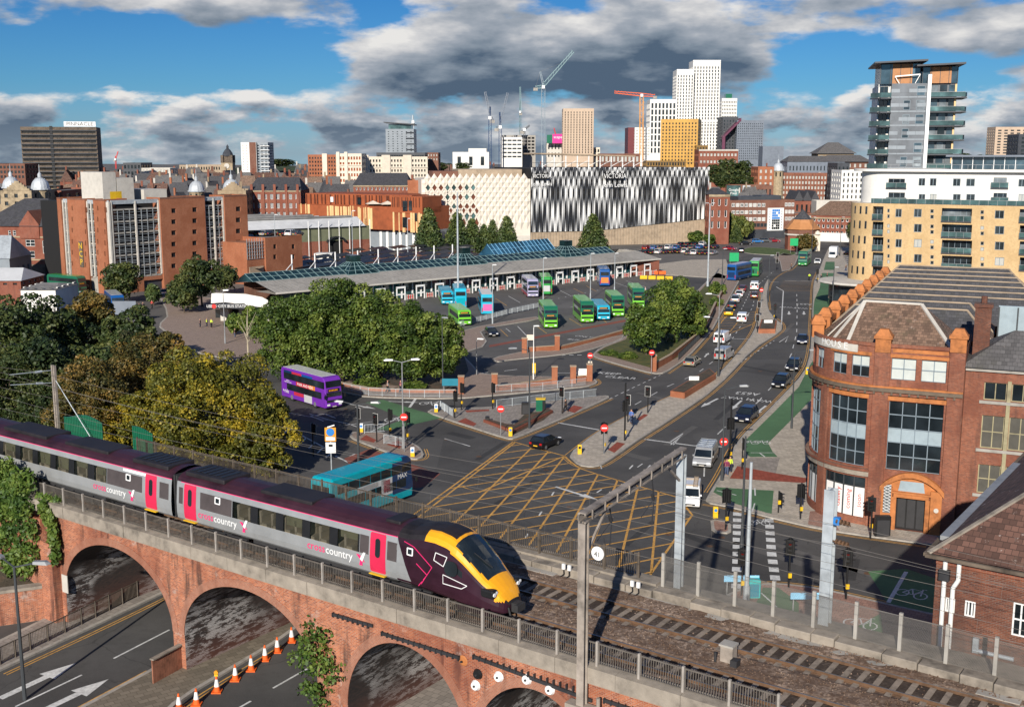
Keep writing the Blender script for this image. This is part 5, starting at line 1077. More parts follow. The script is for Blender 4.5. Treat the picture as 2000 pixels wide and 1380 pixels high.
 b=G(640,1412,ZL); tree('self_sown_sapling','bushy green sapling growing up against the viaduct pier',b,6.3,1.75,'leaf_ivy',91,n=3800,leaf=.17,h0=.4,nc=40,cr=.3,world_z=ZL)
 # ivy hanging over the parapet
 T=thing('ivy','curtain of green ivy hanging over the left end of the viaduct','ivy',world=VF@TR((-3,-.5,3)))
 r=random.Random(5); cl=[]
 for i in range(90):
  u=r.uniform(-9,0.0); z=r.uniform(4.2,11.4);
  if z>10.2 and u>-.6: continue
  w=.55+.25*(z>9); cl.append((u,-.45-.25*(z<9)-.2*r.random(),z,w*r.uniform(.7,1.2),w*.6,w*1.2))
 for i in range(26): f=i/26; cl.append((.9+1.0*sin(f*2),-.5,9.6-4.2*f*(.5+.5*r.random()),.38,.3,.5))
 for i in range(10): cl.append((-.2+.25*i,.1,10.0+.1*r.random(),.3,.3,.25))
 me=leaf_mesh('foliage',cl,15000,.17,'leaf_ivy',7,.2,.35); inst('foliage',me,T,VF)
 # shrubs at the foot of the verge and along the road
 sh=None
 for i,(x,y,w,h,lab) in enumerate([(1190,694,40,10,'low green shrub at the tip of the planted verge'),(1225,700,46,12,'low green shrub behind the no-entry signs'),(1400,575,40,22,'green shrub behind the brick wall of the main road'),(1398,598,30,16,'small shrub by the tall lighting column'),(720,755,70,16,'clipped shrub row along the station pavement'),(640,758,60,16,'shrub behind the purple bus'),(810,760,60,14,'shrub beside the blue direction board')]):
  b=G(x,y); s=(y-300)/CH; W=TR(b)@RO(i,4,'Z')@Matrix.Diagonal((w/s/2/2,w/s/2/2,h/s/2,1))
  if sh is None: sh=tree('shrub',lab,Vector((0,0,0)),2,2,'leaf_green',95,n=2500,leaf=.24,h0=.1,nc=24,group='low shrubs'); sh['category']='shrub'; sh.matrix_basis=W; WM[sh]=W
  else: c=copy_tree(sh,None,W); c['label']=lab
build_trees()
# building tools
def fu(F,px,py): # where the sight line of a photo point meets the facade plane: along, height
 I=F.inverted(); o=I@Vector((0,0,CH)); r=I.to_3x3()@ray(px,py); t=-o.y/r.y; p=o+r*t; return p.x,p.z
def opx(F,x0,y0,x1,y1):
 xm,ym=(x0+x1)/2,(y0+y1)/2; return (fu(F,x0,ym)[0],fu(F,xm,y1)[1],fu(F,x1,ym)[0],fu(F,xm,y0)[1])
def gops(x0,x1,n,ww,zs,wh,jit=0): # a grid of openings: n columns of width ww between x0 and x1, sills zs, height wh
 p=(x1-x0)/n; return [(x0+p*(i+.5)-ww/2,z,x0+p*(i+.5)+ww/2,z+wh) for i in range(n) for z in zs]
_WC={}
def win_meshes(w,h,nx,ny,fm,gm,fw):
 k=(round(w,2),round(h,2),nx,ny,fm,gm,fw)
 if k not in _WC:
  mb=MB(); mb.box(0,-.04,0,w,.04,fw); mb.box(0,-.04,h-fw,w,.04,h); mb.box(0,-.04,fw,fw,.04,h-fw); mb.box(w-fw,-.04,fw,w,.04,h-fw)
  for i in range(1,nx): x=w*i/nx; mb.box(x-fw/2,-.035,fw,x+fw/2,.035,h-fw)
  for j in range(1,ny): z=h*j/ny; mb.box(fw,-.03,z-fw/2,w-fw,.03,z+fw/2)
  a=mb; pm=MB(); pm.poly([(fw,.01,fw),(w-fw,.01,fw),(w-fw,.01,h-fw),(fw,.01,h-fw)])
  def mk(m,nm,mt):
   me=bpy.data.meshes.new(nm); me.from_pydata([tuple(p) for p in m.v],[],m.f); me.materials.append(MT(mt)); me.update(); return me
  _WC[k]=(mk(a,'window',fm),mk(pm,'pane',gm))
 return _WC[k]
def window(T,F,op,dep=.15,nx=2,ny=1,fm='frame_white',gm='glass_win',fw=.07,name='window'):
 f,p=win_meshes(op[2]-op[0],op[3]-op[1],nx,ny,fm,gm,fw); W=F@TR((op[0],dep,op[1])); o=inst(name,f,T,W); inst('pane',p,o,W); return o
def panes(T,F,ops,dep=.15,gm='glass_win',fm=None,fw=.06,nx=1,ny=1,name='window_panes'): # windows too small to pick apart, joined
 mb=MB(F)
 for a,b,c,d in ops:
  mb.poly([(a,dep,b),(c,dep,b),(c,dep,d),(a,dep,d)],0)
  if fm:
   y=dep-.03
   for q in [(a,b,c,b+fw),(a,d-fw,c,d)]+[(a+(c-a)*i/nx-fw/2,b,a+(c-a)*i/nx+fw/2,d) for i in range(1,nx)]+[(a,b+(d-b)*j/ny-fw/2,c,b+(d-b)*j/ny+fw/2) for j in range(1,ny)]+[(a,b,a+fw,d),(c-fw,b,c,d)]:
    mb.poly([(q[0],y,q[1]),(q[2],y,q[1]),(q[2],y,q[3]),(q[0],y,q[3])],1)
 if mb.v: mb.b(name,[gm,fm or gm],T,kind='stuff')
def sides(F,W,D): return dict(f=(F,W),r=(F@TR((W,0,0))@RO(PI/2,4,'Z'),D),b=(F@TR((W,D,0))@RO(PI,4,'Z'),W),l=(F@TR((0,D,0))@RO(-PI/2,4,'Z'),D))
def shell(T,F,W,D,z0,z1,mat,ops={},dep=.25,roof='roof_grey',par=.5,name='wall'):
 sd_=sides(F,W,D)
 for k,(f,w) in sd_.items():
  mb=MB(f); mb.wall(w,z0,z1,ops.get(k,[]),dep); mb.b(name,mat,T)
 if roof:
  mb=MB(F); mb.box(.25,.25,z1-par-.1,W-.25,D-.25,z1-par); mb.b('roof',roof,T)
 return sd_
def trim(T,F,W,z,h,out,mat,x0=0,name='cornice',d=.0): mb=MB(F); mb.box(x0-out*.0,-out,z,x0+W,d+.02,z+h); return mb.b(name,mat,T)
def gable_roof(T,F,x0,x1,y0,y1,z,h,mat,axis='x',hip=0,name='roof',over=.3):
 mb=MB(F); x0-=over;x1+=over;y0-=over;y1+=over
 if axis=='x': a,b=(x0+hip,(y0+y1)/2,z+h),(x1-hip,(y0+y1)/2,z+h); fs=[[(x0,y0,z),(x1,y0,z),b,a],[(x1,y1,z),(x0,y1,z),a,b],[(x0,y1,z),(x0,y0,z),a],[(x1,y0,z),(x1,y1,z),b]]
 else: a,b=((x0+x1)/2,y0+hip,z+h),((x0+x1)/2,y1-hip,z+h); fs=[[(x1,y0,z),(x1,y1,z),b,a],[(x0,y1,z),(x0,y0,z),a,b],[(x0,y0,z),(x1,y0,z),a],[(x1,y1,z),(x0,y1,z),b]]
 for f in fs: mb.poly(f)
 mb.poly([(x0,y0,z),(x0,y1,z),(x1,y1,z),(x1,y0,z)]); return mb.b(name,mat,T)
def sb(name,label,x0,x1,yt,Y,mat,D=16,dY=0,yb=345,rows=5,cols=6,fw=.6,fh=.55,glass='glass_win',group=None,roof='roof_grey',srows=None,scols=4,fm=None,nx=1,trimm=None,cat='building',z0=-3,off=.06):
 p0=Wp(x0,yt,Y); p1=Wp(x1,yt,Y+dY); F,W=fr2((p0.x,p0.y,0),(p1.x,p1.y,0)); H=p0.z
 T=thing(name,label,cat,world=F@TR((W/2,D/2,z0)),group=group); zb=max(2,Wp(x0,yb,Y).z); hh=H-zb; ph=hh*(1-off)/rows if rows else 0
 zs=[zb+ph*i+ph*(1-fh)/2 for i in range(rows)]; o={}
 if rows:
  o['f']=gops(W*.02,W*.98,cols,W*.96/cols*fw,zs,ph*fh)
  if scols:
   for k in'rl': o[k]=gops(D*.03,D*.97,scols,D*.94/scols*fw,zs,ph*fh)
 s=shell(T,F,W,D,z0,H,mat,o,.3,roof)
 for k in o: panes(T,s[k][0],o[k],.28,glass,fm,.12,nx)
 if trimm: trim(T,F,W,H-.8,.8,.25,trimm)
 return T,F,W,H,zb
# brick corner building with the curved end
def corner_building():
 E_=Vector((31.2,93.9)); t=Vector((.912,-.41)).normalized(); n=Vector((-t.y,t.x)); r=6.5; C=E_+n*r; L=r*R(91); a0=math.atan2(-n.y,-n.x)
 def mp(s,y,z):
  if s>=0: p=E_+t*s+n*y
  elif s>-L: a=a0+s/r; p=C+Vector((cos(a),sin(a)))*(r-y)
  else:
   a=a0-L/r; o=Vector((cos(a),sin(a))); d=Vector((o.y,-o.x)); p=C+o*(r-y)+d*(-s-L)
  return Vector((p.x,p.y,z))
 FH=frame((E_.x,E_.y,0),t); T=thing('corner_building','red brick corner building with rounded end, big steel windows and orange terracotta trim','building',world=FH)
 SE=6.7; SB=-L-52
 class CW(MB):
  def b(s,name,mats,parent,uv=False,**k):
   flat=[tuple(p) for p in s.v]; s.v=[mp(*p) for p in s.v]; o=MB.b(s,name,mats,parent,**k)
   if uv:
    l=o.data.uv_layers.new(name='UVMap'); d=l.data
    for lp in o.data.loops: q=flat[lp.vertex_index]; d[lp.index].uv=(q[0]+(q[1] if q[1]>.01 else 0),q[2])
   return o
 def cbox(mb,a,b,y0,y1,z0,z1,m=0):
  k=max(1,int(abs(b-a)/.5)) if a<0 else 1
  for i in range(k): mb.box(a+(b-a)*i/k,y0,z0,a+(b-a)*(i+1)/k,y1,z1,m)
 # bays: (s0,s1)
 bays=[(.95,5.3),(-4.5,-.85),(-9.2,-5.7)]+[(-L-4.6-5.6*i-.0,-L-.9-5.6*i) for i in range(9)]
 big=[];top=[];shop=[]
 for a,b in bays:
  big.append((a,5.35,b,11.35)); m=(a+b)/2; top+=[(a,13.2,m-.22,15.05),(m+.22,13.2,b,15.05)]
  if a<.9: shop.append((a-.2,.75,b+.2,4.35))
 cuts=[]
 k=-L
 while k<0: cuts.append((k,-5,k+.0,-5)); k+=.45
 mb=CW(); ops=big+top+shop+[(2.0,.13,4.35,3.0)]
 # split the curved part into narrow strips so that it bends
 us=sorted({SB,SE}|{q for o in ops for q in(o[0],o[2])}|{-L+.45*i for i in range(int(L/.45)+1)}|{0.0}); zs=sorted({0,16.0}|{q for o in ops for q in(o[1],o[3])})
 for i in range(len(us)-1):
  cu=(us[i]+us[i+1])/2; oc=[o for o in ops if o[0]<cu<o[2]]; run=0.0; seg=[]
  for o in sorted(oc,key=lambda q:q[1]): seg.append((run,o[1])); run=o[3]
  seg.append((run,16.0))
  for z0,z1 in seg:
   if z1-z0>.01: mb.poly([(us[i],0,z0),(us[i+1],0,z0),(us[i+1],0,z1),(us[i],0,z1)])
 for a,b,c,d in ops:
  k=6
  for i in range(k):
   x0,x1=a+(c-a)*i/k,a+(c-a)*(i+1)/k; mb.poly([(x0,0,b),(x1,0,b),(x1,.32,b),(x0,.32,b)]); mb.poly([(x0,0,d),(x0,.32,d),(x1,.32,d),(x1,0,d)])
  mb.poly([(a,0,b),(a,.32,b),(a,.32,d),(a,0,d)]); mb.poly([(c,0,b),(c,0,d),(c,.32,d),(c,.32,b)])
 mb.b('wall','brick_mill',T,uv=True)
 # windows
 def win(op,nx,ny,mats,solid=()):
  a,b,c,d=op; k=nx; mb=CW(); pn=CW(); wd_=(c-a)/nx; hd=(d-b)/ny
  for i in range(nx+1): x=a+wd_*i; w=.07; mb.box(max(a,x-w/2),.2,b,min(c,x+w/2),.3,d)
  for j in range(ny+1):
   z=b+hd*j
   for i in range(nx): mb.box(a+wd_*i,.2,max(b,z-.04),a+wd_*(i+1),.28,min(d,z+.04))
  w_=mb.b('window','frame_blue',T)
  for j in range(ny):
   for i in range(nx):
    q=CW(); q.poly([(a+wd_*i+.03,.26,b+hd*j+.03),(a+wd_*(i+1)-.03,.26,b+hd*j+.03),(a+wd_*(i+1)-.03,.26,b+hd*(j+1)-.03),(a+wd_*i+.03,.26,b+hd*(j+1)-.03)]); q.b('pane',mats(i,j),w_)
 for i,o in enumerate(big):
  if i<5: win(o,4,5,lambda i,j:'panel_blue' if j==2 else 'glass')
  else: win(o,2,3,lambda i,j:'panel_blue' if j==1 else 'glass')
 for o in top[:10]: win(o,2,2,(lambda i,j:'blind_white') if o[0]>0 else (lambda i,j:'blind_white' if j==1 else 'glass'))
 for o in top[10:]: win(o,1,1,lambda i,j:'glass')
 for q,o in enumerate(shop[:3]):
  a,b,c,d=o; n_=4
  mb=CW()
  for i in range(n_+1): x=a+(c-a)*i/n_; mb.box(x-.05,.12,b,x+.05,.24,d)
  for i in range(n_): mb.box(a+(c-a)*i/n_,.12,3.4,a+(c-a)*(i+1)/n_,.22,3.48)
  w_=mb.b('shop_window','frame_dark',T)
  for i in range(n_):
   x0,x1=a+(c-a)*i/n_+.06,a+(c-a)*(i+1)/n_-.06
   p=CW(); p.poly([(x0,.2,3.5),(x1,.2,3.5),(x1,.2,d),(x0,.2,d)]); p.b('pane','glass',w_)
   p=CW(); p.poly([(x0,.19,b),(x1,.19,b),(x1,.19,3.38),(x0,.19,3.38)]); p.b('white_poster','white',w_)
   if q==0 and i>0:
    s=['','Gallery','coming','soon'][i]; xm=(x0+x1)/2; P=mp(xm,.17,2.2); a_=a0+xm/r; o_=Vector((cos(a_),sin(a_),0)); u_=Vector((-o_.y,o_.x,0))
    Mx=Matrix(((0,u_.x*-1,o_.x,P.x),(0,u_.y*-1,o_.y,P.y),(1,0,0,P.z),(0,0,0,1))); text(s,.62,'red',Mx,'poster_lettering',w_,ext=.003)
 for o in shop[3:]:
  a,b,c,d=o; p=CW(); p.poly([(a,.25,b),(c,.25,b),(c,.25,d),(a,.25,d)]); p.b('shop_window','glass',T)
 # bands of stone and terracotta following the curve
 def band(z0,z1,out,mat,name,a=SB,b=SE):
  mb=CW(); us=[SB,-L-.01]+[-L+.45*i for i in range(1,int(L/.45)+1)]+[0,SE]; us=sorted({q for q in us if a<=q<=b}|{a,b})
  for x0,x1 in zip(us,us[1:]): mb.poly([(x0,-out,z0),(x1,-out,z0),(x1,-out,z1),(x0,-out,z1)]); mb.poly([(x0,-out,z1),(x1,-out,z1),(x1,.02,z1),(x0,.02,z1)]); mb.poly([(x0,.02,z0),(x1,.02,z0),(x1,-out,z0),(x0,-out,z0)])
  mb.poly([(b,-out,z0),(b,.02,z0),(b,.02,z1),(b,-out,z1)]); return mb.b(name,mat,T)
 band(4.55,5.0,.22,'coping','fascia',SB,-.4); band(5.0,5.22,.34,'brick_mill2','string_course',SB,-.4); band(12.15,12.45,.42,'stone_dark','cornice'); band(12.45,12.6,.25,'terracotta','cornice'); band(11.85,12.15,.2,'brick_mill2','cornice'); band(15.95,16.25,.14,'brick_mill2','parapet_coping'); band(11.4,11.75,.06,'terracotta','window_head',.8,5.5); band(11.4,11.75,.06,'terracotta','window_head',-4.7,-.75); band(15.1,15.38,.06,'terracotta','window_head',.8,5.5); band(15.1,15.38,.06,'terracotta','window_head',-4.7,-.7); band(15.55,15.85,.05,'terracotta','parapet_band',1.0,5.4)
 mb=CW()
 for i in range(24): s=-L+ i*(L+SE)/24; mb.box(s,-.34,11.9,s+.16,0,12.13)
 mb.b('bracket_row','stone_dark',T,kind='stuff')
 mb=CW(); cbox(mb,-8.2,-1.9,-.12,.0,15.3,16.15); sg=mb.b('name_board','concrete_pale',T)
 for ch,s in zip('HOUSE',(-5.6,-4.95,-4.3,-3.65,-3.0)):
  P=mp(s,-.14,15.7); a_=a0+s/r; o_=Vector((cos(a_),sin(a_),0)); u_=Vector((-o_.y,o_.x,0)); text(ch,.85,'white',Matrix(((u_.x,0,o_.x,P.x),(u_.y,0,o_.y,P.y),(0,1,0,P.z),(0,0,0,1))),'name_letter',sg,ext=.01)
 # pilasters and terracotta caps
 for s,w,z1 in [(.2,1.25,16.0),(6.1,1.2,16.4),(-5.1,.9,12.0)]:
  mb=CW(); cbox(mb,s-w/2,s+w/2,-.22,0,.13,z1); mb.b('pilaster','brick_mill2',T)
 def cap(s,z,w=1.25):
  p=mp(s,.25,0); ang=math.atan2(t.y,t.x) if s>-1 else (a0+max(s,-L)/r+PI/2)
  M_=TR((p.x,p.y,z))@RO(ang,4,'Z'); mb=MB(M_); h=w/2; mb.box(-h,-h*.9,-.6,h,h*.9,.55); mb.box(-h-.12,-h-.05,.55,h+.12,h+.05,.8)
  mb.add([(-h-.05,-h,.8),(h+.05,-h,.8),(h+.05,h,.8),(-h-.05,h,.8),(-h*.55,-h*.5,1.35),(h*.55,-h*.5,1.35),(h*.55,h*.5,1.35),(-h*.55,h*.5,1.35)],[(0,1,5,4),(1,2,6,5),(2,3,7,6),(3,0,4,7),(4,5,6,7)]); mb.b('finial','terracotta',T)
 cap(.2,16.1); cap(6.1,16.5)
 for i in range(10):
  cap(-8.6-5.6*i*.96,16.3,1.15)
  if i<9:
   p=mp(-8.6-5.6*i*.96-2.7,.25,16.35); q=mp(-8.6-5.6*i*.96-.9,.25,16.35); q2=mp(-8.6-5.6*i*.96-4.6,.25,16.35); mb=MB(); mb.bar(q,q2,.5,.5); mb.b('parapet_rail','terracotta',T)
 # doorway with its segmental terracotta arch
 mb=MB(FH); x0,x1=.75,5.65
 for a,b in((x0,x0+.9),(x1-.9,x1)): mb.box(a,-.3,.13,b,0,3.9)
 mb.box(1.75,-.25,3.05,4.6,.02,3.4); mb.box(1.6,-.35,3.4,4.75,.02,3.55); mb.box(1.65,-.25,.13,2.0,.02,3.05); mb.box(4.35,-.25,.13,4.7,.02,3.05); mb.box(2.0,-.06,3.55,4.35,.02,4.5)
 for k,(rr,o) in enumerate(((.55,.45),)):
  N=14
  for i in range(N):
   f0,f1=i/N,(i+1)/N; xa,xb=x0-.15+(x1-x0+.3)*f0,x0-.15+(x1-x0+.3)*f1; za,zb=3.9+1.45*sin(PI*f0)**.8,3.9+1.45*sin(PI*f1)**.8
   mb.add([(xa,-.45,za-.45),(xb,-.45,zb-.45),(xb,-.45,zb),(xa,-.45,za),(xa,.02,za-.45),(xb,.02,zb-.45),(xb,.02,zb),(xa,.02,za)],[(0,1,2,3),(3,2,6,7),(1,0,4,5)])
   mb.poly([(xa,-.05,3.4),(xb,-.05,3.4),(xb,-.05,zb-.4),(xa,-.05,za-.4)])
 mb.b('door_surround','terracotta',T)
 mb=MB(FH); mb.box(2.0,.28,.13,4.35,.34,3.0); d_=mb.b('door','black',T)
 for k in range(3): mb=MB(FH); mb.box(2.1+.78*k,.24,.3,2.75+.78*k,.3,2.85); mb.b('door_panel','dark',d_)
 mb=MB(FH); mb.poly([(2.1,-.075,3.6),(4.25,-.075,3.6),(4.1,-.075,4.5),(2.25,-.075,4.5)]); mb.b('fanlight','panel_blue',T)
 for a in(.95,):
  mb=MB(FH); mb.box(a,-.33,1.6,a+.6,-.28,4.1); w_=mb.b('side_light','glass_pale',T); mb=MB(FH)
  for k in range(9): mb.bar((a,-.36,1.7+k*.27),(a+.6,-.36,1.97+k*.27),.03); mb.bar((a+.6,-.36,1.7+k*.27),(a,-.36,1.97+k*.27),.03)
  mb.b('lattice','white',w_)
 mb=MB(FH); mb.cyl((5.25,-.32,2.3),(5.25,-.38,2.3),.2,n=12); mb.b('plaque','concrete_pale',T)
 # roofs: hipped tiled roof over the rounded end, then ridge after ridge of slate
 mb=MB(FH); P=[(-6.4,8.5,15.4)]+[tuple(FH.inverted()@mp(-L+i*L/8,.9,15.4)) for i in range(9)]+[(6.0,.8,15.4),(6.0,11,15.4),(-6.4,11,15.4)]
 a,b=(-2.2,6.2,19.0),(2.6,5.8,19.0)
 ring=P
 for p,q in zip(ring,ring[1:]+ring[:1]):
  mid=((p[0]+q[0])/2,(p[1]+q[1])/2);
  tgt=a if mid[0]<-1.5 else b if mid[0]>4.5 else None
  if tgt: mb.poly([p,q,tgt])
  else: mb.poly([p,q,b,a])
 mb.b('hip_roof','tile_brown',T)
 mb=MB(FH)
 for p in (P[2],P[4],P[6],P[10]): mb.bar(p,a if p[0]<1 else b,.32,.14)
 mb.bar(a,b,.3,.16); mb.b('hip_tiles','concrete_pale',T)
 for i in range(9):
  y0=10.4+5.3*i; y1=y0+5.3; xr=(8.5 if i<2 else 15.5-.5*i); z=15.3; h=2.5; hip=2.4; mb=MB(FH); A=(-6.3+hip,y0+2.3,z+h); B=(xr-hip,y0+2.3,z+h)
  mb.poly([(-6.3,y0,z),(xr,y0,z),B,A],0); mb.poly([(xr,y1,z),(-6.3,y1,z),A,B],0); mb.poly([(-6.3,y1,z),(-6.3,y0,z),A],1); mb.poly([(xr,y0,z),(xr,y1,z),B],1)
  mb.b('slate_roof',['slate','tile_brown'],T)
  mb=MB(FH); mb.bar(A,B,.24,.12); mb.bar((-6.3,y0,z),A,.18,.1); mb.bar((xr,y0,z),B,.18,.1); mb.b('ridge_tiles','concrete_tan',T)
 # plain walls closing the back
 mb=MB(FH); mb.box(6.69,.6,0,6.72,10,16); mb.b('end_wall','brick_mill2',T); mb=MB(FH); mb.box(-6.5,58,0,15,58.3,15.5); mb.box(15.5,11,0,15.8,58,15.4); mb.b('rear_wall','brick_mill2',T)
 # right wing with worn windows
 W2=FH@TR((6.75,1.0,0)); ops=[]
 Tw=T
 for xa in(1.5,3.6,6.6,8.7): ops+= [(xa,11.9,xa+1.75,13.4),(xa,7.8,xa+1.75,10.6),(xa,3.9,xa+1.75,6.4)]
 mb=MB(W2); mb.wall(12,0,14.6,ops,.3); mb.b('wing_wall','brick_mill2',T); mb=MB(W2); mb.box(12,0,0,12.3,12,14.6); mb.b('wing_end','brick_mill2',T)
 for o in ops:
  if o[1]>11:
   w_=window(T,W2,o,.2,2,1,'paint_cream','glass',.08)
  else: w_=window(T,W2,o,.2,2,2,'paint_cream','louvre',.08)
 for z in(3.6,7.5,11.6): trim(T,W2,10.5,z,.25,.12,'concrete',1.2,'sill')
 trim(T,W2,12,14.3,.35,.25,'concrete',0,'cornice')
 for xa in(3.27,8.37): mb=MB(W2); mb.box(xa,-.1,3.7,xa+.3,0,13.6); mb.b('mullion','paint_cream',T)
 gable_roof(T,W2,0,12,0,9,14.6,2.6,'slate_grey',hip=4,over=.5); mb=MB(W2); mb.box(.3,3,14.6,1.6,4.2,19.2); mb.box(.2,2.9,19.2,1.7,4.3,19.5); mb.cyl((.95,3.6,19.5),(.95,3.6,20.1),.25,n=8); mb.b('chimney','brick_dark',T)
 mb=MB(W2); mb.box(2,13,15,12,13.3,18.2); o=mb.b('roof_light','panel_blue',T); mb=MB(W2)
 for k in range(7): mb.box(2+k*1.6,12.9,15.2,2.12+k*1.6,13,18.1)
 mb.b('glazing_bar','frame_dark',o)
 return T
corner_building()
# tiled brick building at the lower right
def yard_building():
 F=VF@TR((53.4,11.3,0)); W,D=24,22; T=thing('yard_building','dark brick building with mossy red tiled hipped roof beside the tracks','building',world=F)
 ops=[opx(F,1846,1167,1865,1195),opx(F,1884,1173,1905,1204),opx(F,1977,1178,2010,1243),opx(F,1851,1274,1872,1287),opx(F,1876,1279,1897,1293),opx(F,1900,1285,1922,1298),opx(F,1972,1300,1998,1312)]
 sd_=sides(F,W,D)
 for k,(f,w) in sd_.items(): mb=MB(f); mb.wall(w,-.5,14.1,ops if k=='f' else [],.2); mb.b('wall','brick_dark',T)
 for i,o in enumerate(ops): window(T,F,o,.06,2 if i==2 else 3 if i<2 else 2,2 if i==2 else 1,'frame_white','glass',.07 if i<3 else .05)
 gable_roof(T,F,0,W,0,D,14.1,7.5,'tile_red',hip=10,over=.3)
 mb=MB(F); mb.bar((-.3,-.3,14.1),(9.65,11,21.62),.2,.1); mb.b('hip_tiles','coping',T)
 mb=MB(F); mb.box(-.4,-.5,13.92,W,-.33,14.08); mb.box(-.5,-.4,13.95,-.33,D,14.1); mb.b('gutter','stone_dark',T)
 mb=MB(F); mb.box(-.28,1.5,14.2,.12,17,14.42); mb.b('valley_lead','metal_grey',T)
 for k in(.42,.82): mb=MB(F); mb.cyl((k,-.12,6.5),(k,-.12,12.6),.1,n=8); mb.tube([(k,-.12,12.6),(k+.2*(k>.6),-.12,13.0),(k+.2*(k>.6),-.12,13.9)],.1,8); mb.b('downpipe','frame_white',T)
 mb=MB(F); mb.box(.2,-.3,12.9,.65,-.02,13.4); mb.b('rainwater_head','dark',T)
 mb=MB(F); mb.tube([(1.9,-.12,9.9),(3.6,-.12,9.9)],.1,8); mb.box(1.85,-.2,9.8,2.1,-.02,10.5); mb.b('vent_pipe','galv',T)
 trim(T,F,W,13.6,.25,.08,'brick_mill2')
yard_building()
# yellow apartments with white top floors
def apartments():
 p=Wp(1700,500,236); q=Wp(2000,500,222); F,W0=fr2((p.x,p.y,0),(q.x,q.y,0)); W=W0+14; D=26; ZT=fu(F,1850,400)[1]; ZW=fu(F,1850,336)[1]
 T=thing('apartment_block','yellow brick apartment block with white top floors and curved left end','building',world=F)
 rows=[407,436,465.5,496,527]; ops=[]; balc=[]
 zf=[fu(F,1760,y)[1] for y in(395,424,454,484,515)]
 def strip_px(x0,x1,yy,h):
  return [opx(F,x0,y,x1,y+h) for y in yy]
 wn=[]; sm=[]
 for x0,x1,dy in((1749,1761,0),(1785,1800,0),(1943,1961,3)): wn+=[opx(F,x0,y+dy*(1+i*.35)-(0),x1,y+dy*(1+i*.35)+16) for i,y in enumerate((408,437.5,467,496.5))]
 for x0,dy in((1733,0),(1817,1),(1915,3)):
  for i,y in enumerate((408,437.5,467,496.5)):
   for k in(0,11): sm.append(opx(F,x0,y+k+dy*(1+i*.3),x0+(4.5 if x0<1740 else 6.5),y+k+dy*(1+i*.3)+7))
 for x0,x1 in((1839,1898),(1991,2060)): balc+=[opx(F,x0,y+(3 if x0>1900 else 1)*(1+i*.3),x1,y+26+(3 if x0>1900 else 1)*(1+i*.3)) for i,y in enumerate((406,437,467.5,498))]
 lo=[opx(F,1704,y,1725,y+26) for y in(403,433,463,493,521)]
 ops=wn+sm+balc+lo
 shell(T,F,W,D,-.5,ZT,'brick_yellow',dict(f=ops),.3,None)
 for o in wn: window(T,F,o,.15,2,1,'frame_blue','glass_win',.09)
 for o in sm: window(T,F,o,.15,1,1,'frame_blue','glass_win',.07)
 def balcony(o,dep,F=F,glass='glass_green',name='balcony'):
  mb=MB(F); mb.box(o[0],-.35,o[1]-.1,o[2],dep,o[1]+.12); b=mb.b(name,'dark_clad',T); mb=MB(F); mb.box(o[0]+.03,-.33,o[1]+.2,o[2]-.03,-.30,o[1]+1.15); mb.b('glass_panel',glass,b)
  mb=MB(F); mb.box(o[0],-.36,o[1]+1.15,o[2],-.28,o[1]+1.2)
  n=max(2,int((o[2]-o[0])/1.4))
  for i in range(n+1): x=o[0]+(o[2]-o[0]-.05)*i/n; mb.box(x,-.36,o[1],x+.05,-.34,o[1]+1.15)
  mb.b('handrail','metal_grey',b)
  mb=MB(F); mb.poly([(o[0],dep-.05,o[1]),(o[2],dep-.05,o[1]),(o[2],dep-.05,o[3]),(o[0],dep-.05,o[3])]); g=mb.b('glazed_screen','glass_pale' if rnd.random()<.25 else 'glass',b)
  mb=MB(F)
  for i in range(n+2): x=o[0]+(o[2]-o[0]-.07)*i/(n+1); mb.box(x,dep-.1,o[1],x+.07,dep-.06,o[3])
  mb.b('screen_frame','frame_blue',b)
 for o in balc+lo:
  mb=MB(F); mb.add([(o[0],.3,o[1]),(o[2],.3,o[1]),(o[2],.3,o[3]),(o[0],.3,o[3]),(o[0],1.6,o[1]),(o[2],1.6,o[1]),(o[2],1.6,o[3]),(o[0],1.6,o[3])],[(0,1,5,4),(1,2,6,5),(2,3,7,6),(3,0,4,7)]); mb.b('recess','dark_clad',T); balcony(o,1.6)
 # rounded left end
 mb=MB(F); r=5.5; mb.lathe((0,r,0),[(r,-.5),(r,ZT)],14,0,-PI/2-PI*.62,PI*.62); mb.b('rounded_wall','brick_yellow',T,smooth=True)
 for i in range(5):
  z=zf[i]-2.6
  for a in(.25,.5,.8):
   A=-PI/2-a; M_=F@TR((r*cos(A),r+r*sin(A),z))@RO(A+PI/2,4,'Z'); mb=MB(M_); mb.box(-.22,-.03,0,.22,.1,1.6); f=mb.b('slot_window','frame_dark',T); mb=MB(M_); mb.box(-.15,-.05,.08,.15,.0,1.5); mb.b('pane','glass',f)
 mb=MB(F); mb.poly([(0,0,ZT-.02),(W,0,ZT-.02),(W,D,ZT-.02),(-3,D,ZT-.02)]); mb.lathe((0,r,0),[(r,ZT-.03),(.1,ZT-.03)],14,0,-PI/2-PI*.62,PI*.62); mb.b('terrace','concrete_pale',T)
 # terrace railing, white storeys
 mb=MB(F); mb.box(-.5,.12,ZT+.1,W,.14,ZT+1.0); mb.b('terrace_glass','glass_green',T); mb=MB(F); mb.box(-.5,.09,ZT+1.0,W,.15,ZT+1.05)
 k=0
 while k<W: mb.box(k,.09,ZT,k+.06,.15,ZT+1.0); k+=1.7
 mb.b('terrace_rail','metal_grey',T)
 FW=F@TR((0,2.0,0)); wo=[]
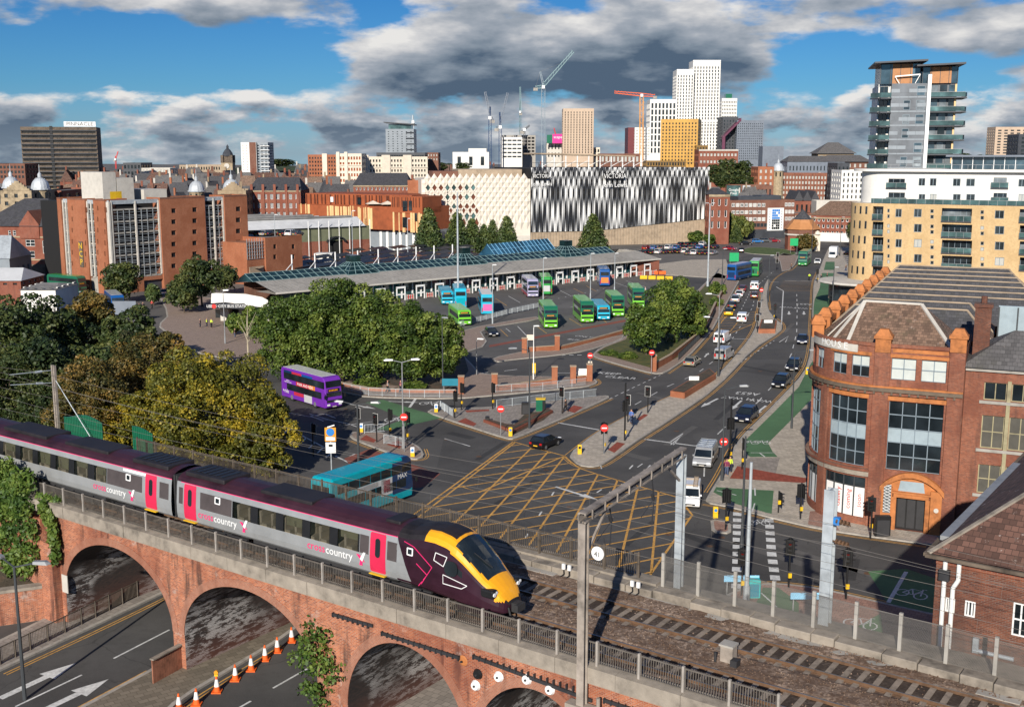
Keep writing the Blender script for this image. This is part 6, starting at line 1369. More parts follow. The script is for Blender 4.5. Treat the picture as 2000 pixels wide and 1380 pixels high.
 for x0,x1 in((1794,1807),(1816,1829),(1861,1876),(1887,1904),(1989,2003)): wo+=[opx(FW,x0,348+(x0-1794)*.01,x1,363+(x0-1794)*.01),opx(FW,x0,379,x1,393.5)]
 bo=[opx(FW,1735,349,1767,368),opx(FW,1735,376,1767,397),opx(FW,1940,347,1966,368),opx(FW,1940,377,1966,397)]
 x00=fu(FW,1722,360)[0]
 mb=MB(FW); mb.wall(W-x00,ZT,ZW,wo+bo,.25,x0=x00); mb.b('white_wall','white_render',T); mb=MB(FW); mb.lathe((x00,5,0),[(5,ZT),(5,ZW)],12,0,-PI/2-PI*.5,PI*.5); mb.b('rounded_white_wall','white_render',T,smooth=True)
 mb=MB(FW); mb.box(W-.1,0,ZT,W,20,ZW); mb.b('white_end','white_render',T)
 for o in wo: window(T,FW,o,.12,2,1,'frame_blue','glass_win',.1)
 for o in bo: balcony((o[0]-.4,o[1],o[2]+.4,o[3]),.25,FW)
 mb=MB(FW); mb.box(x00-.5,-1.2,ZW,W+.5,20,ZW+.5); mb.lathe((x00-.5,5,0),[(6.2,ZW),(6.2,ZW+.5),(.1,ZW+.5)],14,0,-PI/2-PI*.5,PI*.5); mb.b('roof_slab','white_render',T)
 mb=MB(FW); mb.box(14,4,ZW+.5,44,14,ZW+3.0); pv=mb.b('penthouse','glass_blue',T); mb=MB(FW); mb.box(13,2.6,ZW+3.0,45,15,ZW+3.35); mb.b('penthouse_roof','blue_clad',pv)
 mb=MB(FW)
 for k in range(16): mb.box(14+k*2,3.9,ZW+.5,14.12+k*2,4,ZW+3)
 mb.b('glazing_bar','white',pv); mb=MB(FW); mb.box(x00,.5,ZW+1.4,W,.55,ZW+1.46); k=x00
 while k<W: mb.box(k,.5,ZW+.5,k+.05,.55,ZW+1.4); k+=1.5
 mb.b('roof_rail','metal_grey',T)
 # entrance canopy
 c=G(1655,552,5.5); mb=MB(); mb.lathe((c.x+4,c.y+4,0),[(8.5,5.1),(8.8,5.3),(8.5,5.6),(.1,5.7)],24); mb.b('canopy','concrete_pale',T); mb=MB(); mb.lathe((c.x+4,c.y+4,0),[(6.5,0),(6.5,5.2)],20); mb.b('lobby_glass','glass',T)
apartments()
def apartment_tower():
 p=Wp(1711,300,262); q=Wp(1872,300,258); F,W=fr2((p.x,p.y,0),(q.x,q.y,0)); D=20; T=thing('apartment_tower','tall grey glass apartment tower with timber-clad penthouses and jutting roofs','tower',world=F)
 zt=fu(F,1790,163)[1]; zf=[fu(F,1820,y)[1] for y in(330,302,274,246.5,219,191,163)]; x=lambda px,y=250:fu(F,px,y)[0]
 A,B,C_,E_=x(1737),x(1806),x(1813),x(1866)
 mb=MB(F); mb.box(A,0,0,B,D,zt); mb.b('core','mid_clad',T)
 for i in range(6): # cladding bands and windows on the core
  z0,z1=zf[i],zf[i+1]
  for k,(a,b) in enumerate(((.36,.55),(.72,.95))):
   if (i*3+k)%4==3: continue
   w_=window(T,F,(A+(B-A)*a,z0+.5,A+(B-A)*b,z1-.5),-.03,1,2,'frame_blue','glass_pale' if (i+k)%2 else 'glass_blue',.08)
  for k in range(4): mb=MB(F); mb.box(A+(B-A)*k/4,-.05,z0+.03,A+(B-A)*(k+1)/4-.06,-.001,z0+.35+.0); mb.b('cladding_panel','grey_clad',T)
  for k in range(4): mb=MB(F); mb.box(A+(B-A)*k/4,-.035,z0+1.2,A+(B-A)*(k+1)/4-.06,-.001,z0+2.0); mb.b('cladding_panel','grey_clad' if (i+k)%3 else 'mid_clad',T)
 mb=MB(F); mb.box(B,-1.0,zf[0]-1,C_,.5,fu(F,1810,146)[1]); mb.b('white_fin','white',T)
 def flats(x0,x1,dx):
  mb=MB(F); mb.box(x0,1.4,0,x1,D,zt); mb.b('flats','mid_clad',T)
  for i in range(6):
   z=zf[i]; mb=MB(F); mb.box(x0-dx*.0,-.5,z-.15,x1+dx,1.5,z+.12); b=mb.b('balcony','dark_clad',T); mb=MB(F); mb.box(x0,-.48,z+.2,x1+dx,-.44,z+1.2); mb.b('glass_panel','glass_green',b); mb=MB(F); mb.box(x0,-.5,z+1.2,x1+dx,-.42,z+1.26); mb.b('handrail','metal_grey',b)
   for k in range(3): a=x0+(x1-x0)*(k+.08)/3; window(T,F,(a,z+.2,a+(x1-x0)*.28,z+2.9),1.3,1,1,'frame_dark',['glass','glass_blue','glass_pale'][(k+i)%3],.08)
   mb=MB(F); mb.box(x1-.5,.9,z+.12,x1-.1,1.38,z+3); mb.b('timber_strip','copper_fin',T)
 flats(C_,E_,1.6);
 for i in range(6):
  z=zf[i]; mb=MB(F); mb.box(E_+.2,1,z-.15,E_+2.2,9,z+.1); b=mb.b('side_balcony','dark_clad',T); mb=MB(F); mb.box(E_+2.1,1,z+.2,E_+2.15,9,z+1.2); mb.b('glass_panel','glass_green',b)
 x0,x1=x(1708),A; mb=MB(F); mb.box(x0+.6,2.5,0,x1,D,zt); mb.b('side_flats','white_render',T)
 for i in range(6):
  z=zf[i]; mb=MB(F); mb.add([(x0-1.2,2,z-.2),(x0+1,-.9,z-.2),(x1+.1,-.6,z-.2),(x1,2.5,z-.2),(x0-1.2,2,z+.1),(x0+1,-.9,z+.1),(x1+.1,-.6,z+.1),(x1,2.5,z+.1)],[(0,3,2,1),(4,5,6,7),(0,1,5,4),(1,2,6,5),(2,3,7,6),(3,0,4,7)]); b=mb.b('balcony','dark_clad',T)
  mb=MB(F); mb.poly([(x0-1.1,1.9,z+.15),(x0+1,-.8,z+.15),(x0+1,-.8,z+1.2),(x0-1.1,1.9,z+1.2)]); mb.poly([(x0+1,-.8,z+.15),(x1,-.5,z+.15),(x1,-.5,z+1.2),(x0+1,-.8,z+1.2)]); mb.b('glass_panel','glass_green',b)
  window(T,F,(x0+.9,z+.2,x1-.5,z+2.7),2.4,2,1,'frame_dark','glass',.09)
 for (xa,xb,ya,yb,zc,nm) in ((x(1722,130),x(1800,130),0,D-3,fu(F,1760,124)[1],'left'),(x(1804,130),x(1873,130),-.5,D-4,fu(F,1840,130)[1],'right')):
  mb=MB(F); mb.box(xa,ya+1.5,zt,xb,yb,zc-.02); p=mb.b('penthouse','glass_blue',T)
  m1,m2=(xa+(xb-xa)*(.30 if nm=='left' else .22),xa+(xb-xa)*(.80 if nm=='left' else .82)); mb=MB(F); mb.box(m1,ya+1.2,zt+.02,m2,ya+1.49,zc-.05); mb.b('timber_panel','timber',p)
  mb=MB(F); a,b=xa-1.6,xb+1.2; dz=2.2
  mb.add([(a,ya-1.5,zc),(b,ya-1.5,zc+.35),(b,yb+1,zc+.35),(a,yb+1,zc),(a,ya-1.5,zc+.35),(b,ya-1.5,zc+.75),(b,yb+1,zc+.75),(a,yb+1,zc+.35)],[(0,3,2,1),(4,5,6,7),(0,1,5,4),(1,2,6,5),(2,3,7,6),(3,0,4,7)]); mb.b('jutting_roof','dark_clad',p)
  mb=MB(F)
  for k in range(5): xx=xa+(xb-xa)*k/4; mb.box(xx-.06,ya+1.1,zt,xx+.06,ya+1.19,zc)
  mb.b('mullion','frame_dark',p)
 mb=MB(F); a,b=x(1748,160),x(1797,160); mb.bar((a,.3,zt+1.6),(b,.3,zt+2.0),.2,.25); mb.bar((a,.3,zt+1.6),(a+1,.3,zt),.15); mb.bar((b,.3,zt+2),(b-1,.3,zt),.15); mb.b('roof_truss','white',T)
apartment_tower()
# multi-storey car park
def car_park():
 C=G(222,575);E_=G(490,546); F,W=fr2(C,E_); A=G(122,563); FL,WL=fr2(A,C); D=30
 T=thing('multistorey_car_park','orange brick multi-storey car park with open steel-barred parking decks','car park',world=F); z=lambda y:fu(F,330,y)[1]; x=lambda p,y=480:fu(F,p,y)[0]
 ZT=z(385); lev=[z(y) for y in(533,512,490.5,469.5,448,426.5,404)]
 mb=MB(F); mb.box(.5,2.5,0,W-.5,D,ZT-1); mb.b('deck_shade_box','void',T)  # near-black box stands in for the shade inside the open decks
 mb=MB(FL); mb.box(1,2.5,0,WL-.5,8,ZT-1); mb.b('deck_shade_box','void',T)
 def tower(F,a,b,ops,y0=-.4,dep=6,zt=ZT):
  Ft=F@TR((a,y0,0)); o=[(q[0]-a,q[1],q[2]-a,q[3]) for q in ops]; s=shell(T,Ft,b-a,dep,-.5,zt,'brick_orange',dict(f=o),.35,'roof_grey',.3,'brick_tower')
  for q in o: window(T,Ft,q,.3,1,1,'frame_dark','void',.06)
  trim(T,Ft,b-a,zt-.35,.35,.06,'brick_brown')
 rows=[407,428.5,450,472,493,514.5]
 tower(F,x(315),x(402),[opx(F,c,y+dy,c+9,y+dy+9) for c,dy in((333,0),(374,-2)) for y in rows])
 tower(F,x(440),x(484),[opx(F,459,y-3.5,468,y+5.5) for y in rows])
 for a,b in((140,174),(190,212),(120,127)):
  xa,xb=fu(FL,a,480)[0],fu(FL,b,480)[0]; o=[]
  if b-a>10:
   for y in rows: o+=[opx(FL,a+3,y-5,a+5,y+4),opx(FL,b-5,y-2,b-3,y+7)]
  tower(FL,xa,xb,o)
 def deck(F,a,b,n):
  for i,zz in enumerate(lev):
   mb=MB(F); mb.box(a,.3,zz-.35,b,4,zz); mb.b('deck_slab','concrete',T)
   if i<6:
    mb=MB(F)
    for k in range(n+1): xx=a+(b-a)*k/n; mb.box(xx-.05,.1,zz,xx+.05,.2,lev[i+1]-.3)
    for k in(.5,.85,1.2,1.9): mb.box(a,.12,zz+k,b,.18,zz+k+.06)
    mb.b('barrier_bars','galv',T,kind='stuff')
  for k in range(3): xx=a+(b-a)*k/2; mb=MB(F); mb.box(xx-.18,-.05,lev[0],xx+.18,.35,ZT-.6); mb.b('column','concrete_pale',T)
  mb=MB(F); mb.box(a,.1,ZT-1.2,b,.3,ZT-.3); mb.b('roof_barrier','galv',T)
 deck(F,x(222),x(314),8); deck(F,x(403),x(439),4); deck(FL,fu(FL,128,480)[0],fu(FL,139,480)[0],2); deck(FL,fu(FL,175,480)[0],fu(FL,189,480)[0],2); deck(FL,fu(FL,213,480)[0],WL,2)
 Ft=F; a,b=x(222),x(314); o=opx(F,282,546,320,580); mb=MB(F); mb.wall(x(320)-a,-.5,lev[0]-.35,[(o[0],-.5,min(o[2],x(319)),o[3])],.4,x0=a); mb.b('base_wall','brick_orange',T); mb=MB(F); mb.poly([(o[0],.6,0),(o[2],.6,0),(o[2],.6,o[3]),(o[0],.6,o[3])]); mb.b('entrance_shutter','dark_clad',T)
 mb=MB(F); mb.box(x(403),.0,-.5,x(439),2,lev[0]); mb.b('base_wall','brick_orange',T); mb=MB(FL); mb.box(0,.05,-.5,WL,2,lev[0]-.4); mb.b('base_wall','concrete',T)
 for a,b,y0,y1,m,d in((226,250,345,385,'concrete_pale',9),(254,285,356,385,'concrete_pale',7),(240,262,383,400,'yellow',3),(306,350,378,388,'concrete_pale',10)):
  q0=fu(F,a,y1);q1=fu(F,b,y0); mb=MB(F); mb.box(q0[0],5,ZT-1.2,q1[0],5+d,q1[1]+1); mb.b('roof_block',m,T)
 xx,zz=fu(FL,163,496); b_=MB(FL); b_.box(xx-.7,-.65,zz-3,xx+.7,-.45,zz+3); sg=b_.b('sign_board','stone_dark',T)
 for k,ch in enumerate('NCP'): text(ch,2.0,'yellow',wall_text_m(FL,xx,-.68,zz+1.9-1.9*k),'sign_letter',sg,ext=.01)
 # low wing with rooftop parking
 F2,W2=fr2(G(487,556),G(592,543)); T2=thing('car_park_annexe','low orange brick annexe with four square windows beside the car park','car park',world=F2); zt=fu(F2,555,461)[1]; xa=fu(F2,519,500)[0]
 o=[opx(F2,a,b,a+6,b+9) for a in(534,570) for b in(477,497)]
 Ft=F2@TR((xa,0,0)); oo=[(q[0]-xa,q[1],q[2]-xa,q[3]) for q in o]; shell(T2,Ft,W2-xa,24,-.5,zt,'brick_orange',dict(f=oo),.3,'roof_grey',.6)
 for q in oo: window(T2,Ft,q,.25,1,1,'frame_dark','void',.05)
 mb=MB(F2); mb.box(0,.5,-.5,xa,20,zt-1); mb.b('link_wall','brick_orange',T2); mb=MB(F2)
 for k in range(7): mb.box(xa*k/7,.3,zt*.55,xa*k/7+.08,.4,zt)
 for k in range(6): mb.box(0,.3,zt*.55+k*zt*.075,xa,.38,zt*.55+k*zt*.075+.06)
 mb.b('barrier_bars','galv',T2,kind='stuff'); mb=MB(F2); mb.lathe((xa*.55,.45,0),[(0.01,zt*.35),(xa*.4,zt*.35)],3); mb.box(xa*.1,.3,0,xa*.9,.45,zt*.38); mb.b('shutter','concrete_tan',T2)
car_park()
# bus station
BF,BW=fr2(G(500,611),G(1264,534))
def bus_station():
 F=BF; W=BW; T=thing('bus_station','long low bus station with grey metal eaves and teal glazed ridge roof','bus station',world=F)
 mb=MB(F); mb.box(6,0,0,W,.3,3.6); mb.b('glazed_front','glass_teal',T); mb=MB(F); mb.box(6,16,0,W,16.3,4.4); mb.box(W-.3,.3,0,W,16,4.2); mb.b('rear_wall','brick_brown',T)
 mb=MB(F); mb.poly([(3,-3,4.1),(W+2,-3,4.1),(W+2,5.5,5.7),(3,5.5,5.7)]); mb.poly([(3,-3,3.8),(W+2,-3,3.8),(W+2,-3,4.1),(3,-3,4.1)]); mb.poly([(3,5.5,3.7),(W+2,5.5,3.7),(W+2,-3,3.8),(3,-3,3.8)]); mb.poly([(3,12.5,5.7),(W+2,12.5,5.7),(W+2,17,4.4),(3,17,4.4)]); mb.poly([(W+2,-3,3.8),(W+2,17,3.8),(W+2,12.5,5.7),(W+2,5.5,5.7),(W+2,-3,4.1)]); mb.b('eaves_roof','concrete',T)
 mb=MB(F); k=3.0
 while k<W+2: mb.bar((k,-3,4.13),(k,5.5,5.73),.06,.05); k+=1.0
 mb.b('roof_seams','roof_grey',T,kind='stuff'); mb=MB(F); mb.box(3,-3.15,3.85,W+2,-2.98,4.2); mb.b('fascia','concrete_pale',T)
 # ridge of glass: panes in two tiers on the near slope, bars between
 x0,x1=2.5,W-7; n=int((x1-x0)/1.75); p=(x1-x0)/n; zb,zt=5.72,7.1; yb,yt=5.6,9.0; A=RO(math.atan2(zt-zb,yt-yb),4,'X'); Ls=math.hypot(zt-zb,yt-yb); pm=None
 for i in range(n):
  for j in range(2):
   Wm=F@TR((x0+p*i,yb,zb))@A@TR((0,Ls*j/2,0))
   if pm is None: mb=MB(); mb.poly([(.07,.05,0),(p-.07,.05,0),(p-.07,Ls/2-.05,0),(.07,Ls/2-.05,0)]); pm=mb.b('roof_pane','glass_roof',T,world=Wm).data
   else: inst('roof_pane',pm,T,Wm)
 mb=MB(F); mb.poly([(x0,yb+.01,zb-.06),(x1,yb+.01,zb-.06),(x1,yt,zt-.06),(x0,yt,zt-.06)]); mb.poly([(x1,yt,zt),(x1,12.4,zb),(x0,12.4,zb),(x0,yt,zt)]); mb.poly([(x0,yb,zb),(x0,yt,zt),(x0-2,9,zb-.3)]); mb.poly([(x1,yt,zt),(x1,yb,zb),(x1+2.5,9,zb-.3)]); mb.b('ridge_skin','glass_roof',T)
 mb=MB(F)
 for i in range(n+1): mb.bar((x0+p*i,yb,zb+.03),(x0+p*i,yt,zt+.03),.1,.08)
 for f in(0,.5,1): mb.bar((x0,yb+(yt-yb)*f,zb+(zt-zb)*f+.03),(x1,yb+(yt-yb)*f,zb+(zt-zb)*f+.03),.1,.08)
 mb.b('glazing_bars','teal_frame',T,kind='stuff')
 for px,h in((690,1),(905,1.05),(1105,1.05)):
  xx=fu(F@TR((0,9,0)),px,510)[0]; r=4.2; ap=(xx,9,7.1+.9*h)
  mb=MB(F); b=[(xx-r,yb-.8,zb-.1),(xx+r,yb-.8,zb-.1),(xx+r,13.2,zb-.1),(xx-r,13.2,zb-.1)]; q=1.2; tp=[(xx-q,9-q,ap[2]),(xx+q,9-q,ap[2]),(xx+q,9+q,ap[2]),(xx-q,9+q,ap[2])]
  for i in range(4): mb.poly([b[i],b[(i+1)%4],tp[(i+1)%4],tp[i]])
  mb.b('glazed_lantern','glass_roof',T); bar=MB(F)
  for i in range(4):
   for k in range(5): f=k/4; bar.bar(Vector(b[i]).lerp(Vector(b[(i+1)%4]),f),Vector(tp[i]).lerp(Vector(tp[(i+1)%4]),f),.12,.1)
   for f in(.0,.33,.66,1): bar.bar(Vector(b[i]).lerp(Vector(tp[i]),f),Vector(b[(i+1)%4]).lerp(Vector(tp[(i+1)%4]),f),.1,.1)
  bar.b('lantern_bars','teal_frame',T,kind='stuff'); mb=MB(F); mb.box(xx-q,9-q,ap[2]+.02,xx+q,9+q,ap[2]+1.5); mb.b('vent_box','glass_roof',T)
 # bays: white gate frames, red and white barriers, yellow boards
 gm={}
 def part(nm,mk,mat,Wm):
  if nm not in gm: mb=MB(); mk(mb); gm[nm]=mb.b(nm,mat,T,world=Wm).data
  else: inst(nm,gm[nm],T,Wm)
 k=22.0; i=0
 while k<W-4:
  Wm=F@TR((k,-3.2,0))
  def gate(mb): mb.box(0,0,0,.22,.2,3.0); mb.box(2.2,0,0,2.42,.2,3.0); mb.box(0,0,2.7,2.42,.2,3.1); mb.box(.2,.05,1.2,2.2,.15,1.5)
  part('bay_gate',gate,'white',Wm)
  part('barrier',lambda mb:[mb.box(2.8,0,.15,4.6,.1,.55),mb.box(2.8,0,.75,4.6,.1,1.15),mb.box(2.7,-.05,0,2.8,.1,1.3),mb.box(4.6,-.05,0,4.7,.1,1.3)],'concrete_pale' if 1 else '',Wm)
  part('barrier_stripe',lambda mb:[mb.box(3.0+.6*q,-.02,.2,3.25+.6*q,.0,1.1) for q in range(3)],'red',Wm)
  part('bay_number',lambda mb:mb.box(4.0,2.6,2.5,5.0,2.8,3.6),'cream',Wm); part('door_post',lambda mb:[mb.box(1.0,2.9,0,1.25,3.2,3.6),mb.box(3.4,2.9,0,3.65,3.2,3.6)],'red' if 0 else 'white',Wm); k+=5.35; i+=1
 for a in(W-2.5,): mb=MB(F); mb.box(a-4,-3,0,a+4,-2.6,1.1); mb.add([(a-6,-1,0),(a+4,-3,0),(a+4,6,0),(a-3,-1,3.9),(a+4,-2.9,3.9),(a+4,6,5)],[(0,1,4,3),(1,2,5,4)]); mb.b('brick_end','brick_red',T)
 # white entrance canopy at the left end
 E0=thing('station_entrance','white angular entrance canopy of the bus station with dark sign fascia','entrance',world=TR(G(470,628)))
 P=lambda px,py,Y:tuple(Wp(px,py,Y)); Y=212
 def slab(l,y0,y1,nm,m):
  a=[P(*q,y0) for q in l]; b=[P(*q,y1) for q in l]; k=len(l); mb=MB(); mb.add(a+b,[tuple(range(k))[::-1],tuple(range(k,2*k))]+[(i,(i+1)%k,k+(i+1)%k,k+i) for i in range(k)]); return mb.b(nm,m,E0)
 slab([(413,573),(422,572),(480,574),(512,580),(523,586),(525,603),(480,595),(440,590),(412,592)],Y,Y+14,'canopy_upstand','white_render')
 f=slab([(407,600),(410,594),(478,592),(478,603)],Y-3,Y-2,'sign_fascia','dark_clad'); slab([(410,596),(478,594),(525,603),(525,607),(478,604),(408,602)],Y-1,Y+12,'canopy_soffit','dark_clad')
 p=Wp(447,598,Y-3.1); text('LEEDS CITY BUS STATION',.72,'white',TR(p)@RO(PI/2,4,'X'),'sign_lettering',f); p=Wp(418,598,Y-3.1); mb=MB(); mb.cyl((p.x,p.y,p.z),(p.x,p.y-.05,p.z),.42,n=14); mb.b('roundel','red',f)
 for px in(440,520): a=Wp(px,603,Y+4); mb=MB(); mb.box(a.x-1,a.y,0,a.x+.6,a.y+3,a.z); mb.b('canopy_wall','concrete_pale',E0)
 a=Wp(460,603,Y+8); mb=MB(); mb.box(a.x-4,a.y,0,a.x+5,a.y+.2,a.z-.1); mb.b('entrance_glass','glass',E0)
 return T
bus_station()
# second, blue ridge and white masts
def extras():
 T=thing('glazed_walkway','blue glazed barrel walkway behind the bus station roof','canopy',world=TR(G(1030,505))); p,q=G(968,500,5),G(1085,487,5); F,W=fr2((p.x,p.y,0),(q.x,q.y,0)); mb=MB(F)
 mb.poly([(0,0,5),(W,0,5),(W,3,8),(0,3,8)]); mb.poly([(W,6,5),(0,6,5),(0,3,8),(W,3,8)]); mb.poly([(0,6,5),(0,0,5),(0,3,8)]); mb.box(.5,.4,0,W-.5,5.6,5); mb.b('roof','glass_roof_blue',T); mb=MB(F)
 for k in range(17): mb.bar((W*k/16,-.02,5.05),(W*k/16,3,8.05),.08)
 mb.bar((0,1.5,6.55),(W,1.5,6.55),.08); mb.b('glazing_bars','lightblue',T,kind='stuff')
 for i,px in enumerate((570,615,655,699,739,777,813,848,884)):
  x=fu(BF@TR((0,18.5,0)),px,510)[0]; W=BF@TR((x,18.5,0))
  if i==0:
   m0=thing('stay_mast','',  'mast',world=W,group='white masts behind the station roof'); mb=MB(W); mb.cyl((0,0,0),(0,0,9.5),.16,n=7); mb.b('post','white',m0); mb=MB(W); mb.cyl((-.1,-.2,7.6),(-4.2,-2,4.9),.09,n=5); mb.b('strut','white',m0); c=m0
  else: c=copy_tree(m0,None,W)
  c['label']='slim white mast with slanting strut, %s from the left behind the station roof'%['first','second','third','fourth','fifth','sixth','seventh','eighth','ninth'][i]
extras()
# open market
def market():
 r=random.Random(4); s0=None; n=0
 F=BF
 for row,(y,xa,xb,st) in enumerate([(25,36,78,6.4),(32,34,86,6.4),(40,36,92,6.6),(49,38,98,6.8),(59,44,104,7),(70,50,112,7.4),(82,76,122,8)]):
  x=xa
  while x<xb:
   W=F@TR((x+r.uniform(-.5,.5),y+r.uniform(-.4,.4),0))@RO(r.uniform(-.12,.12),4,'Z')
   if s0 is None:
    s0=thing('market_stall','black-roofed market stall, first from left in the first stall row behind the bus station','market stall',world=W,group='black-roofed market stalls')
    mb=MB(W); mb.add([(0,.6,2.7),(5.2,.6,3.1),(5.2,4,3.5),(0,4,3.1),(0,.6,2.82),(5.2,.6,3.22),(5.2,4,3.62),(0,4,3.22)],[(0,3,2,1),(4,5,6,7),(0,1,5,4),(1,2,6,5),(2,3,7,6),(3,0,4,7)]); mb.b('roof','stall_black',s0)
    for a,b in((.2,.2),(5,.2),(.2,4.4),(5,4.4)): mb=MB(W); mb.box(a-.06,b-.06,0,a+.06,b+.06,2.7); mb.b('post','rail_brown',s0)
    mb=MB(W); mb.box(.4,.3,0,4.8,1.2,.95); mb.b('counter','brick_brown',s0); mb=MB(W)
    for k in range(6): mb.box(.5+.7*k,.35,.95,1.05+.7*k,1.0,1.15+.1*(k%3))
    mb.b('goods',['cloth_maroon'],s0)
   else: copy_tree(s0,None,W)['label']='black-roofed market stall, %s from left in the %s stall row behind the bus station'%(ordw(int((x-xa)/st+1.5)),ordw(row+1))
   x+=st; n+=1
 for px,py,w,d,h,lab in((633,513,4.6,3,2.6,'small white kiosk among the black market stalls'),(760,478,26,8,4.0,'long white flat-roofed market building beyond the stalls')):
  p=G(px,py); T=thing('market_kiosk',lab,'kiosk',p); M_=WM[T]; mb=MB(M_); mb.box(-w/2,0,0,w/2,d,h); mb.b('wall','white_render',T); mb=MB(M_); mb.box(-w/2-.2,-.2,h,w/2+.2,d+.2,h+.25); mb.b('roof','roof_white',T)
  for k in range(3): mb=MB(M_); mb.box(-w*.1+k*1.9,-.05,h*.45,-w*.1+1.3+k*1.9,.02,h*.7); mb.b('window','glass',T)
 # market hall with olive wall and long white roofs
 p,q=Wp(488,470,330),Wp(722,470,352); F,W=fr2((p.x,p.y,0),(q.x,q.y,0)); T=thing('market_hall','olive walled market hall with long white roofs and arched doorway','market hall',world=F)
 zt=fu(F,650,443)[1]; zb=fu(F,650,470)[1]; o=opx(F,641,466,671,505); o=(o[0],0,o[2],o[3]); mb=MB(F); mb.wall(W,0,zb,[o],.5); mb.b('brick_base','brick_red',T); mb=MB(F); mb.wall(W,zb,zt,[],.2); mb.b('upper_wall','olive',T)
 mb=MB(F); mb.box(o[0],.8,0,o[2],.9,o[3]); mb.b('doorway','void',T); mb=MB(F); N=10; cx=(o[0]+o[2])/2; rr=(o[2]-o[0])/2+.4
 for i in range(N): a,b=PI*i/N,PI*(i+1)/N; mb.bar((cx-rr*cos(a),-.5,o[3]-1+1.6*sin(a)),(cx-rr*cos(b),-.5,o[3]-1+1.6*sin(b)),1.2,.35)
 mb.b('door_arch','stall_black',T)
 for k in range(7): x=fu(F,600+k*20,460)[0]; mb=MB(F); mb.cyl((x,-1,0),(x,-1,zt+2),.12,n=6); mb.b('post','white',T)
 for k in range(3): y0=-.6+k*11; gable_roof(T,F,-2,W-2-k*8,y0,y0+11,zt,2.6,'roof_white',over=.3); mb=MB(F); mb.bar((-2,y0+5.5,zt+2.8),(W-4-k*8,y0+5.5,zt+2.8),1.6,.5); mb.b('ridge_vent','roof_grey',T)
 mb=MB(F); mb.box(0,.2,0,.3,32,zt); mb.box(W-.3,.2,0,W,32,zt); mb.b('side_wall','brick_red',T)
market()
# rust-coloured gallery with pale fins
def rust_block():
 p,q=Wp(583,420,395),Wp(826,420,372); F,W=fr2((p.x,p.y,0),(q.x,q.y,0)); T=thing('rust_clad_building','rust-coloured metal building with pale vertical fins above the market','building',world=F); x=lambda a,y=420:fu(F,a,y)[0]; z=lambda y,a=700:fu(F,a,y)[1]
 zl=z(447); zm=z(402); zt=z(380)
 mb=MB(F); mb.box(0,0,zl,W,20,zm); mb.b('lower_storeys','corten',T); mb=MB(F); mb.box(1,3,zm,W-6,20,zt); mb.b('upper_storey','corten',T); mb=MB(F); mb.box(x(765),-.3,zm-2,W,12,zt-.3); mb.b('corner_block','corten',T); mb=MB(F); mb.box(0,2,-.5,W,20,zl); mb.b('ground_floor','grey_clad',T)
 r=random.Random(2); mb=MB(F)
 for (a,b,ya,yb,dn) in((583,608,400,420,.75),(592,640,420,447,.2),(640,700,402,425,.8),(700,730,404,446,.7),(640,730,425,447,.45),(768,826,412,450,.75)):
  u=x(a)
  while u<x(b):
   if r.random()<dn: w=r.choice([.35,.6,.9]); mb.box(u,-.35,z(yb),u+w,-.02-.001*r.random(),z(ya)-r.uniform(0,.4))
   u+=r.uniform(.7,1.3)
 mb.b('pale_fins','copper_fin',T,kind='stuff'); mb=MB(F); u=1.5
 while u<W-7: mb.box(u,2.6,zm+.3,u+r.uniform(.2,.5),2.97,zt-.3); u+=r.uniform(.6,2.2)
 u=x(768)
 while u<W: mb.box(u,-.5,zm,u+.25,-.31,zt-.6); u+=r.uniform(.6,1.6)
 mb.b('dark_fins','corten_dark',T,kind='stuff')
 for a,b,c,d in((788,797,392,412),(800,806,392,411),(690,696,386,400),(788,796,424,444),(812,816,416,432),(637,642,385,395)): o=opx(F,a,c,b,d); mb=MB(F); mb.box(o[0],-.55 if a>760 else 2.5,o[1],o[2],-.36 if a>760 else 2.96,o[3]); mb.b('window','glass' if a!=637 else 'white',T)
 for k in range(9): a=x(735)+k*2.6; mb=MB(F); mb.box(a,1.7,0,a+.9,1.99,zl-.3); mb.b('white_pier','white',T)
 for a in(724,752): xx=x(a); mb=MB(F); zz=z(398); mb.lathe((xx,1.6,0),[(3.2,zz),(.1,zz+1.1)],4); mb.cyl((xx,1.6,zm),(xx,1.6,zz+1),.06,n=5); mb.b('parasol','cream',T)
rust_block()
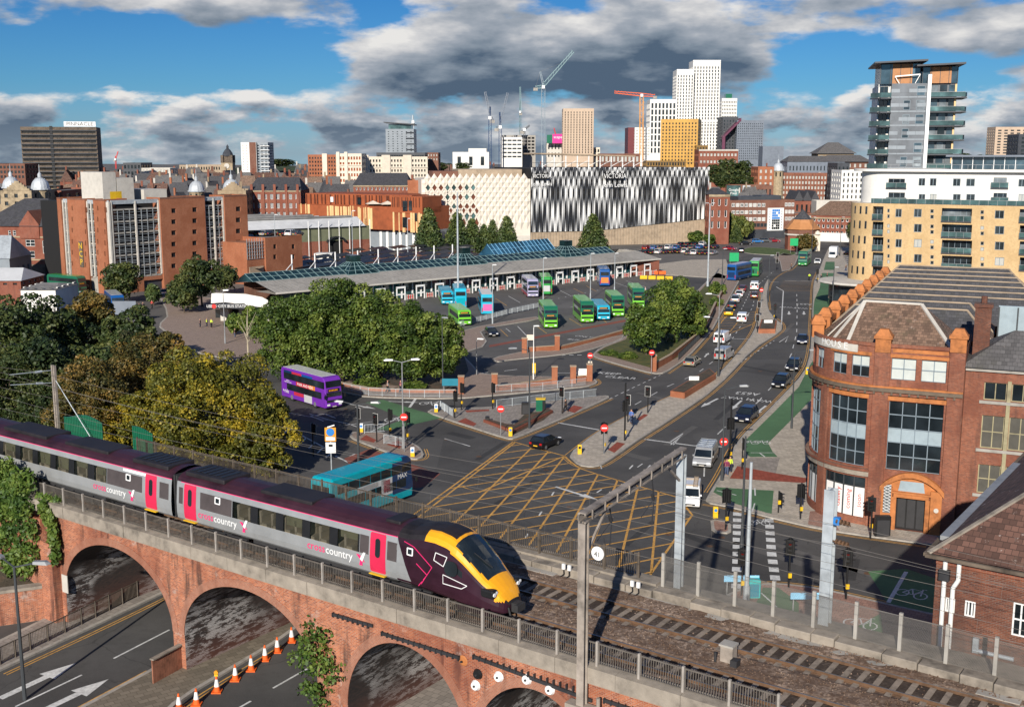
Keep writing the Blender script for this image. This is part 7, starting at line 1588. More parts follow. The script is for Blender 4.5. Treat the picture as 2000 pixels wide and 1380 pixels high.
# diamond-patterned store and finned car park
def diamond_store():
 p,q=Wp(824,420,386),Wp(1036,420,392); F,W=fr2((p.x,p.y,0),(q.x,q.y,0)); T=thing('diamond_patterned_store','cream department store with raised diamond lattice facade and zigzag parapet','building',world=F); zt=fu(F,930,350)[1]; z0=4.0
 mb=MB(F); mb.box(0,.3,z0,W,30,zt); mb.b('wall','cream_jl',T); mb=MB(F); mb.box(.5,1.5,-.5,W-6,30,z0); mb.b('shopfront','glass',T); mb=MB(F); mb.box(W-6,.1,-.5,W,30,z0); mb.b('plinth','concrete_pale',T)
 nc=17; cw=W/nc; hs=[3.2,3.2,3.2,3.2,5.0,6.0]; meshes={}
 def dia(w,h,kind):
  k=(kind,round(h,2))
  if k not in meshes:
   mb=MB()
   if kind=='solid': mb.add([(-w/2,0,0),(0,0,-h/2),(w/2,0,0),(0,0,h/2),(0,-.55,0)],[(0,1,4),(1,2,4),(2,3,4),(3,0,4)])
   elif kind=='rib':
    for s in(-1,1):
     for v in(-1,1): mb.bar((s*w/2,-.2,0),(0,-.2,v*h/2),.55,.45)
   else: mb.poly([(-w*.36,-.03,0),(0,-.03,-h*.36),(w*.36,-.03,0),(0,-.03,h*.36)])
   me=bpy.data.meshes.new(kind); me.from_pydata([tuple(v) for v in mb.v],[],mb.f); me.materials.append(MT({'solid':'cream_jl','rib':'cream_jl','glassd':'glass_green','brownd':'corten_dark'}[kind])); meshes[k]=me
  return meshes[k]
 r=random.Random(8); zz=zt+.4
 for j,h in enumerate(hs):
  for i in range(nc+1):
   for off in(0,.5):
    x=cw*(i+off); zc=zz-(h/2 if off else 0)
    if x<.3 or x>W-.3 or zc-h/2<z0: continue
    M_=F@TR((x,.28,zc))
    if i<9 and j>=1 and not(off and j<3): inst('lattice_rib',dia(cw,h,'rib'),T,M_); inst('diamond_window',dia(cw,h,r.choice(['glassd','brownd','brownd'])),T,M_)
    else: inst('diamond_panel',dia(cw,h,'solid'),T,M_)
  zz-=h
 mb=MB(F); mb.box(cw*6,6,zt,W-2,26,zt+3.2); mb.b('plant_screen','concrete_tan',T); mb=MB(F); mb.box(cw*2,6,zt,cw*6-.1,22,zt+2.6); mb.b('plant_room','brick_brown',T)
diamond_store()
def fin_car_park():
 Y0,Y1=392,412; p,q=Wp(1037,400,Y0),Wp(1384,400,Y1); F,W=fr2((p.x,p.y,0),(q.x,q.y,0)); T=thing('finned_car_park','large building wrapped in twisted black and white vertical fins','building',world=F); zt=fu(F,1200,327)[1]; zb=lambda x:5.2+max(0,(x-W*.35))/W*5.5
 mb=MB(F); mb.box(0,1.0,0,W,45,zt-.3); mb.b('dark_wall','void',T)
 n=120; p_=W/n
 for i in range(n):
  x=p_*(i+.5); mb=MB(F); m=26; pts=[]; z0=zb(x)
  for k in range(m+1):
   f=k/m; z=z0+(zt-z0)*f; per=3.6+5.5*(1-f); a=.5+.5*cos(2*PI*i/3.4)*cos(2*PI*(z-zt)/per); a=a*(.62+.38*sin(i*.31)*cos(z*.33))+.1; an=(1-min(1,a*1.25))*PI*.46; c,s=cos(an)*p_*.52,sin(an)*p_*.52; pts.append(((x-c,-s,z),(x+c,s,z)))
  for (a,b),(c,d) in zip(pts,pts[1:]): mb.poly([a,b,d,c])
  mb.b('fin','white',T)
 mb=MB(F); mb.add([(0,.4,-.5),(W,.4,-.5),(W,.4,zb(W)-.2),(W*.35,.4,5),(0,.4,5)],[(0,1,2,3,4)]); o=mb.b('concrete_base','concrete_tan',T); mb=MB(F); k=.5
 while k<W: mb.box(k,.2,-.5,k+.12,.4,zb(k)-.3); k+=1.1
 mb.b('base_ribs','concrete_tan',T,kind='stuff'); o=opx(F,1290,478,1330,496); mb=MB(F); mb.add([(o[0],.1,o[1]),(o[2],.1,o[1]),(o[2]-1,.1,o[3]),(o[0]+1,.1,o[3]-1)],[(0,1,2,3)]); mb.b('ramp_entry','void',T)
 for a,b,sz in((1043,1070,2.0),(1180,1218,2.5)):
  o=opx(F,a,338,b,350); mb=MB(F); mb.box(o[0],-1.1,o[1],o[2],-.8,o[3]); s=mb.b('sign_board','black',T); text('VICTORIA',sz*.92,'white',wall_text_m(F,(o[0]+o[2])/2,-1.12,(o[1]+o[3])/2),'sign_lettering',s,sx=.82); text('John Lewis',sz*.95,'white',wall_text_m(F,(o[0]+o[2])/2,-1.12,o[1]-sz*.8),'sign_lettering',T,sx=.9)
 # roof rail and white roof frames
 mb=MB(F); mb.box(0,.9,zt+1.6,W,1,zt+1.72); k=0
 while k<W: mb.box(k,.9,zt-.4,k+.12,1,zt+1.65); k+=3
 mb.b('roof_rail','frame_dark',T); mb=MB(F); mb.add([(W*.12,14,zt+4.5),(W*.66,14,zt+3.6),(W*.66,34,zt+3.6),(W*.12,34,zt+4.5),(W*.12,14,zt+5.0),(W*.66,14,zt+4.0),(W*.66,34,zt+4.0),(W*.12,34,zt+5.0)],[(0,3,2,1),(4,5,6,7),(0,1,5,4),(1,2,6,5),(2,3,7,6),(3,0,4,7)]); mb.b('rooftop_canopy','concrete_tan',T)
 for k in range(9): x=W*(.13+.065*k); mb=MB(F); mb.box(x,14.2,zt-.3,x+.35,14.6,zt+4); mb.b('canopy_post','white',T); mb=MB(F); mb.bar((x,14.3,zt+.2),(x+W*.06,14.3,zt+2.2),.18); mb.b('canopy_brace','white',T)
 # lattice hoist tower in front of the base
 b=G(1063,480); T2=thing('sign_tower','white timber-framed sign tower before the finned facade','sign',b); M_=WM[T2]
 for s in(-1,1):
  for d in(-1,1): mb=MB(M_); mb.bar((s*2.2,d*1,0),(s*2.0,d*1,7),.3); mb.b('leg','white',T2)
  mb=MB(M_); mb.bar((s*2.6,0,7),(0,0,13),.3); mb.b('rafter','white',T2)
 mb=MB(M_); mb.box(-2.6,-1.1,5,2.6,1.1,8.2); mb.b('board','concrete_pale',T2); mb=MB(M_); mb.bar((-2.2,-1,0),(2.2,-1,5),.2); mb.bar((2.2,-1,0),(-2.2,-1,5),.2); mb.b('cross_brace','white',T2)
fin_car_park()
# left: dark office tower, domes, stone gables, red brick corner
def dome(px,py,Y,rpx,lab,m='lead_dome'):
 p=Wp(px,py,Y); s=FPX/Y; r=rpx/s; T=thing('domed_turret',lab,'dome',(p.x,p.y,p.z-r*3.2)); M_=WM[T]; b=r*3.2
 mb=MB(M_); mb.lathe((0,0,0),[(r*.95,-6),(r*.95,b)],12); mb.b('drum','stone',T); mb=MB(M_); mb.lathe((0,0,b),[(r*1.12,-.15*r),(r*1.12,0)]+[(r*cos(a*PI/18),r*1.25*sin(a*PI/18)) for a in range(0,9)]+[(r*.22,r*1.25),(r*.22,r*1.6),(.02,r*1.9)],16); mb.b('dome_shell',m,T,smooth=False); mb=MB(M_)
 for k in range(12): a=k*PI/6; mb.bar((r*1.01*cos(a),r*1.01*sin(a),b),(r*.5*cos(a),r*.5*sin(a),b+r*1.1),r*.06)
 mb.b('rib','galv',T,kind='stuff'); mb=MB(M_); mb.cyl((0,0,b+r*1.8),(0,0,b+r*2.7),r*.05,r*.02,n=5); mb.b('finial','galv',T)
 for k in range(8):
  a=k*PI/4+.2; q=M_@RO(a,4,'Z'); mb=MB(q); mb.box(r*.93,-r*.12,b-r*1.1,r*.97,r*.12,b-r*.4); mb.b('drum_window','glass',T)
def left_side():
 dome(22,365,330,16,'silver dome at the far left behind the stone gable'); dome(79,368,325,17,'silver ribbed dome before the dark office tower'); dome(384,372,430,15,'silver dome above the car park'); dome(452,370,420,16,'silver dome beside the stepped stone gable')
 # office tower
 p,q=Wp(43,300,690),Wp(191,300,700); F,W=fr2((p.x,p.y,0),(q.x,q.y,0)); zt=fu(F,120,248)[1]; T=thing('office_tower','dark brown slab office tower with rows of windows and rooftop sign','tower',world=F); zs=[zt-2.2-2.75*i for i in range(18)]; o=gops(.5,W*.38,26,.55,[z-1.5 for z in zs],1.2)+gops(W*.42,W-.5,38,.55,[z-1.5 for z in zs],1.2)
 shell(T,F,W,22,0,zt,'stone_dark',dict(f=o),.4,'dark_clad'); panes(T,F,o,.35,'glass_win')
 for z in zs: trim(T,F,W,z-.1,.45,.7,'dark_clad',0,'spandrel_band')
 mb=MB(F); mb.box(W*.38,-.2,0,W*.42,.4,zt+.5); mb.b('service_slot','black',T); a,b=fu(F,125,245)[0],fu(F,187,245)[0]; mb=MB(F); mb.box(a,-.6,zt+.2,b,-.3,zt+3.2); s=mb.b('sign_board','white',T); text('PINNACLE',3.0,'dark_clad',wall_text_m(F,(a+b)/2,-.65,zt+1.7),'sign_lettering',s,sx=1.1,ext=.02)
 # stepped stone gable and dark facade behind
 for x0,x1,yt,ya,Y,m,lab in((0,61,372,352,318,'stone','sandstone building with stepped gable at the left edge'),(425,480,372,358,400,'brick_buff','small sandstone stepped gable beside the silver dome')):
  T,F,W,H,zb=sb('stone_gable_building',lab,x0,x1,yt,Y,m,D=20,yb=420,rows=3,cols=3,fw=.35,fh=.5);
  for k in range(5): w=W*.4*(1-k/5); mb=MB(F); mb.box(W*.55-w,-.1,H+k*1.2*W/20,W*.55+w,.6,H+(k+1)*1.2*W/20); mb.b('gable_step',m,T)
 sb('dark_arcade_building','tall dark red shopping arcade in shadow behind the car park',61,122,372,335,'brick_red',D=30,yb=440,rows=5,cols=6,fw=.4,fm='white')
 # red brick corner building with gable
 p,q=Wp(-40,480,286),Wp(100,480,283); F,W=fr2((p.x,p.y,0),(q.x,q.y,0)); T=thing('gabled_brick_building','red brick building with pointed gable and dark hipped roof at the left','building',world=F); zt=fu(F,60,442)[1]; g0,g1=fu(F,41,470)[0],fu(F,79,470)[0]
 o=[opx(F,*r) for r in((16,450,21,460),(25,450,31,460),(48,448,55,460),(60,448,67,460),(17,473,21,500),(27,473,34,504),(50,490,68,504),(50,468,68,481),(83,445,87,460),(83,470,87,495),(-20,450,-14,460),(-10,473,-4,500))]; shell(T,F,W,22,-.5,zt,'brick_red',dict(f=o),.25,None)
 for q_ in o: window(T,F,q_,.15,2 if q_[2]-q_[0]>1.5 else 1,2,'frame_white','glass',.1)
 gable_roof(T,F,0,W,0,22,zt,6.5,'slate',hip=7,over=.5); mb=MB(F); m=(g0+g1)/2; hh=fu(F,55,411)[1]; mb.add([(g0,-.3,zt-3),(g1,-.3,zt-3),(g1,-.3,zt+.5),(m,-.3,hh),(g0,-.3,zt+.5),(g0,.3,zt-3),(g1,.3,zt-3),(g1,6,zt+.5),(m,8,hh),(g0,6,zt+.5)],[(0,1,2,3,4),(2,7,8,3),(3,8,9,4),(1,6,7,2),(0,4,9,5)]); mb.b('gable','brick_red',T)
 for z in(fu(F,60,462)[1],fu(F,60,506)[1]): trim(T,F,W,z-.3,.35,.12,'stone',0,'stone_band')
 mb=MB(F); mb.box(0,-.1,-.5,W,0,fu(F,60,516)[1]); mb.b('shop_base','stone_dark',T)
 # low white and grey roofs at the left
 for x0,x1,yt,Y,m,rf,lab,h in((-40,40,548,240,'brick_red','roof_white','low brick shed with corrugated white roof at the left edge',2.2),(40,108,566,225,'white_render','roof_grey','low white building with grey roof before the brick corner',.8),(-40,18,505,262,'grey_clad','galv','grey metal roofed building at the left edge',5),(100,128,438,300,'concrete_pale','roof_grey','pale narrow building beside the car park',1)):
  T,F,W,H,zb=sb('low_building',lab,x0,x1,yt,Y,m,D=12,yb=560,rows=1,cols=4,fw=.4,fh=.35,roof=None); gable_roof(T,F,0,W,0,12,H,h,rf,hip=2)
 for px in(12,38): p=G(px,835,0); T=thing('white_cabin','white cabin box at the left edge beyond the railway%s'%(' next to the trees' if px>20 else ''),'cabin',p); M_=WM[T]; mb=MB(M_); mb.box(-1.2,0,0,1.2,2.6,2.9); bevel(mb.b('box','white_render',T),.05,1); mb=MB(M_); mb.box(-1.25,-.05,2.9,1.25,2.65,3.0); mb.b('lid','white',T); mb=MB(M_); mb.box(-.5,-.04,.2,.5,.0,2.3); mb.b('door','concrete_pale',T)
left_side()
# right of the centre: blocks round the far junction
def right_side():
 T,F,W,H,zb=sb('brown_brick_block','brown brick office block with white ribbon windows and framed white panel',1425,1552,391,430,'brick_brown',D=24,dY=6,yb=470,rows=0,roof='roof_grey')
 for y in(397,411,424.5):
  for i in range(8): o=opx(F,1429+8.4*i,y,1435.5+8.4*i,y+7); window(T,F,o,-.05,2,1,'frame_white','glass_win',.18)
  for i in range(3): o=opx(F,1533+6.4*i,y-1,1538+6.4*i,y+6); window(T,F,o,-.05,2,1,'frame_white','glass_win',.18)
 for i in range(4): o=opx(F,1471+7*i,436,1477+7*i,443); window(T,F,o,-.05,1,1,'frame_dark','glass',.1)
 o=opx(F,1430,448,1550,466); mb=MB(F); mb.box(o[0],-.1,0,o[2],0,o[3]); mb.b('dark_ground_floor','dark_clad',T)
 o=opx(F,1498,406,1529,450); mb=MB(F); mb.box(o[0],-.6,o[1],o[2],-.1,o[3]); pnl=mb.b('framed_panel','white',T); w,h=o[2]-o[0],o[3]-o[1]
 for i in range(4):
  for j in range(8):
   if (i,j) in((2,6),(3,5),(1,1)): continue
   mb=MB(F); mb.box(o[0]+w*(.27+.125*i),-.68,o[1]+h*(.06+.112*j),o[0]+w*(.27+.125*i+.11),-.6,o[1]+h*(.06+.112*j+.095)); mb.b('pane','glass' if j<4 else 'blue_sign',pnl)
 for s in(.1,.85):
  for k in range(7): mb=MB(F); mb.box(o[0]+w*s,-.66,o[1]+h*(.1+.12*k),o[0]+w*(s+.05),-.6,o[1]+h*(.16+.12*k)); mb.b('panel_mark','metal_grey',pnl)
 for a,b,y in((1455,1500,385),(1500,1540,383)): q=opx(F,a,y,b,392); mb=MB(F); mb.box(q[0],6,H-.3,q[2],14,q[3]); mb.b('roof_plant','dark_clad',T)
 D_=[('stone_trimmed_block','red brick block with white stone window surrounds beside the finned facade',1385,1426,380,405,'brick_red',dict(yb=450,rows=3,cols=3,fw=.35,fh=.62,fm='white',trimm='stone')),
 ('gabled_brick_flats','red brick gabled flats behind the brown office block',1552,1600,392,470,'brick_red',dict(yb=420,rows=1,cols=5,fw=.45)),
 ('white_window_block','brick block with bands of white windows behind the pavilion',1552,1586,416,440,'brick_brown',dict(yb=446,rows=2,cols=5,fw=.8,fm='white')),
 ('cream_fronted_building','brick and cream fronted building with brown hipped roof behind the pavilion',1584,1700,420,420,'brick_red',dict(yb=468,rows=3,cols=12,fw=.5,fh=.55,fm='white',dY=-8,roof=None)),
 ('brick_mill','long red brick mill with many rows of windows below the tower',1508,1650,338,560,'brick_mill2',dict(yb=390,rows=5,cols=22,fw=.55,fh=.6,dY=-15)),
 ('mansard_block','grey mansard-roofed block behind the brick mill',1538,1650,316,600,'blue_clad',dict(yb=340,rows=1,cols=16,fw=.35,fh=.4)),
 ('grey_white_flats','white and charcoal flats between the mill and the tower',1644,1705,332,500,'white_render',dict(yb=390,rows=5,cols=7,fw=.35,fh=.6)),
 ('charcoal_flats','charcoal flats with dark roof beside the brick mill',1636,1660,318,510,'dark_clad',dict(yb=390,rows=5,cols=3,fw=.4,fh=.5)),
 ('orange_brick_block','orange brick block with dome beside the mill',1481,1512,326,540,'brick_orange',dict(yb=365,rows=3,cols=3,fw=.4)),
 ('brown_brick_terrace','dark brick terrace below the mill',1430,1510,362,520,'brick_brown',dict(yb=390,rows=1,cols=10,fw=.4)),
 ('red_office_range','red brick office range behind the gold block',1365,1442,292,650,'brick_red',dict(yb=350,rows=4,cols=11,fw=.6,fh=.4,trimm='concrete_pale')),
 ('viaduct_wall','long pale elevated road wall behind the pavilion',1595,1700,392,455,'concrete_pale',dict(yb=410,rows=0,D=8)),
 ('concrete_slab_tower','distant grey and cream slab tower at the right edge',1945,2060,248,900,'tan',dict(yb=318,rows=12,cols=9,fw=.55,fh=.5)),
 ('dark_slab','dark building edge at the far right behind the apartments',1990,2060,262,700,'dark_clad',dict(yb=330,rows=8,cols=4,fw=.4)),
 ('arena_hall','low dark green-grey hall beside the slanted tower',1490,1531,286,950,'blue_clad',dict(yb=320,rows=0,roof='roof_grey')),
 ('hillside_block','brown pyramid-roofed block on the hill behind the mill',1598,1668,300,720,'brick_buff',dict(yb=322,rows=2,cols=6,fw=.5,roof=None)),
 ('hillside_wing','brown brick wing below the pyramid-roofed block',1612,1698,316,690,'brick_brown',dict(yb=330,rows=1,cols=8,fw=.4,roof=None))]
 for nm,lab,x0,x1,yt,Y,m,k in D_:
  T,F,W,H,zb=sb(nm,lab,x0,x1,yt,Y,m,**k)
  if nm=='cream_fronted_building': gable_roof(T,F,0,W,0,16,H,5,'tile_brown',hip=6); q=opx(F,1586,442,1690,468); mb=MB(F); mb.box(0,-.12,0,W,-.0,q[1]*.0+fu(F,1640,455)[1]); mb.b('shop_row','white_render',T); trim(T,F,W,fu(F,1640,428)[1],.5,.2,'stone')
  if nm=='gabled_brick_flats':
   for k in range(3): gable_roof(T,F,W*k/3,W*(k+1)/3,0,16,H,4,'slate','y')
  if nm=='stone_trimmed_block': gable_roof(T,F,0,W,2,16,H,2,'slate',hip=3)
  if nm in('hillside_block','hillside_wing'): gable_roof(T,F,0,W,0,16,H,7 if 'block' in nm else 4,'slate_grey',hip=W*.42 if 'block' in nm else 5,over=1.5)
  if nm=='orange_brick_block': pass
  if nm=='mansard_block': gable_roof(T,F,0,W,0,16,H,3,'slate_grey',hip=3)
  if nm=='brown_brick_terrace':
   for a,b,tx in((1418,1445,'Google Pixel'),(1449,1464,None)): p,q=Wp(a,365,500),Wp(b,365,500); mb=MB(); z0,z1=Wp(a,386,500).z,Wp(a,362,500).z; mb.box(p.x,498,z0,q.x,499,z1); bb=mb.b('billboard','glass_green' if tx else 'bus_pale',T);
   text('Google\nPixel',1.5,'white',TR((Wp(1431,374,500).x,497.9,(z0+z1)/2))@RO(PI/2,4,'X'),'billboard_lettering',T)
 dome(1520,332,545,11,'small silver dome above the orange brick block')
 # octagonal pavilion
 p=G(1574,490); T=thing('brick_pavilion','octagonal brick pavilion with flared tan roof by the junction','pavilion',p); M_=WM[T]@TR((0,6,0))@RO(.39,4,'Z'); r=5.6
 mb=MB(M_); mb.lathe((0,0,0),[(r,0),(r,5)],8); mb.b('wall','brick_red',T); mb=MB(M_); mb.lathe((0,0,0),[(r+.4,5),(r+.4,5.5)],8); mb.b('band','concrete_pale',T); mb=MB(M_); mb.lathe((0,0,0),[(r+.2,5.5),(r+.2,7)],8); mb.b('upper_wall','brick_brown',T); mb=MB(M_); mb.lathe((0,0,0),[(r+.7,7),(r*.72,9.2),(r*.62,10.2)],8); mb.b('flared_roof','timber',T,label='tan flared lower roof'); mb=MB(M_); mb.lathe((0,0,0),[(r*.62,10.2),(r*.5,10.5),(.1,13.5)],8); mb.b('cap_roof','slate',T)
 mb=MB(WM[T]); mb.box(2.6,-.2,0,4.6,-.1,5.5); mb.lathe((3.6,-.15,5.5),[(1,0),(.7,.9),(.05,1.3)],8); mb.b('arched_mural','cream',T)
right_side()
# skyline
def skyline():
 D_=[('white_skyscraper','tall slender white tower with narrow window slots, higher half',1354,1408,118,1100,'white_render',dict(yb=300,rows=26,cols=9,fw=.38,fh=.72,scols=5)),('white_skyscraper','lower left half of the tall white tower',1322,1356,136,1090,'white_render',dict(yb=300,rows=24,cols=6,fw=.38,fh=.72,scols=4)),
 ('white_grid_tower','white tower with dark grid of windows left of the tallest tower',1270,1322,194,1000,'white_render',dict(yb=300,rows=8,cols=7,fw=.55,fh=.8,scols=3)),('gold_block','gold-coloured apartment block before the white towers',1291,1364,233,700,'gold',dict(yb=322,rows=13,cols=11,fw=.42,fh=.55,dY=-6)),('dark_gold_wing','dark bronze wing right of the gold block',1360,1383,284,690,'gold_dark',dict(yb=325,rows=6,cols=4,fw=.45,fh=.55)),('bronze_podium','long bronze podium under the gold block',1262,1340,314,680,'gold_dark',dict(yb=326,rows=1,cols=14,fw=.5,fh=.5)),
 ('maroon_white_block','maroon and white block behind the orange crane',1240,1272,249,900,'white_render',dict(yb=305,rows=9,cols=4,fw=.5,fh=.55)),('maroon_slab','maroon slab behind the orange crane',1227,1241,249,905,'maroon',dict(yb=305,rows=0)),('tan_tower','pinkish tan tower with vertical window slots',1100,1160,212,750,'tan',dict(yb=300,rows=17,cols=10,fw=.28,fh=.75,scols=5)),
 ('slanted_tower','grey tower with punched windows beside the white skyscraper',1440,1492,235,1000,'blue_clad',dict(yb=312,rows=15,cols=13,fw=.4,fh=.45)),('slanted_tower_wing','dark grey left wing of the slanted tower',1412,1442,228,1010,'dark_clad',dict(yb=312,rows=12,cols=5,fw=.4)),('pale_grid_tower','pale gridded tower behind the purple slanted roof',1410,1440,192,1300,'white_render',dict(yb=260,rows=9,cols=9,fw=.5,fh=.5)),
 ('grey_flats_tower','grey tower with oversailing roof left of the cranes',753,808,252,640,'grey_clad',dict(yb=302,rows=10,cols=6,fw=.3,fh=.3)),('striped_flats_tower','white and brown striped tower of flats',470,500,278,760,'white_render',dict(yb=340,rows=11,cols=4,fw=.25,fh=.4)),('striped_flats_wing','right half of the striped tower with balconies',499,523,278,762,'grey_clad',dict(yb=340,rows=11,cols=3,fw=.6,fh=.5)),
 ('stone_brick_offices','large white stone and brick office building',700,835,306,560,'cream',dict(yb=358,rows=5,cols=22,fw=.5,fh=.5,dY=10)),('stone_brick_offices_wing','left wing of the white stone and brick office building',656,706,300,545,'cream',dict(yb=358,rows=5,cols=9,fw=.6,fh=.55,glass='corten')),('red_white_offices','red brick and white offices left of the stone building',601,668,302,590,'brick_orange',dict(yb=350,rows=6,cols=12,fw=.5,fh=.5)),('glass_topped_offices','dark glazed top storey above the stone offices',735,830,298,575,'dark_clad',dict(yb=320,rows=1,cols=20,fw=.8,fh=.6)),
 ('brown_block','small brown block right of the stone offices',828,856,298,600,'brick_brown',dict(yb=315,rows=2,cols=5,fw=.4)),('white_theatre_block','plain white block before the cranes',884,955,297,700,'white_render',dict(yb=330,rows=1,cols=3,fw=.3)),('white_fly_tower','white upper block behind the plain white block',915,950,290,710,'white_render',dict(yb=310,rows=0)),('unfinished_block','unfinished concrete frame building under the cranes',978,1046,264,820,'concrete',dict(yb=305,rows=6,cols=9,fw=.75,fh=.6,glass='void')),('white_ribbon_offices','white offices with ribbon windows beside the concrete frame',980,1020,268,790,'white_render',dict(yb=310,rows=5,cols=4,fw=.85,fh=.4)),('hoarding_block','pale block under the pink sign',1068,1102,278,770,'concrete_pale',dict(yb=310,rows=2,cols=5,fw=.4)),
 ('cream_turret_block','small cream block right of the tan tower',1160,1172,288,760,'cream',dict(yb=310,rows=2,cols=2)),('market_offices','low brown block behind the finned building',1172,1250,300,640,'brick_brown',dict(yb=320,rows=1,cols=10)),('civic_offices','long pale stone offices by the clock tower',350,432,322,900,'concrete_tan',dict(yb=345,rows=2,cols=16,fw=.5)),('grey_roof_block','dark angular block left of the clock tower',240,275,318,820,'dark_clad',dict(yb=345,rows=2,cols=5)),('white_offices','small white offices among the left rooftops',276,332,328,780,'concrete_pale',dict(yb=350,rows=2,cols=8)),('left_dark_block','dark brown block left of the office tower',-10,48,320,640,'brick_brown',dict(yb=350,rows=3,cols=8)),
 ('red_arcade_row','red brick arcade with white arched windows behind the market',485,587,372,410,'brick_red',dict(yb=428,rows=3,cols=8,fw=.5,fh=.6,fm='white',nx=3)),('victorian_offices','red Victorian offices with pale pilasters behind the rust building',690,800,362,430,'brick_red',dict(yb=385,rows=2,cols=14,fw=.4,fm='white')),('orange_party_wall','plain orange brick wall block left of the diamond store',796,826,352,400,'brick_orange',dict(yb=385,rows=0))]
 for nm,lab,x0,x1,yt,Y,m,k in D_:
  T,F,W,H,zb=sb(nm,lab,x0,x1,yt,Y,m,D=k.pop('D',18 if Y<800 else 26),**k)
  if nm=='white_skyscraper': trim(T,F,W,H*.52,1.2,.3,'white'); trim(T,F,W,H-1,1.2,.3,'white')
  if nm=='grey_flats_tower':
   mb=MB(F); mb.box(W*.1,1,H,W*.9,14,H+2.6); mb.b('penthouse','glass_green',T); mb=MB(F); mb.add([(-1,-1,H+3.4),(W+.5,-1,H+2.2),(W+.5,16,H+2.2),(-1,16,H+3.4),(-1,-1,H+3.9),(W+.5,-1,H+2.7),(W+.5,16,H+2.7),(-1,16,H+3.9)],[(0,3,2,1),(4,5,6,7),(0,1,5,4),(1,2,6,5),(2,3,7,6),(3,0,4,7)]); mb.b('roof_plane','dark_clad',T)
   for i in range(9): mb=MB(F); mb.box(W*.72,-1,H-2-3.1*i,W+.6,.1,H-1.7-3.1*i); mb.b('balcony','dark_clad',T)
  if nm=='striped_flats_wing':
   for i in range(9): mb=MB(F); mb.box(W*.4,-1.2,H-2.6-2.7*i,W+1,.1,H-2.2-2.7*i); mb.b('balcony','white',T)
  if nm=='striped_flats_tower': mb=MB(F); mb.box(W*.55,-.15,0,W*.98,.0,H); mb.b('brown_panel','brick_brown',T)
  if nm=='slanted_tower': mb=MB(F); z=H; mb.add([(-12,-.4,z-14),(W*.15,-.4,z+2),(W*.15,12,z+2),(-12,12,z-14),(-12,-.4,z-16),(W*.15,-.4,z-.3),(W*.15,12,z-.3),(-12,12,z-16)],[(0,1,2,3),(7,6,5,4),(4,5,1,0),(5,6,2,1)]); mb.b('slanted_roof','purple_clad',T); mb=MB(F); mb.box(-12.5,-.3,5,-10,2,z-14); mb.b('edge_fin','purple_clad',T)
  if nm=='pale_grid_tower': mb=MB(F); mb.box(W*.3,4,H,W*.7,14,H+5); mb.b('green_plant','bus_dkgreen',T)
  if nm in('red_arcade_row','victorian_offices'): gable_roof(T,F,0,W,0,16,H,4.5,'slate',hip=2); trim(T,F,W,H-.5,.5,.2,'stone')
  if nm=='red_arcade_row':
   for i in range(5): mb=MB(F); x=W*(.04+.22*i); mb.box(x,-.4,0,x+.9,0,H+2.2); mb.b('pier','brick_red',T)
  if nm=='red_white_offices': mb=MB(F); x=W*.42; mb.box(x,-.5,0,x+W*.14,0,H+.5); mb.b('white_bay','cream',T)
  if 'stone_brick' in nm:
   for i in range(2 if 'wing' in nm else 3): x=W*(.02+.31*i); mb=MB(F); mb.box(x,-.6,0,x+W*.12,0,H+.8); mb.b('stone_pier','cream',T)
   trim(T,F,W,H*.82,.6,.4,'cream')
 # pink hoarding on the core
 p,q=Wp(1079,280,765),Wp(1100,262,765); T=thing('pink_hoarding','bright pink construction hoarding with white lettering on the skyline','sign',(p.x,765,p.z)); mb=MB(); mb.box(p.x,764,p.z,q.x,764.6,q.z); b=mb.b('board','pink_sign',T); text('scape',2.6,'white',TR(((p.x+q.x)/2,763.9,(p.z+q.z)/2+1))@RO(PI/2,4,'X'),'lettering',b,ext=.02); p2=Wp(1068,280,765); mb=MB(); mb.box(p2.x,764,p.z,p.x-.2,764.6,q.z-.5); mb.b('dark_panel','bus_dkgreen',T); mb=MB(); mb.tube([(Wp(1085,262,765).x,764.3,q.z),(Wp(1082,250,765).x,764.3,q.z+4)],.3); mb.b('hoist','red',T)
 # clock tower
 p=Wp(446,330,860); T=thing('clock_tower','old stone clock tower with dark dome on the left skyline','tower',(p.x,p.y,0)); M_=WM[T]; k=860/FPX; zz=lambda y:Wp(446,y,860).z; w=11*k
 mb=MB(M_); mb.box(-w,-w,0,w,w,zz(318)); mb.b('shaft','stone',T)
 for s in(-1,1):
  for t in(-1,1): mb=MB(M_); mb.box(s*w*.8-1,t*w*.8-1,zz(318),s*w*.8+1,t*w*.8+1,zz(303)); mb.b('corner_column','stone_dark',T)
 mb=MB(M_); mb.box(-w*.7,-w*.7,zz(318),w*.7,w*.7,zz(305)); mb.b('belfry','stone_dark',T); mb=MB(M_); mb.lathe((0,0,0),[(w*.95,zz(305)),(w*.95,zz(304)),(w*.85,zz(299)),(w*.5,zz(293)),(w*.2,zz(290)),(w*.22,zz(286)),(.05,zz(282))],8); mb.b('dome_cap','dark_clad',T); mb=MB(M_); mb.cyl((0,-w-.1,zz(324)),(0,-w-.3,zz(324)),w*.45,n=16); mb.b('clock_face','concrete_pale',T)
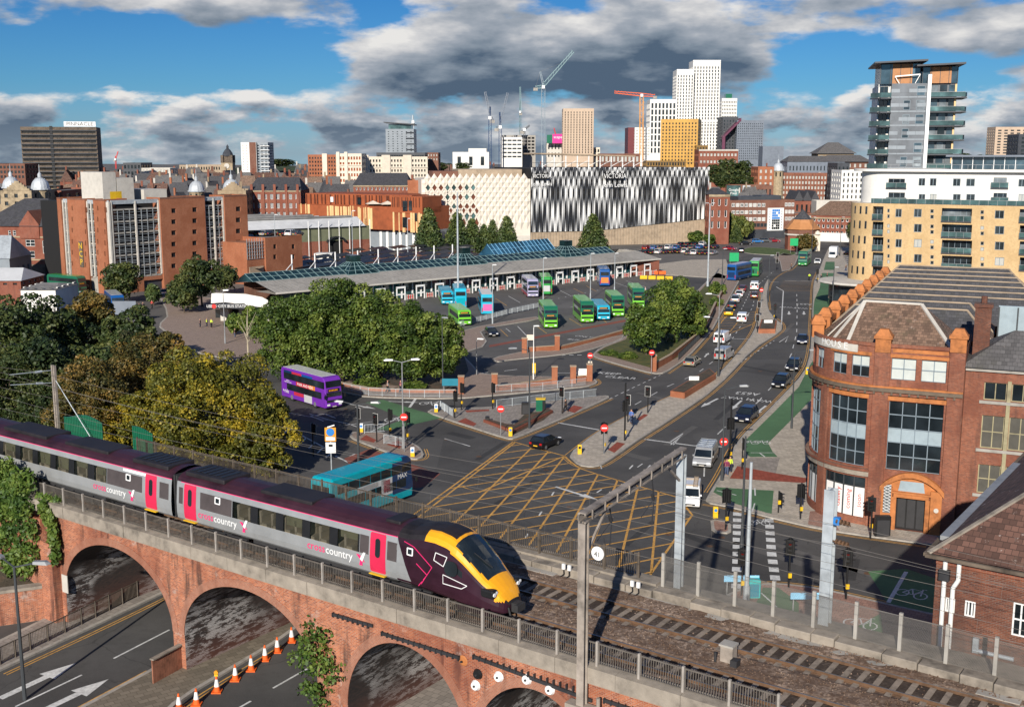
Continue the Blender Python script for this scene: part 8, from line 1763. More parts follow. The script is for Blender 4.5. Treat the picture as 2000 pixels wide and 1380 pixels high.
 # tower cranes
 def crane(lab,px,yb,ym,jib,cj,Y,col,luff=True,w=1.4,cab=None):
  b=Wp(px,yb,Y); t=Wp(px,ym,Y); T=thing('tower_crane',lab,'crane',(b.x,b.y,b.z)); h=w/2
  mb=MB(); n=max(4,int((t.z-b.z)/2.2))
  for s in(-1,1):
   for d in(-1,1): mb.bar((b.x+s*h,Y+d*h,b.z-15),(t.x+s*h,Y+d*h,t.z),.36)
  for i in range(n):
   z0=b.z+(t.z-b.z)*i/n;z1=b.z+(t.z-b.z)*(i+1)/n; s=1 if i%2 else -1; mb.bar((b.x-s*h,Y-h,z0),(b.x+s*h,Y-h,z1),.15); mb.bar((b.x-h,Y-h,z0),(b.x+h,Y-h,z0),.12); mb.bar((b.x-h,Y-s*h,z0),(b.x-h,Y+s*h,z1),.15)
  mb.b('mast',col[0],T); j=Wp(*jib,Y); c=Wp(*cj,Y)
  def lat(a,b,w,m,nm):
   mb=MB(); a=Vector(a);b=Vector(b);L=(b-a).length; d=(b-a)/L; up=Vector((-d.z,0,d.x)); up=up if up.z>0 else -up; n=max(3,int(L/2.6))
   for o in(Vector((0,-w/2,0)),Vector((0,w/2,0)),up*w): mb.bar(a+o,b+o*.6,.42)
   for i in range(n): p0=a+d*L*i/n; p1=a+d*L*(i+1)/n; mb.bar(p0+Vector((0,-w/2,0)),p1+up*w,.12); mb.bar(p1+up*w,p1+Vector((0,w/2,0)),.12)
   return mb.b(nm,m,T)
  top=Vector((t.x,Y,t.z)); lat(top,j,w*.9,col[1],'jib'); lat(top,c,w*.9,col[1],'counter_jib'); mb=MB(); mb.box(c.x-1.5,Y-1,c.z-1.6,c.x+1.5,Y+1,c.z+.4); mb.b('counterweight','concrete',T); mb=MB(); mb.box(t.x-1,Y-2.2,t.z-.5,t.x+1,Y-.6,t.z+1.6); mb.b('cab','white',T)
  if luff: a=Vector((t.x-(j.x-t.x)*.12,Y,t.z+abs(j.z-t.z)*.45)); lat(top,a,w*.5,col[0],'a_frame'); mb=MB(); mb.cyl(a,j.lerp(top,.25),.06,n=4); mb.cyl(a,c,.06,n=4); mb.b('stay','wire',T)
 crane('tall luffing crane with pale green jib reaching up right',1061,300,172,(1121,102),(1046,173),800,('frame_blue','teal_frame'),w=2.4); crane('dark blue luffing crane leaning left on the skyline',957,305,232,(946,180),(962,236),780,('bus_navy','blue_clad'),w=1.8); crane('dark blue luffing crane leaning right on the skyline',977,300,250,(993,182),(970,252),785,('bus_navy','blue_clad'),w=1.8); crane('thin pale green distant crane between the blue cranes',1016,260,220,(1015,170),(1017,222),1200,('glass_green','teal_frame'),w=1.6); crane('orange hammerhead crane before the white towers',1253,305,188,(1200,182),(1279,189),880,('orange_sign','orange_plastic'),luff=False,w=2.4); crane('small dark crane on the unfinished frame',1024,262,255,(1035,246),(1020,257),815,('dark_clad','dark_clad'),w=1.2); crane('small faint crane by the grey tower',807,250,240,(807,225),(806,242),900,('galv','galv'),w=1); crane('tiny red crane on the left skyline',226,325,312,(231,296),(224,313),1500,('red','red'),w=1.2)
 # close-packed roofs of the old streets
 r=random.Random(12); protos=[]; n=0
 kinds=[('brick_red','slate'),('brick_buff','slate_grey'),('brick_brown','tile_brown'),('brick_orange','slate'),('concrete_pale','slate_grey'),('brick_red','tile_red')]
 for mw,mr in kinds:
  T=thing('rooftop_building','','building',group='old brick buildings among the city rooftops'); F=Matrix(); o=gops(.6,15.4,5,1.3,[2,5.5],1.9); sd_=sides(F,16,11)
  for k,(f,w) in sd_.items(): mb=MB(f); mb.wall(w,-8,9,o if k=='f' else [],.2); mb.b('wall',mw,T)
  panes(T,F,o,.15,'glass_win','frame_white',.15,2); gable_roof(T,F,0,16,0,11,9,4.2,mr,hip=r.choice([0,0,3])); mb=MB(); mb.box(2,5,9,3.3,6.2,14.5); mb.b('chimney',mw,T); T['label']='small %s building with %s roof among the close-packed city rooftops'%({'brick_red':'red brick','brick_buff':'buff stone','brick_brown':'brown brick','brick_orange':'orange brick','concrete_pale':'pale rendered'}[mw],{'slate':'dark slate','slate_grey':'grey slate','tile_brown':'brown tile','tile_red':'red tile'}[mr]); protos.append([T,0])
 rows=[(440,-20,820,36,368),(480,40,900,34,358),(530,130,860,33,350),(600,200,760,33,342),(700,-20,900,33,336),(840,-20,1300,34,330),(1000,480,1250,22,324),(470,1400,1500,24,372),(600,1490,1720,24,345),(760,1500,1720,22,330),(900,1560,2020,24,322)]
 for Y,a,b,st,py in rows:
  px=a; q=0
  while px<b:
   k=r.randrange(len(protos)); p=Wp(px,py,Y); sc=st*Y/FPX/16*r.uniform(1.0,1.45); H=max(p.z,1.5); sz=(H+r.uniform(-2,1.5))/13.0; sz=max(.35,sz)
   W=TR((p.x,Y+r.uniform(-12,12),0))@RO(r.uniform(-.5,.5)+(PI/2 if r.random()<.3 else 0),4,'Z')@Matrix.Diagonal((sc,max(.6,sc),sz,1))
   T,u=protos[k]
   if not u: T.matrix_basis=W; WM[T]=W; protos[k][1]=1
   else: T=copy_tree(T,None,W)
   q+=1; T['label']='%s, %s from left in %s rooftop row'%(T['label'].split(' among')[0].split(',')[0],ordw(q),ordw(rows.index((Y,a,b,st,py))+1))
   px+=st*r.uniform(.8,1.25)
skyline()
# vehicles
def pw(px,py,hd,z=0): p=G(px,py,z); return TR(p)@RO(hd,4,'Z')
def extr(M_,prof,w0,w1=None,zsplit=None): # side outline pushed out to both sides, narrowing above zsplit
 mb=MB(M_); n=len(prof); w=lambda z:w0/2 if w1 is None or z<=zsplit else w0/2+(w1-w0)/2*(z-zsplit)/(max(p[1] for p in prof)-zsplit)
 vs=[(x,-w(z),z) for x,z in prof]+[(x,w(z),z) for x,z in prof]; return mb.add(vs,[tuple(range(n)),tuple(range(2*n-1,n-1,-1))]+[(i,n+i,n+(i+1)%n,(i+1)%n) for i in range(n)])
WHL={}
def wheels(T,xs,y,r,w=.24):
 M_=WM[T]
 for x in xs:
  for s in(-1,1):
   W=M_@TR((x,s*y,r)); k=(r,w,s)
   if k not in WHL:
    mb=MB(); mb.cyl((0,-s*w,0),(0,0,0),r,n=18); o=mb.b('wheel','tyre',T,world=W); mb=MB(); mb.cyl((0,-.01*s,0),(0,.012*s,0),r*.6,n=12); q=mb.b('rim','alloy',o,world=W); mb=MB(); mb.cyl((0,-s*w*1.2,.02),(0,-.03*s,.02),r*1.18,n=18); a=mb.b('wheel_arch','black',T,world=W); WHL[k]=(o.data,q.data,a.data)
   else: o=inst('wheel',WHL[k][0],T,W); inst('rim',WHL[k][1],o,W); inst('wheel_arch',WHL[k][2],T,W)
def bus(label,W,main,skirt,roof,front=None,dd=True,extra=None,group=None,rear=None,fz=.98,band=True):
 L,Wd=(10.9,2.5); H=4.25 if dd else 3.0; T=thing('double_decker_bus' if dd else 'single_decker_bus',label,'bus',world=W,group=group); h=L/2
 pr=[(-h,.32),(h-.1,.32),(h,.6),(h+.02,1.5),(h-.12,2.3),(h-.25,H-.4),(h-.6,H-.06),(h-1.2,H),(-h+.3,H),(-h,H-.35)]; bevel(extr(W,pr,Wd).b('body',main,T),.16,3)
 mb=MB(W); mb.box(-h+.35,-1.08,H-.03,h-1.15,1.08,H+.02); bevel(mb.b('roof',roof,T),.015,1)
 for s in(-1,1):
  y=s*(Wd/2+.004); mb=MB(W); mb.box(-h+.15,min(y,y+s*.012),.36,h-.22,max(y,y+s*.012),.98); mb.b('skirt',skirt,T)
  if front: mb=MB(W); mb.box(h-2.9 if fz<1 else h-1.2,min(y,y+s*.010),fz,h-.35,max(y,y+s*.010),H-.3); mb.b('front_quarter',front,T)
  for z0,z1,xs in([(1.42,2.2,(-3.9,-2.5,-1.1,.3,1.7,3.1))]+([(2.82,3.62,(-4.6,-3.2,-1.8,-.4,1.0,2.4,3.8))] if dd else [])):
   if band: mb=MB(W); mb.box(xs[0]-.05,min(y,y+s*.016),z0-.04,xs[-1]+1.36,max(y,y+s*.016),z1+.04); mb.b('window_band','black',T)
   for x in xs: mb=MB(W); mb.box(x,min(y,y+s*.024),z0,x+1.3,max(y,y+s*.024),z1); mb.b('side_window','glass',T)
  mb=MB(W); mb.bar((h-.2,y,2.2),(h+.25,y+s*.22,2.0),.05); mb.box(h+.18,min(y+s*.1,y+s*.34),1.6,h+.28,max(y+s*.1,y+s*.34),2.05); mb.b('mirror','black',T)
  mb=MB(W); mb.box(h-.02,s*.85-.2,.62,h+.06,s*.85+.2,.85); mb.b('headlight','light_white',T); mb=MB(W); mb.box(-h-.04,s*1.05-.08,.7,-h,s*1.05+.08,1.6); mb.b('tail_light','light_red',T)
 if front: bevel(extr(W,[(h-.9,fz),(h+.03,fz),(h+.035,max(1.5,fz)),(h-.1,2.3 if fz<2.3 else fz+.02),(h-.235,H-.38),(h-.62,H-.03),(h-1.6,H+.028),(h-1.6,H-.2)],Wd+.02).b('front_mask',front,T),.1,2)
 mb=MB(W); mb.add([(h+.045,-1.12,1.05),(h+.045,1.12,1.05),(h-.075,1.12,2.3),(h-.075,-1.12,2.3)],[(0,1,2,3)]); mb.b('windscreen','glass',T)
 if dd: mb=MB(W); mb.add([(h-.125,-1.1,2.95),(h-.125,1.1,2.95),(h-.235,1.1,3.75),(h-.235,-1.1,3.75)],[(0,1,2,3)]); mb.b('upper_windscreen','glass',T)
 mb=MB(W); mb.add([(h-.06,-.85,2.36),(h-.06,.85,2.36),(h-.10,.85,2.74),(h-.10,-.85,2.74)],[(0,1,2,3)]); d=mb.b('destination_display','black',T); mb=MB(W)
 for k in range(6): mb.box(h-.07,-.7+.22*k,2.45,h-.055,-.56+.22*k,2.65)
 mb.b('display_figures','orange_sign',d); mb=MB(W); mb.box(-h-.012,-1.0,H-1.5 if dd else 1.5,-h-.002,1.0,H-.65); mb.b('rear_window','glass',T)
 mb=MB(W); mb.box(-h-.014,-.9,.95,-h-.003,.9,2.3 if dd else 1.4); mb.b('rear_panel',rear or skirt,T); mb=MB(W); mb.box(h+.02,-.28,.42,h+.04,.28,.54); mb.b('number_plate','concrete_pale',T)
 wheels(T,(h-2.6,-h+2.7),Wd/2+.01,.5,.3)
 if extra: extra(T,W,h,Wd,H)
 return T
def bus_adv(T,W,h,Wd,H,cols,tx=None):
 for s in(-1,1):
  for k,(x0,x1,z0,z1,m) in enumerate(cols): y=s*(Wd/2+.02); mb=MB(W); mb.box(x0,min(y,y+s*.008),z0,x1,max(y,y+s*.008),z1); mb.b('advert_panel',m,T)
  if tx:
   for t_,x,z,sz,m in tx: text(t_,sz,m,W@TR((x,s*(Wd/2+.034),z))@RO(0 if s<0 else PI,4,'Z')@RO(PI/2,4,'X'),'bus_lettering',T,ext=.003)
def put(px0,px1,z=0): # middle of the vehicle from its rear and front ground points
 a,b=G(*px0),G(*px1); return TR((a+b)/2)@RO(math.atan2(b.y-a.y,b.x-a.x),4,'Z')
def buses():
 f=Vector; hp=head((568,782),(620,798)); p=G(636,803); d=Vector((cos(hp),sin(hp),0)); lft=Vector((-d.y,d.x,0))
 bus('purple double decker bus with white roof turning at the junction',TR(p-d*5.4+lft*1.3)@RO(hp,4,'Z'),'bus_purple','bus_purple','bus_white',None,True,lambda *a:bus_adv(*a,[(-1.6,1.6,2.24,2.78,'bus_red'),(1.6,3.0,2.24,2.78,'bus_orange'),(-2.2,.2,.9,1.36,'bus_red'),(-4.6,-2.6,3.66,3.95,'bus_navy'),(-2.6,-.2,3.66,3.95,'bus_red'),(-.2,2.4,3.66,3.95,'bus_blue'),(.3,2.2,.4,1.38,'bus_pale')],[('PARK AND RIDE',.6,2.5,.52,'white'),('+ride',-4.2,1.15,.7,'white'),('BRINGS',-3.6,2.62,.2,'white'),('EVERYONE CLOSER',-3.6,2.4,.2,'white')]))
 hp=head((640,1035),(812,970)); p=G(806,972); d=Vector((cos(hp),sin(hp),0)); lft=Vector((-d.y,d.x,0))
 bus('teal double decker bus with navy front passing behind the railway fence',TR(p-d*5.3+lft*1.3)@RO(hp,4,'Z'),'bus_teal','bus_teal','bus_teal','bus_navy',True,lambda *a:bus_adv(*a,[(-2.2,1.6,2.24,2.78,'bus_pale'),(1.0,2.5,1.2,2.75,'bus_pale'),(1.3,2.2,1.5,2.6,'bus_red'),(-2.0,.6,2.28,2.72,'yellow')],[('MAX',3.9,2.5,.62,'white')]),band=False)
 g=[('bright green double decker parked at the bay left of its twin',(1058,618),(1076,643)),('bright green double decker parked beside the small teal bus',(1122,608),(1147,632)),('bright green double decker half behind the verge tree at the stand',(1184,597),(1207,620)),('bright green double decker furthest right behind the verge tree',(1228,580),(1247,603))]
 g0=None
 for lab,a,b in g:
  A,B=G(*a),G(*b); d=(B-A).normalized(); W=TR(B-d*5.4)@RO(math.atan2(d.y,d.x),4,'Z')
  if g0 is None: g0=bus(lab,W,'bus_green','bus_green','bus_green','bus_dkgreen',True,lambda *a:bus_adv(*a,[(-3.4,1.5,2.26,2.74,'bus_pale')]),'green double deckers parked in the station',fz=2.3)
  else: copy_tree(g0,None,W)['label']=lab
 def one(lab,a,b,*k,anchor='front',**kw):
  A,B=G(*a),G(*b); d=(B-A).normalized(); P=B-d*5.4 if anchor=='front' else A+d*5.4; return bus(lab,TR(P)@RO(math.atan2(d.y,d.x),4,'Z'),*k,**kw)
 one('small teal single decker between two green double deckers',(1158,605),(1179,627),'bus_cyan','bus_cyan','bus_cyan',dd=False)
 one('blue double decker with food picture on its back at the station',(1181,560),(1168,538),'bus_blue','bus_blue','bus_blue',anchor='rear',rear='bus_orange')
 one('white and lilac double decker facing out of its bay',(1026,568),(1041,582),'bus_lilac','bus_red','bus_pale')
 one('green double decker seen from behind next to the lilac one',(1068,577),(1056,556),'bus_grass','bus_green','bus_green',anchor='rear',rear='bus_pale')
 one('pale blue double decker with pink advert on its back',(952,616),(940,590),'bus_cyan','bus_cyan','bus_pale',anchor='rear',rear='bus_pink')
 one('turquoise double decker behind the tall lighting column',(900,603),(890,578),'bus_cyan','bus_cyan','bus_cyan',anchor='rear',rear='bus_teal')
 one('turquoise single decker half hidden by the trees',(862,575),(874,596),'bus_cyan','bus_green','bus_cyan',dd=False)
 one('green single decker emerging from behind the trees',(880,615),(908,637),'bus_green','bus_green','bus_green',dd=False)
 one('navy double decker with white stripes leaving along the main road',(1428,549),(1470,539),'bus_blue','bus_navy','bus_lilac',anchor='rear',rear='bus_navy')
 one('dark green double decker ahead of the navy one',(1472,541),(1486,525),'bus_grass','bus_dkgreen','bus_pale',anchor='rear')
 one('light and dark green double decker coming towards the camera on the far road',(1584,507),(1567,520),'bus_grass','bus_green','bus_grass','bus_dkgreen')
 one('blue double decker among the dark trees on the left',(212,600),(232,618),'bus_blue','bus_blue','bus_pale')
 one('dark green bus below the car park on the left',(130,572),(162,575),'bus_dkgreen','bus_dkgreen','bus_grass')
def car(label,W,col,kind='hatch',group=None,cab=None,plate='concrete_pale'):
 van=kind in('van','smallvan'); L,Wd,H,bz={'hatch':(4.2,1.76,1.48,.92),'suv':(4.6,1.9,1.68,1.02),'saloon':(4.6,1.8,1.44,.92),'van':(5.1,1.95,1.97,1.1),'smallvan':(4.4,1.85,1.85,1.05)}[kind]; h=L/2; T=thing('parked_car' if group and 'park' in group else 'van' if van else 'car',label,'van' if van else 'car',world=W,group=group)
 nose=h-(.75 if van else 1.15); tail=-h+(.0 if van else .35 if kind!='saloon' else .95)
 bd=[(-h+.06,.28),(h-.08,.28),(h,.45),(h-.03,.68),(h-.3,bz-.16),(nose,bz),(tail,bz+.02),(-h+.02,bz-.08),(-h,.5)]; bevel(extr(W,bd,Wd).b('body',col,T),.1,3)
 if van:
  up=[(nose+.1,bz-.05),(nose-.55,H-.12),(nose-.85,H),(-h+.1,H),(-h+.03,H-.12),(-h+.02,bz-.1)]; bevel(extr(W,up,Wd-.02,Wd*.9,bz).b('upper_body',col,T),.09,2)
  mb=MB(W); w=Wd*.44; mb.add([(nose+.06,-w,bz+.05),(nose+.06,w,bz+.05),(nose-.5,w*.93,H-.2),(nose-.5,-w*.93,H-.2)],[(0,1,2,3)]); q=[v+ (W.to_3x3()@Vector((.05,0,.02))) for v in mb.v]; mb.v=q; mb.b('windscreen','glass',T)
  for s in(-1,1): mb=MB(W); y=Wd/2*.965; mb.add([(nose-.1,s*(Wd/2+.005),bz+.06),(nose-1.25,s*(Wd/2+.005),bz+.06),(nose-1.25,s*y,H-.28),(nose-.5,s*y,H-.28)],[(0,1,2,3)]); mb.b('side_window','glass',T)
  mb=MB(W)
  for s in(-1,1): mb.box(-h-.012,s*.42-.34,bz+.1,-h+.01,s*.42+.34,H-.3)
  mb.b('rear_window','glass',T)
 else:
  rb=-h+.25 if kind!='saloon' else tail; rt=rb+.35; ft=nose-.85
  cabp=[(nose+.05,bz-.02),(ft,H-.05),(rt,H-.05),(rb,bz)]; extr(W,cabp,Wd*.96,Wd*.74,bz).b('windows','glass',T)
  mb=MB(W); w=Wd*.375; mb.add([(ft+.12,-w,H-.07),(ft+.12,w,H-.07),(rt-.08,w,H-.07),(rt-.08,-w,H-.07),(ft-.1,-w*.9,H),(ft-.1,w*.9,H),(rt+.15,w*.9,H),(rt+.15,-w*.9,H)],[(0,1,2,3),(4,5,6,7),(0,1,5,4),(1,2,6,5),(2,3,7,6),(3,0,4,7)]); mb.b('roof',cab or col,T)
  mb=MB(W); y0,y1=Wd*.482,Wd*.374
  for s in(-1,1):
   for a,b in((nose+.02,ft+.02),(rb+.02,rt),((nose+rb)/2-.05,(ft+rt)/2-.05)): mb.bar((a,s*y0,bz),(b,s*y1,H-.05),.09,.07)
  mb.b('pillar',cab or col,T)
 for s in(-1,1):
  mb=MB(W); mb.box(h-.14,s*(Wd/2-.28)-.18,.60,h+.005,s*(Wd/2-.28)+.18,.76); mb.b('headlight','light_white',T); mb=MB(W); mb.box(-h-.015,s*(Wd/2-.22)-.14,.68,-h+.1,s*(Wd/2-.22)+.14,.88 if not van else 1.2); mb.b('tail_light','light_red',T); mb=MB(W); mb.box(nose-.35,s*(Wd/2+.02)-.1,bz,nose-.2,s*(Wd/2+.02)+.1,bz+.16); mb.b('door_mirror',col,T)
 mb=MB(W); mb.box(h-.03,-.5,.42,h+.008,.5,.58); mb.b('grille','black',T); mb=MB(W); mb.box(h,-.26,.36,h+.018,.26,.47); mb.b('front_plate','concrete_pale',T); mb=MB(W); mb.box(-h-.02,-.26,.5,-h,.26,.61); mb.b('rear_plate','plate_yellow',T)
 wheels(T,(h-.85,-h+.8),Wd/2+.01,.33 if not van else .35,.22); return T
def cars():
 N=[('black hatchback crossing the yellow box junction',(1040,882),(1090,862),'car_black','hatch'),('dark blue SUV coming towards the stop line',(1472,809),(1443,832),'car_navy','suv'),('black car second in the inbound lane behind the SUV',(1536,745),(1515,763),'car_black','suv'),('black car third in the inbound lane',(1557,713),(1543,731),'car_black','suv'),('dark car furthest back of the inbound four',(1569,661),(1565,680),'car_navy','hatch'),
 ('sand-silver estate car at the left of the outbound road',(1340,720),(1364,706),'car_sand','hatch'),('yellow and black small car at the end of the queue',(1421,620),(1427,610),'car_yellow','hatch'),('black car ahead of the yellow one in the queue',(1428,605),(1433,597),'car_black','hatch'),('silver-white car in the middle of the queue',(1434,594),(1440,585),'car_silver','suv'),('white car near the front of the queue',(1441,583),(1448,574),'car_white','hatch'),('dark red car at the front of the queue',(1447,573),(1454,564),'car_maroon','hatch'),('brown-red car in the right lane behind the white van',(1472,587),(1475,577),'car_brown','hatch'),
 ('white car beside the far green bus',(1600,509),(1593,521),'car_white','hatch'),('dark car turning at the far right',(1650,499),(1668,497),'car_black','saloon'),('dark car parked in the station bay',(954,651),(966,660),'car_black','hatch'),('silver car parked by the car park entrance',(317,573),(324,580),'car_silver','hatch'),('red car at the far roundabout',(1418,488),(1433,489),'car_red','saloon'),('dark blue car leaving the far roundabout',(1447,496),(1449,489),'car_navy','hatch'),('black car on the far junction',(1449,478),(1463,478),'car_black','saloon'),('light blue car on the far junction',(1472,474),(1486,474),'car_blue','hatch'),('dark car right of the light blue one',(1489,473),(1501,473),'car_grey','suv'),('red car at the right of the far junction row',(1505,473),(1519,473),'car_red','hatch')]
 for lab,a,b,c,k in N: car(lab,put(a,b),c,k,cab='car_black' if c=='car_yellow' else None)
 a=car('silver panel van with roof rack waiting at the lights',put((1393,880),(1361,930)),'car_silver','van'); W=WM[a]; mb=MB(W)
 for x in(-2,-1.2,-.4,.4,1.0): mb.bar((x,-.8,2.12),(x,.8,2.12),.04);
 for y in(-.8,0,.8): mb.bar((-2.1,y,2.12),(1.1,y,2.12),.04)
 for x in(-1.9,.9):
  for y in(-.8,.8): mb.bar((x,y,1.95),(x,y,2.12),.04)
 mb.b('roof_rack','galv',a)
 a=car('white van with a ladder on top at the edge of the box junction',put((1352,960),(1345,1004)),'van_white','smallvan'); W=WM[a]; mb=MB(W)
 for y in(.25,.6): mb.bar((-2,y,1.98),(1.2,y,1.98),.06)
 for k in range(9): mb.bar((-1.9+.38*k,.25,1.98),(-1.9+.38*k,.6,1.98),.04)
 mb.box(-1.5,-.7,1.85,-1.44,.7,1.95); mb.box(.6,-.7,1.85,.66,.7,1.95); mb.b('ladder','concrete_tan',a)
 car('silver-grey van with roof bars seen from behind',put((1401,708),(1427,693)),'car_silver','van'); car('white van seen from behind in the outbound lane',put((1399,675),(1422,661)),'van_white','van'); car('small white van on the hatched yellow box',put((1446,635),(1453,621)),'van_white','smallvan'); car('white van in the right-hand queue lane',put((1472,571),(1475,559)),'van_white','van')
 p=put((1632,500),(1622,508)); T=thing('box_lorry','white box lorry on the far road','lorry',world=p); mb=MB(p); mb.box(-3.4,-1.15,.8,1.4,1.15,3.5); mb.b('box_body','white',T); bevel(extr(p,[(1.5,.4),(3.4,.4),(3.4,1.3),(3.1,2.3),(1.5,2.4)],2.1).b('cab','van_white',T),.08,2); mb=MB(p); mb.add([(3.42,-.9,1.35),(3.42,.9,1.35),(3.15,.9,2.2),(3.15,-.9,2.2)],[(0,1,2,3)]); mb.b('windscreen','glass',T); mb=MB(p); mb.box(-3.3,-.5,.5,2.5,.5,.8); mb.b('chassis','black',T); wheels(T,(2.3,-2.2),1.08,.45,.28)
 r=random.Random(6); cl=['car_black','car_white','car_silver','car_grey','car_navy','car_red','car_black','car_grey','car_blue']; pr={}
 spots=[(1222+13*i,497-.35*i) for i in range(12)]+[(1262+15*i,487-.2*i) for i in range(10)]+[(1330+14*i,480) for i in range(4)]+[(1345+12*i,497) for i in range(5)]
 for i,(x,y) in enumerate(spots):
  if r.random()<.08: continue
  c=r.choice(cl); W=pw(x,y,1.1+r.uniform(-.08,.08)); lab='%s car parked in the far car park, %s from left in its %s row'%(c.split('_')[1],ordw((i if i<12 else i-11 if i<22 else i-21 if i<26 else i-25)+(i<12)),'front' if i<12 else 'second' if i<22 else 'back' if i<26 else 'right-hand')
  if c not in pr: pr[c]=car(lab,W,c,r.choice(['hatch','suv','saloon']),'cars parked in the far car park')
  else: copy_tree(pr[c],None,W)['label']=lab
 zt=fu(fr2(G(487,556),G(592,543))[0],555,461)[1]-.5
 for i,x in enumerate((497,507,517,545,560,572)):
  c=cl[(i*2)%7]; p=G(x,462,zt+.2); W=TR((p.x,p.y+6,zt))@RO(1.3,4,'Z')
  if c in pr: t=copy_tree(pr[c],None,W); t['label']='%s car on the annexe roof, %s from the left'%(c.split('_')[1],['first','second','third','fourth','fifth','sixth'][i]); t['group']='cars on the annexe roof'
buses(); cars()
# street furniture
def signal(label,px,py,hd,h=3.4,two=0,tall=False,board=False,grp='traffic signals'):
 T=thing('traffic_light',label,'traffic light',world=pw(px,py,hd),group=grp); M_=WM[T]; mb=MB(M_); mb.cyl((0,0,0),(0,0,h+(2.2 if tall else .25)),.075 if not tall else .1,n=8); mb.b('pole','black',T)
 for k in range(1+two):
  R_=M_@RO(k*(PI*.5 if two==1 else 2.1),4,'Z'); mb=MB(R_); mb.box(.08,-.17,h-1.0,.3,.17,h); hd_=bevel(mb.b('signal_head','black',T),.03,1)
  mb=MB(R_); mb.box(.16,-.34,h-1.12,.19,.34,h+.12); mb.b('backing_board','black',T)
  if board: mb=MB(R_); mb.box(.155,-.37,h-1.15,.16,-.33,h+.15); mb.box(.155,.33,h-1.15,.16,.37,h+.15); mb.box(.155,-.33,h+.11,.16,.33,h+.15); mb.box(.155,-.33,h-1.15,.16,.33,h-1.11); mb.b('white_border','white',T)
  for i,m in enumerate(('lens_dark','lens_dark','signal_red')): z=h-.83+.33*i; mb=MB(R_); mb.cyl((.3,0,z),(.315,0,z),.11,n=10); mb.b('lens',m,hd_); mb=MB(R_); mb.box(.3,-.13,z+.1,.52,.13,z+.13); mb.b('visor','black',hd_)
 if not board: mb=MB(M_); mb.box(-.12,-.2,.95,.12,-.07,1.3); mb.b('push_button_box','yellow',T)
 return T
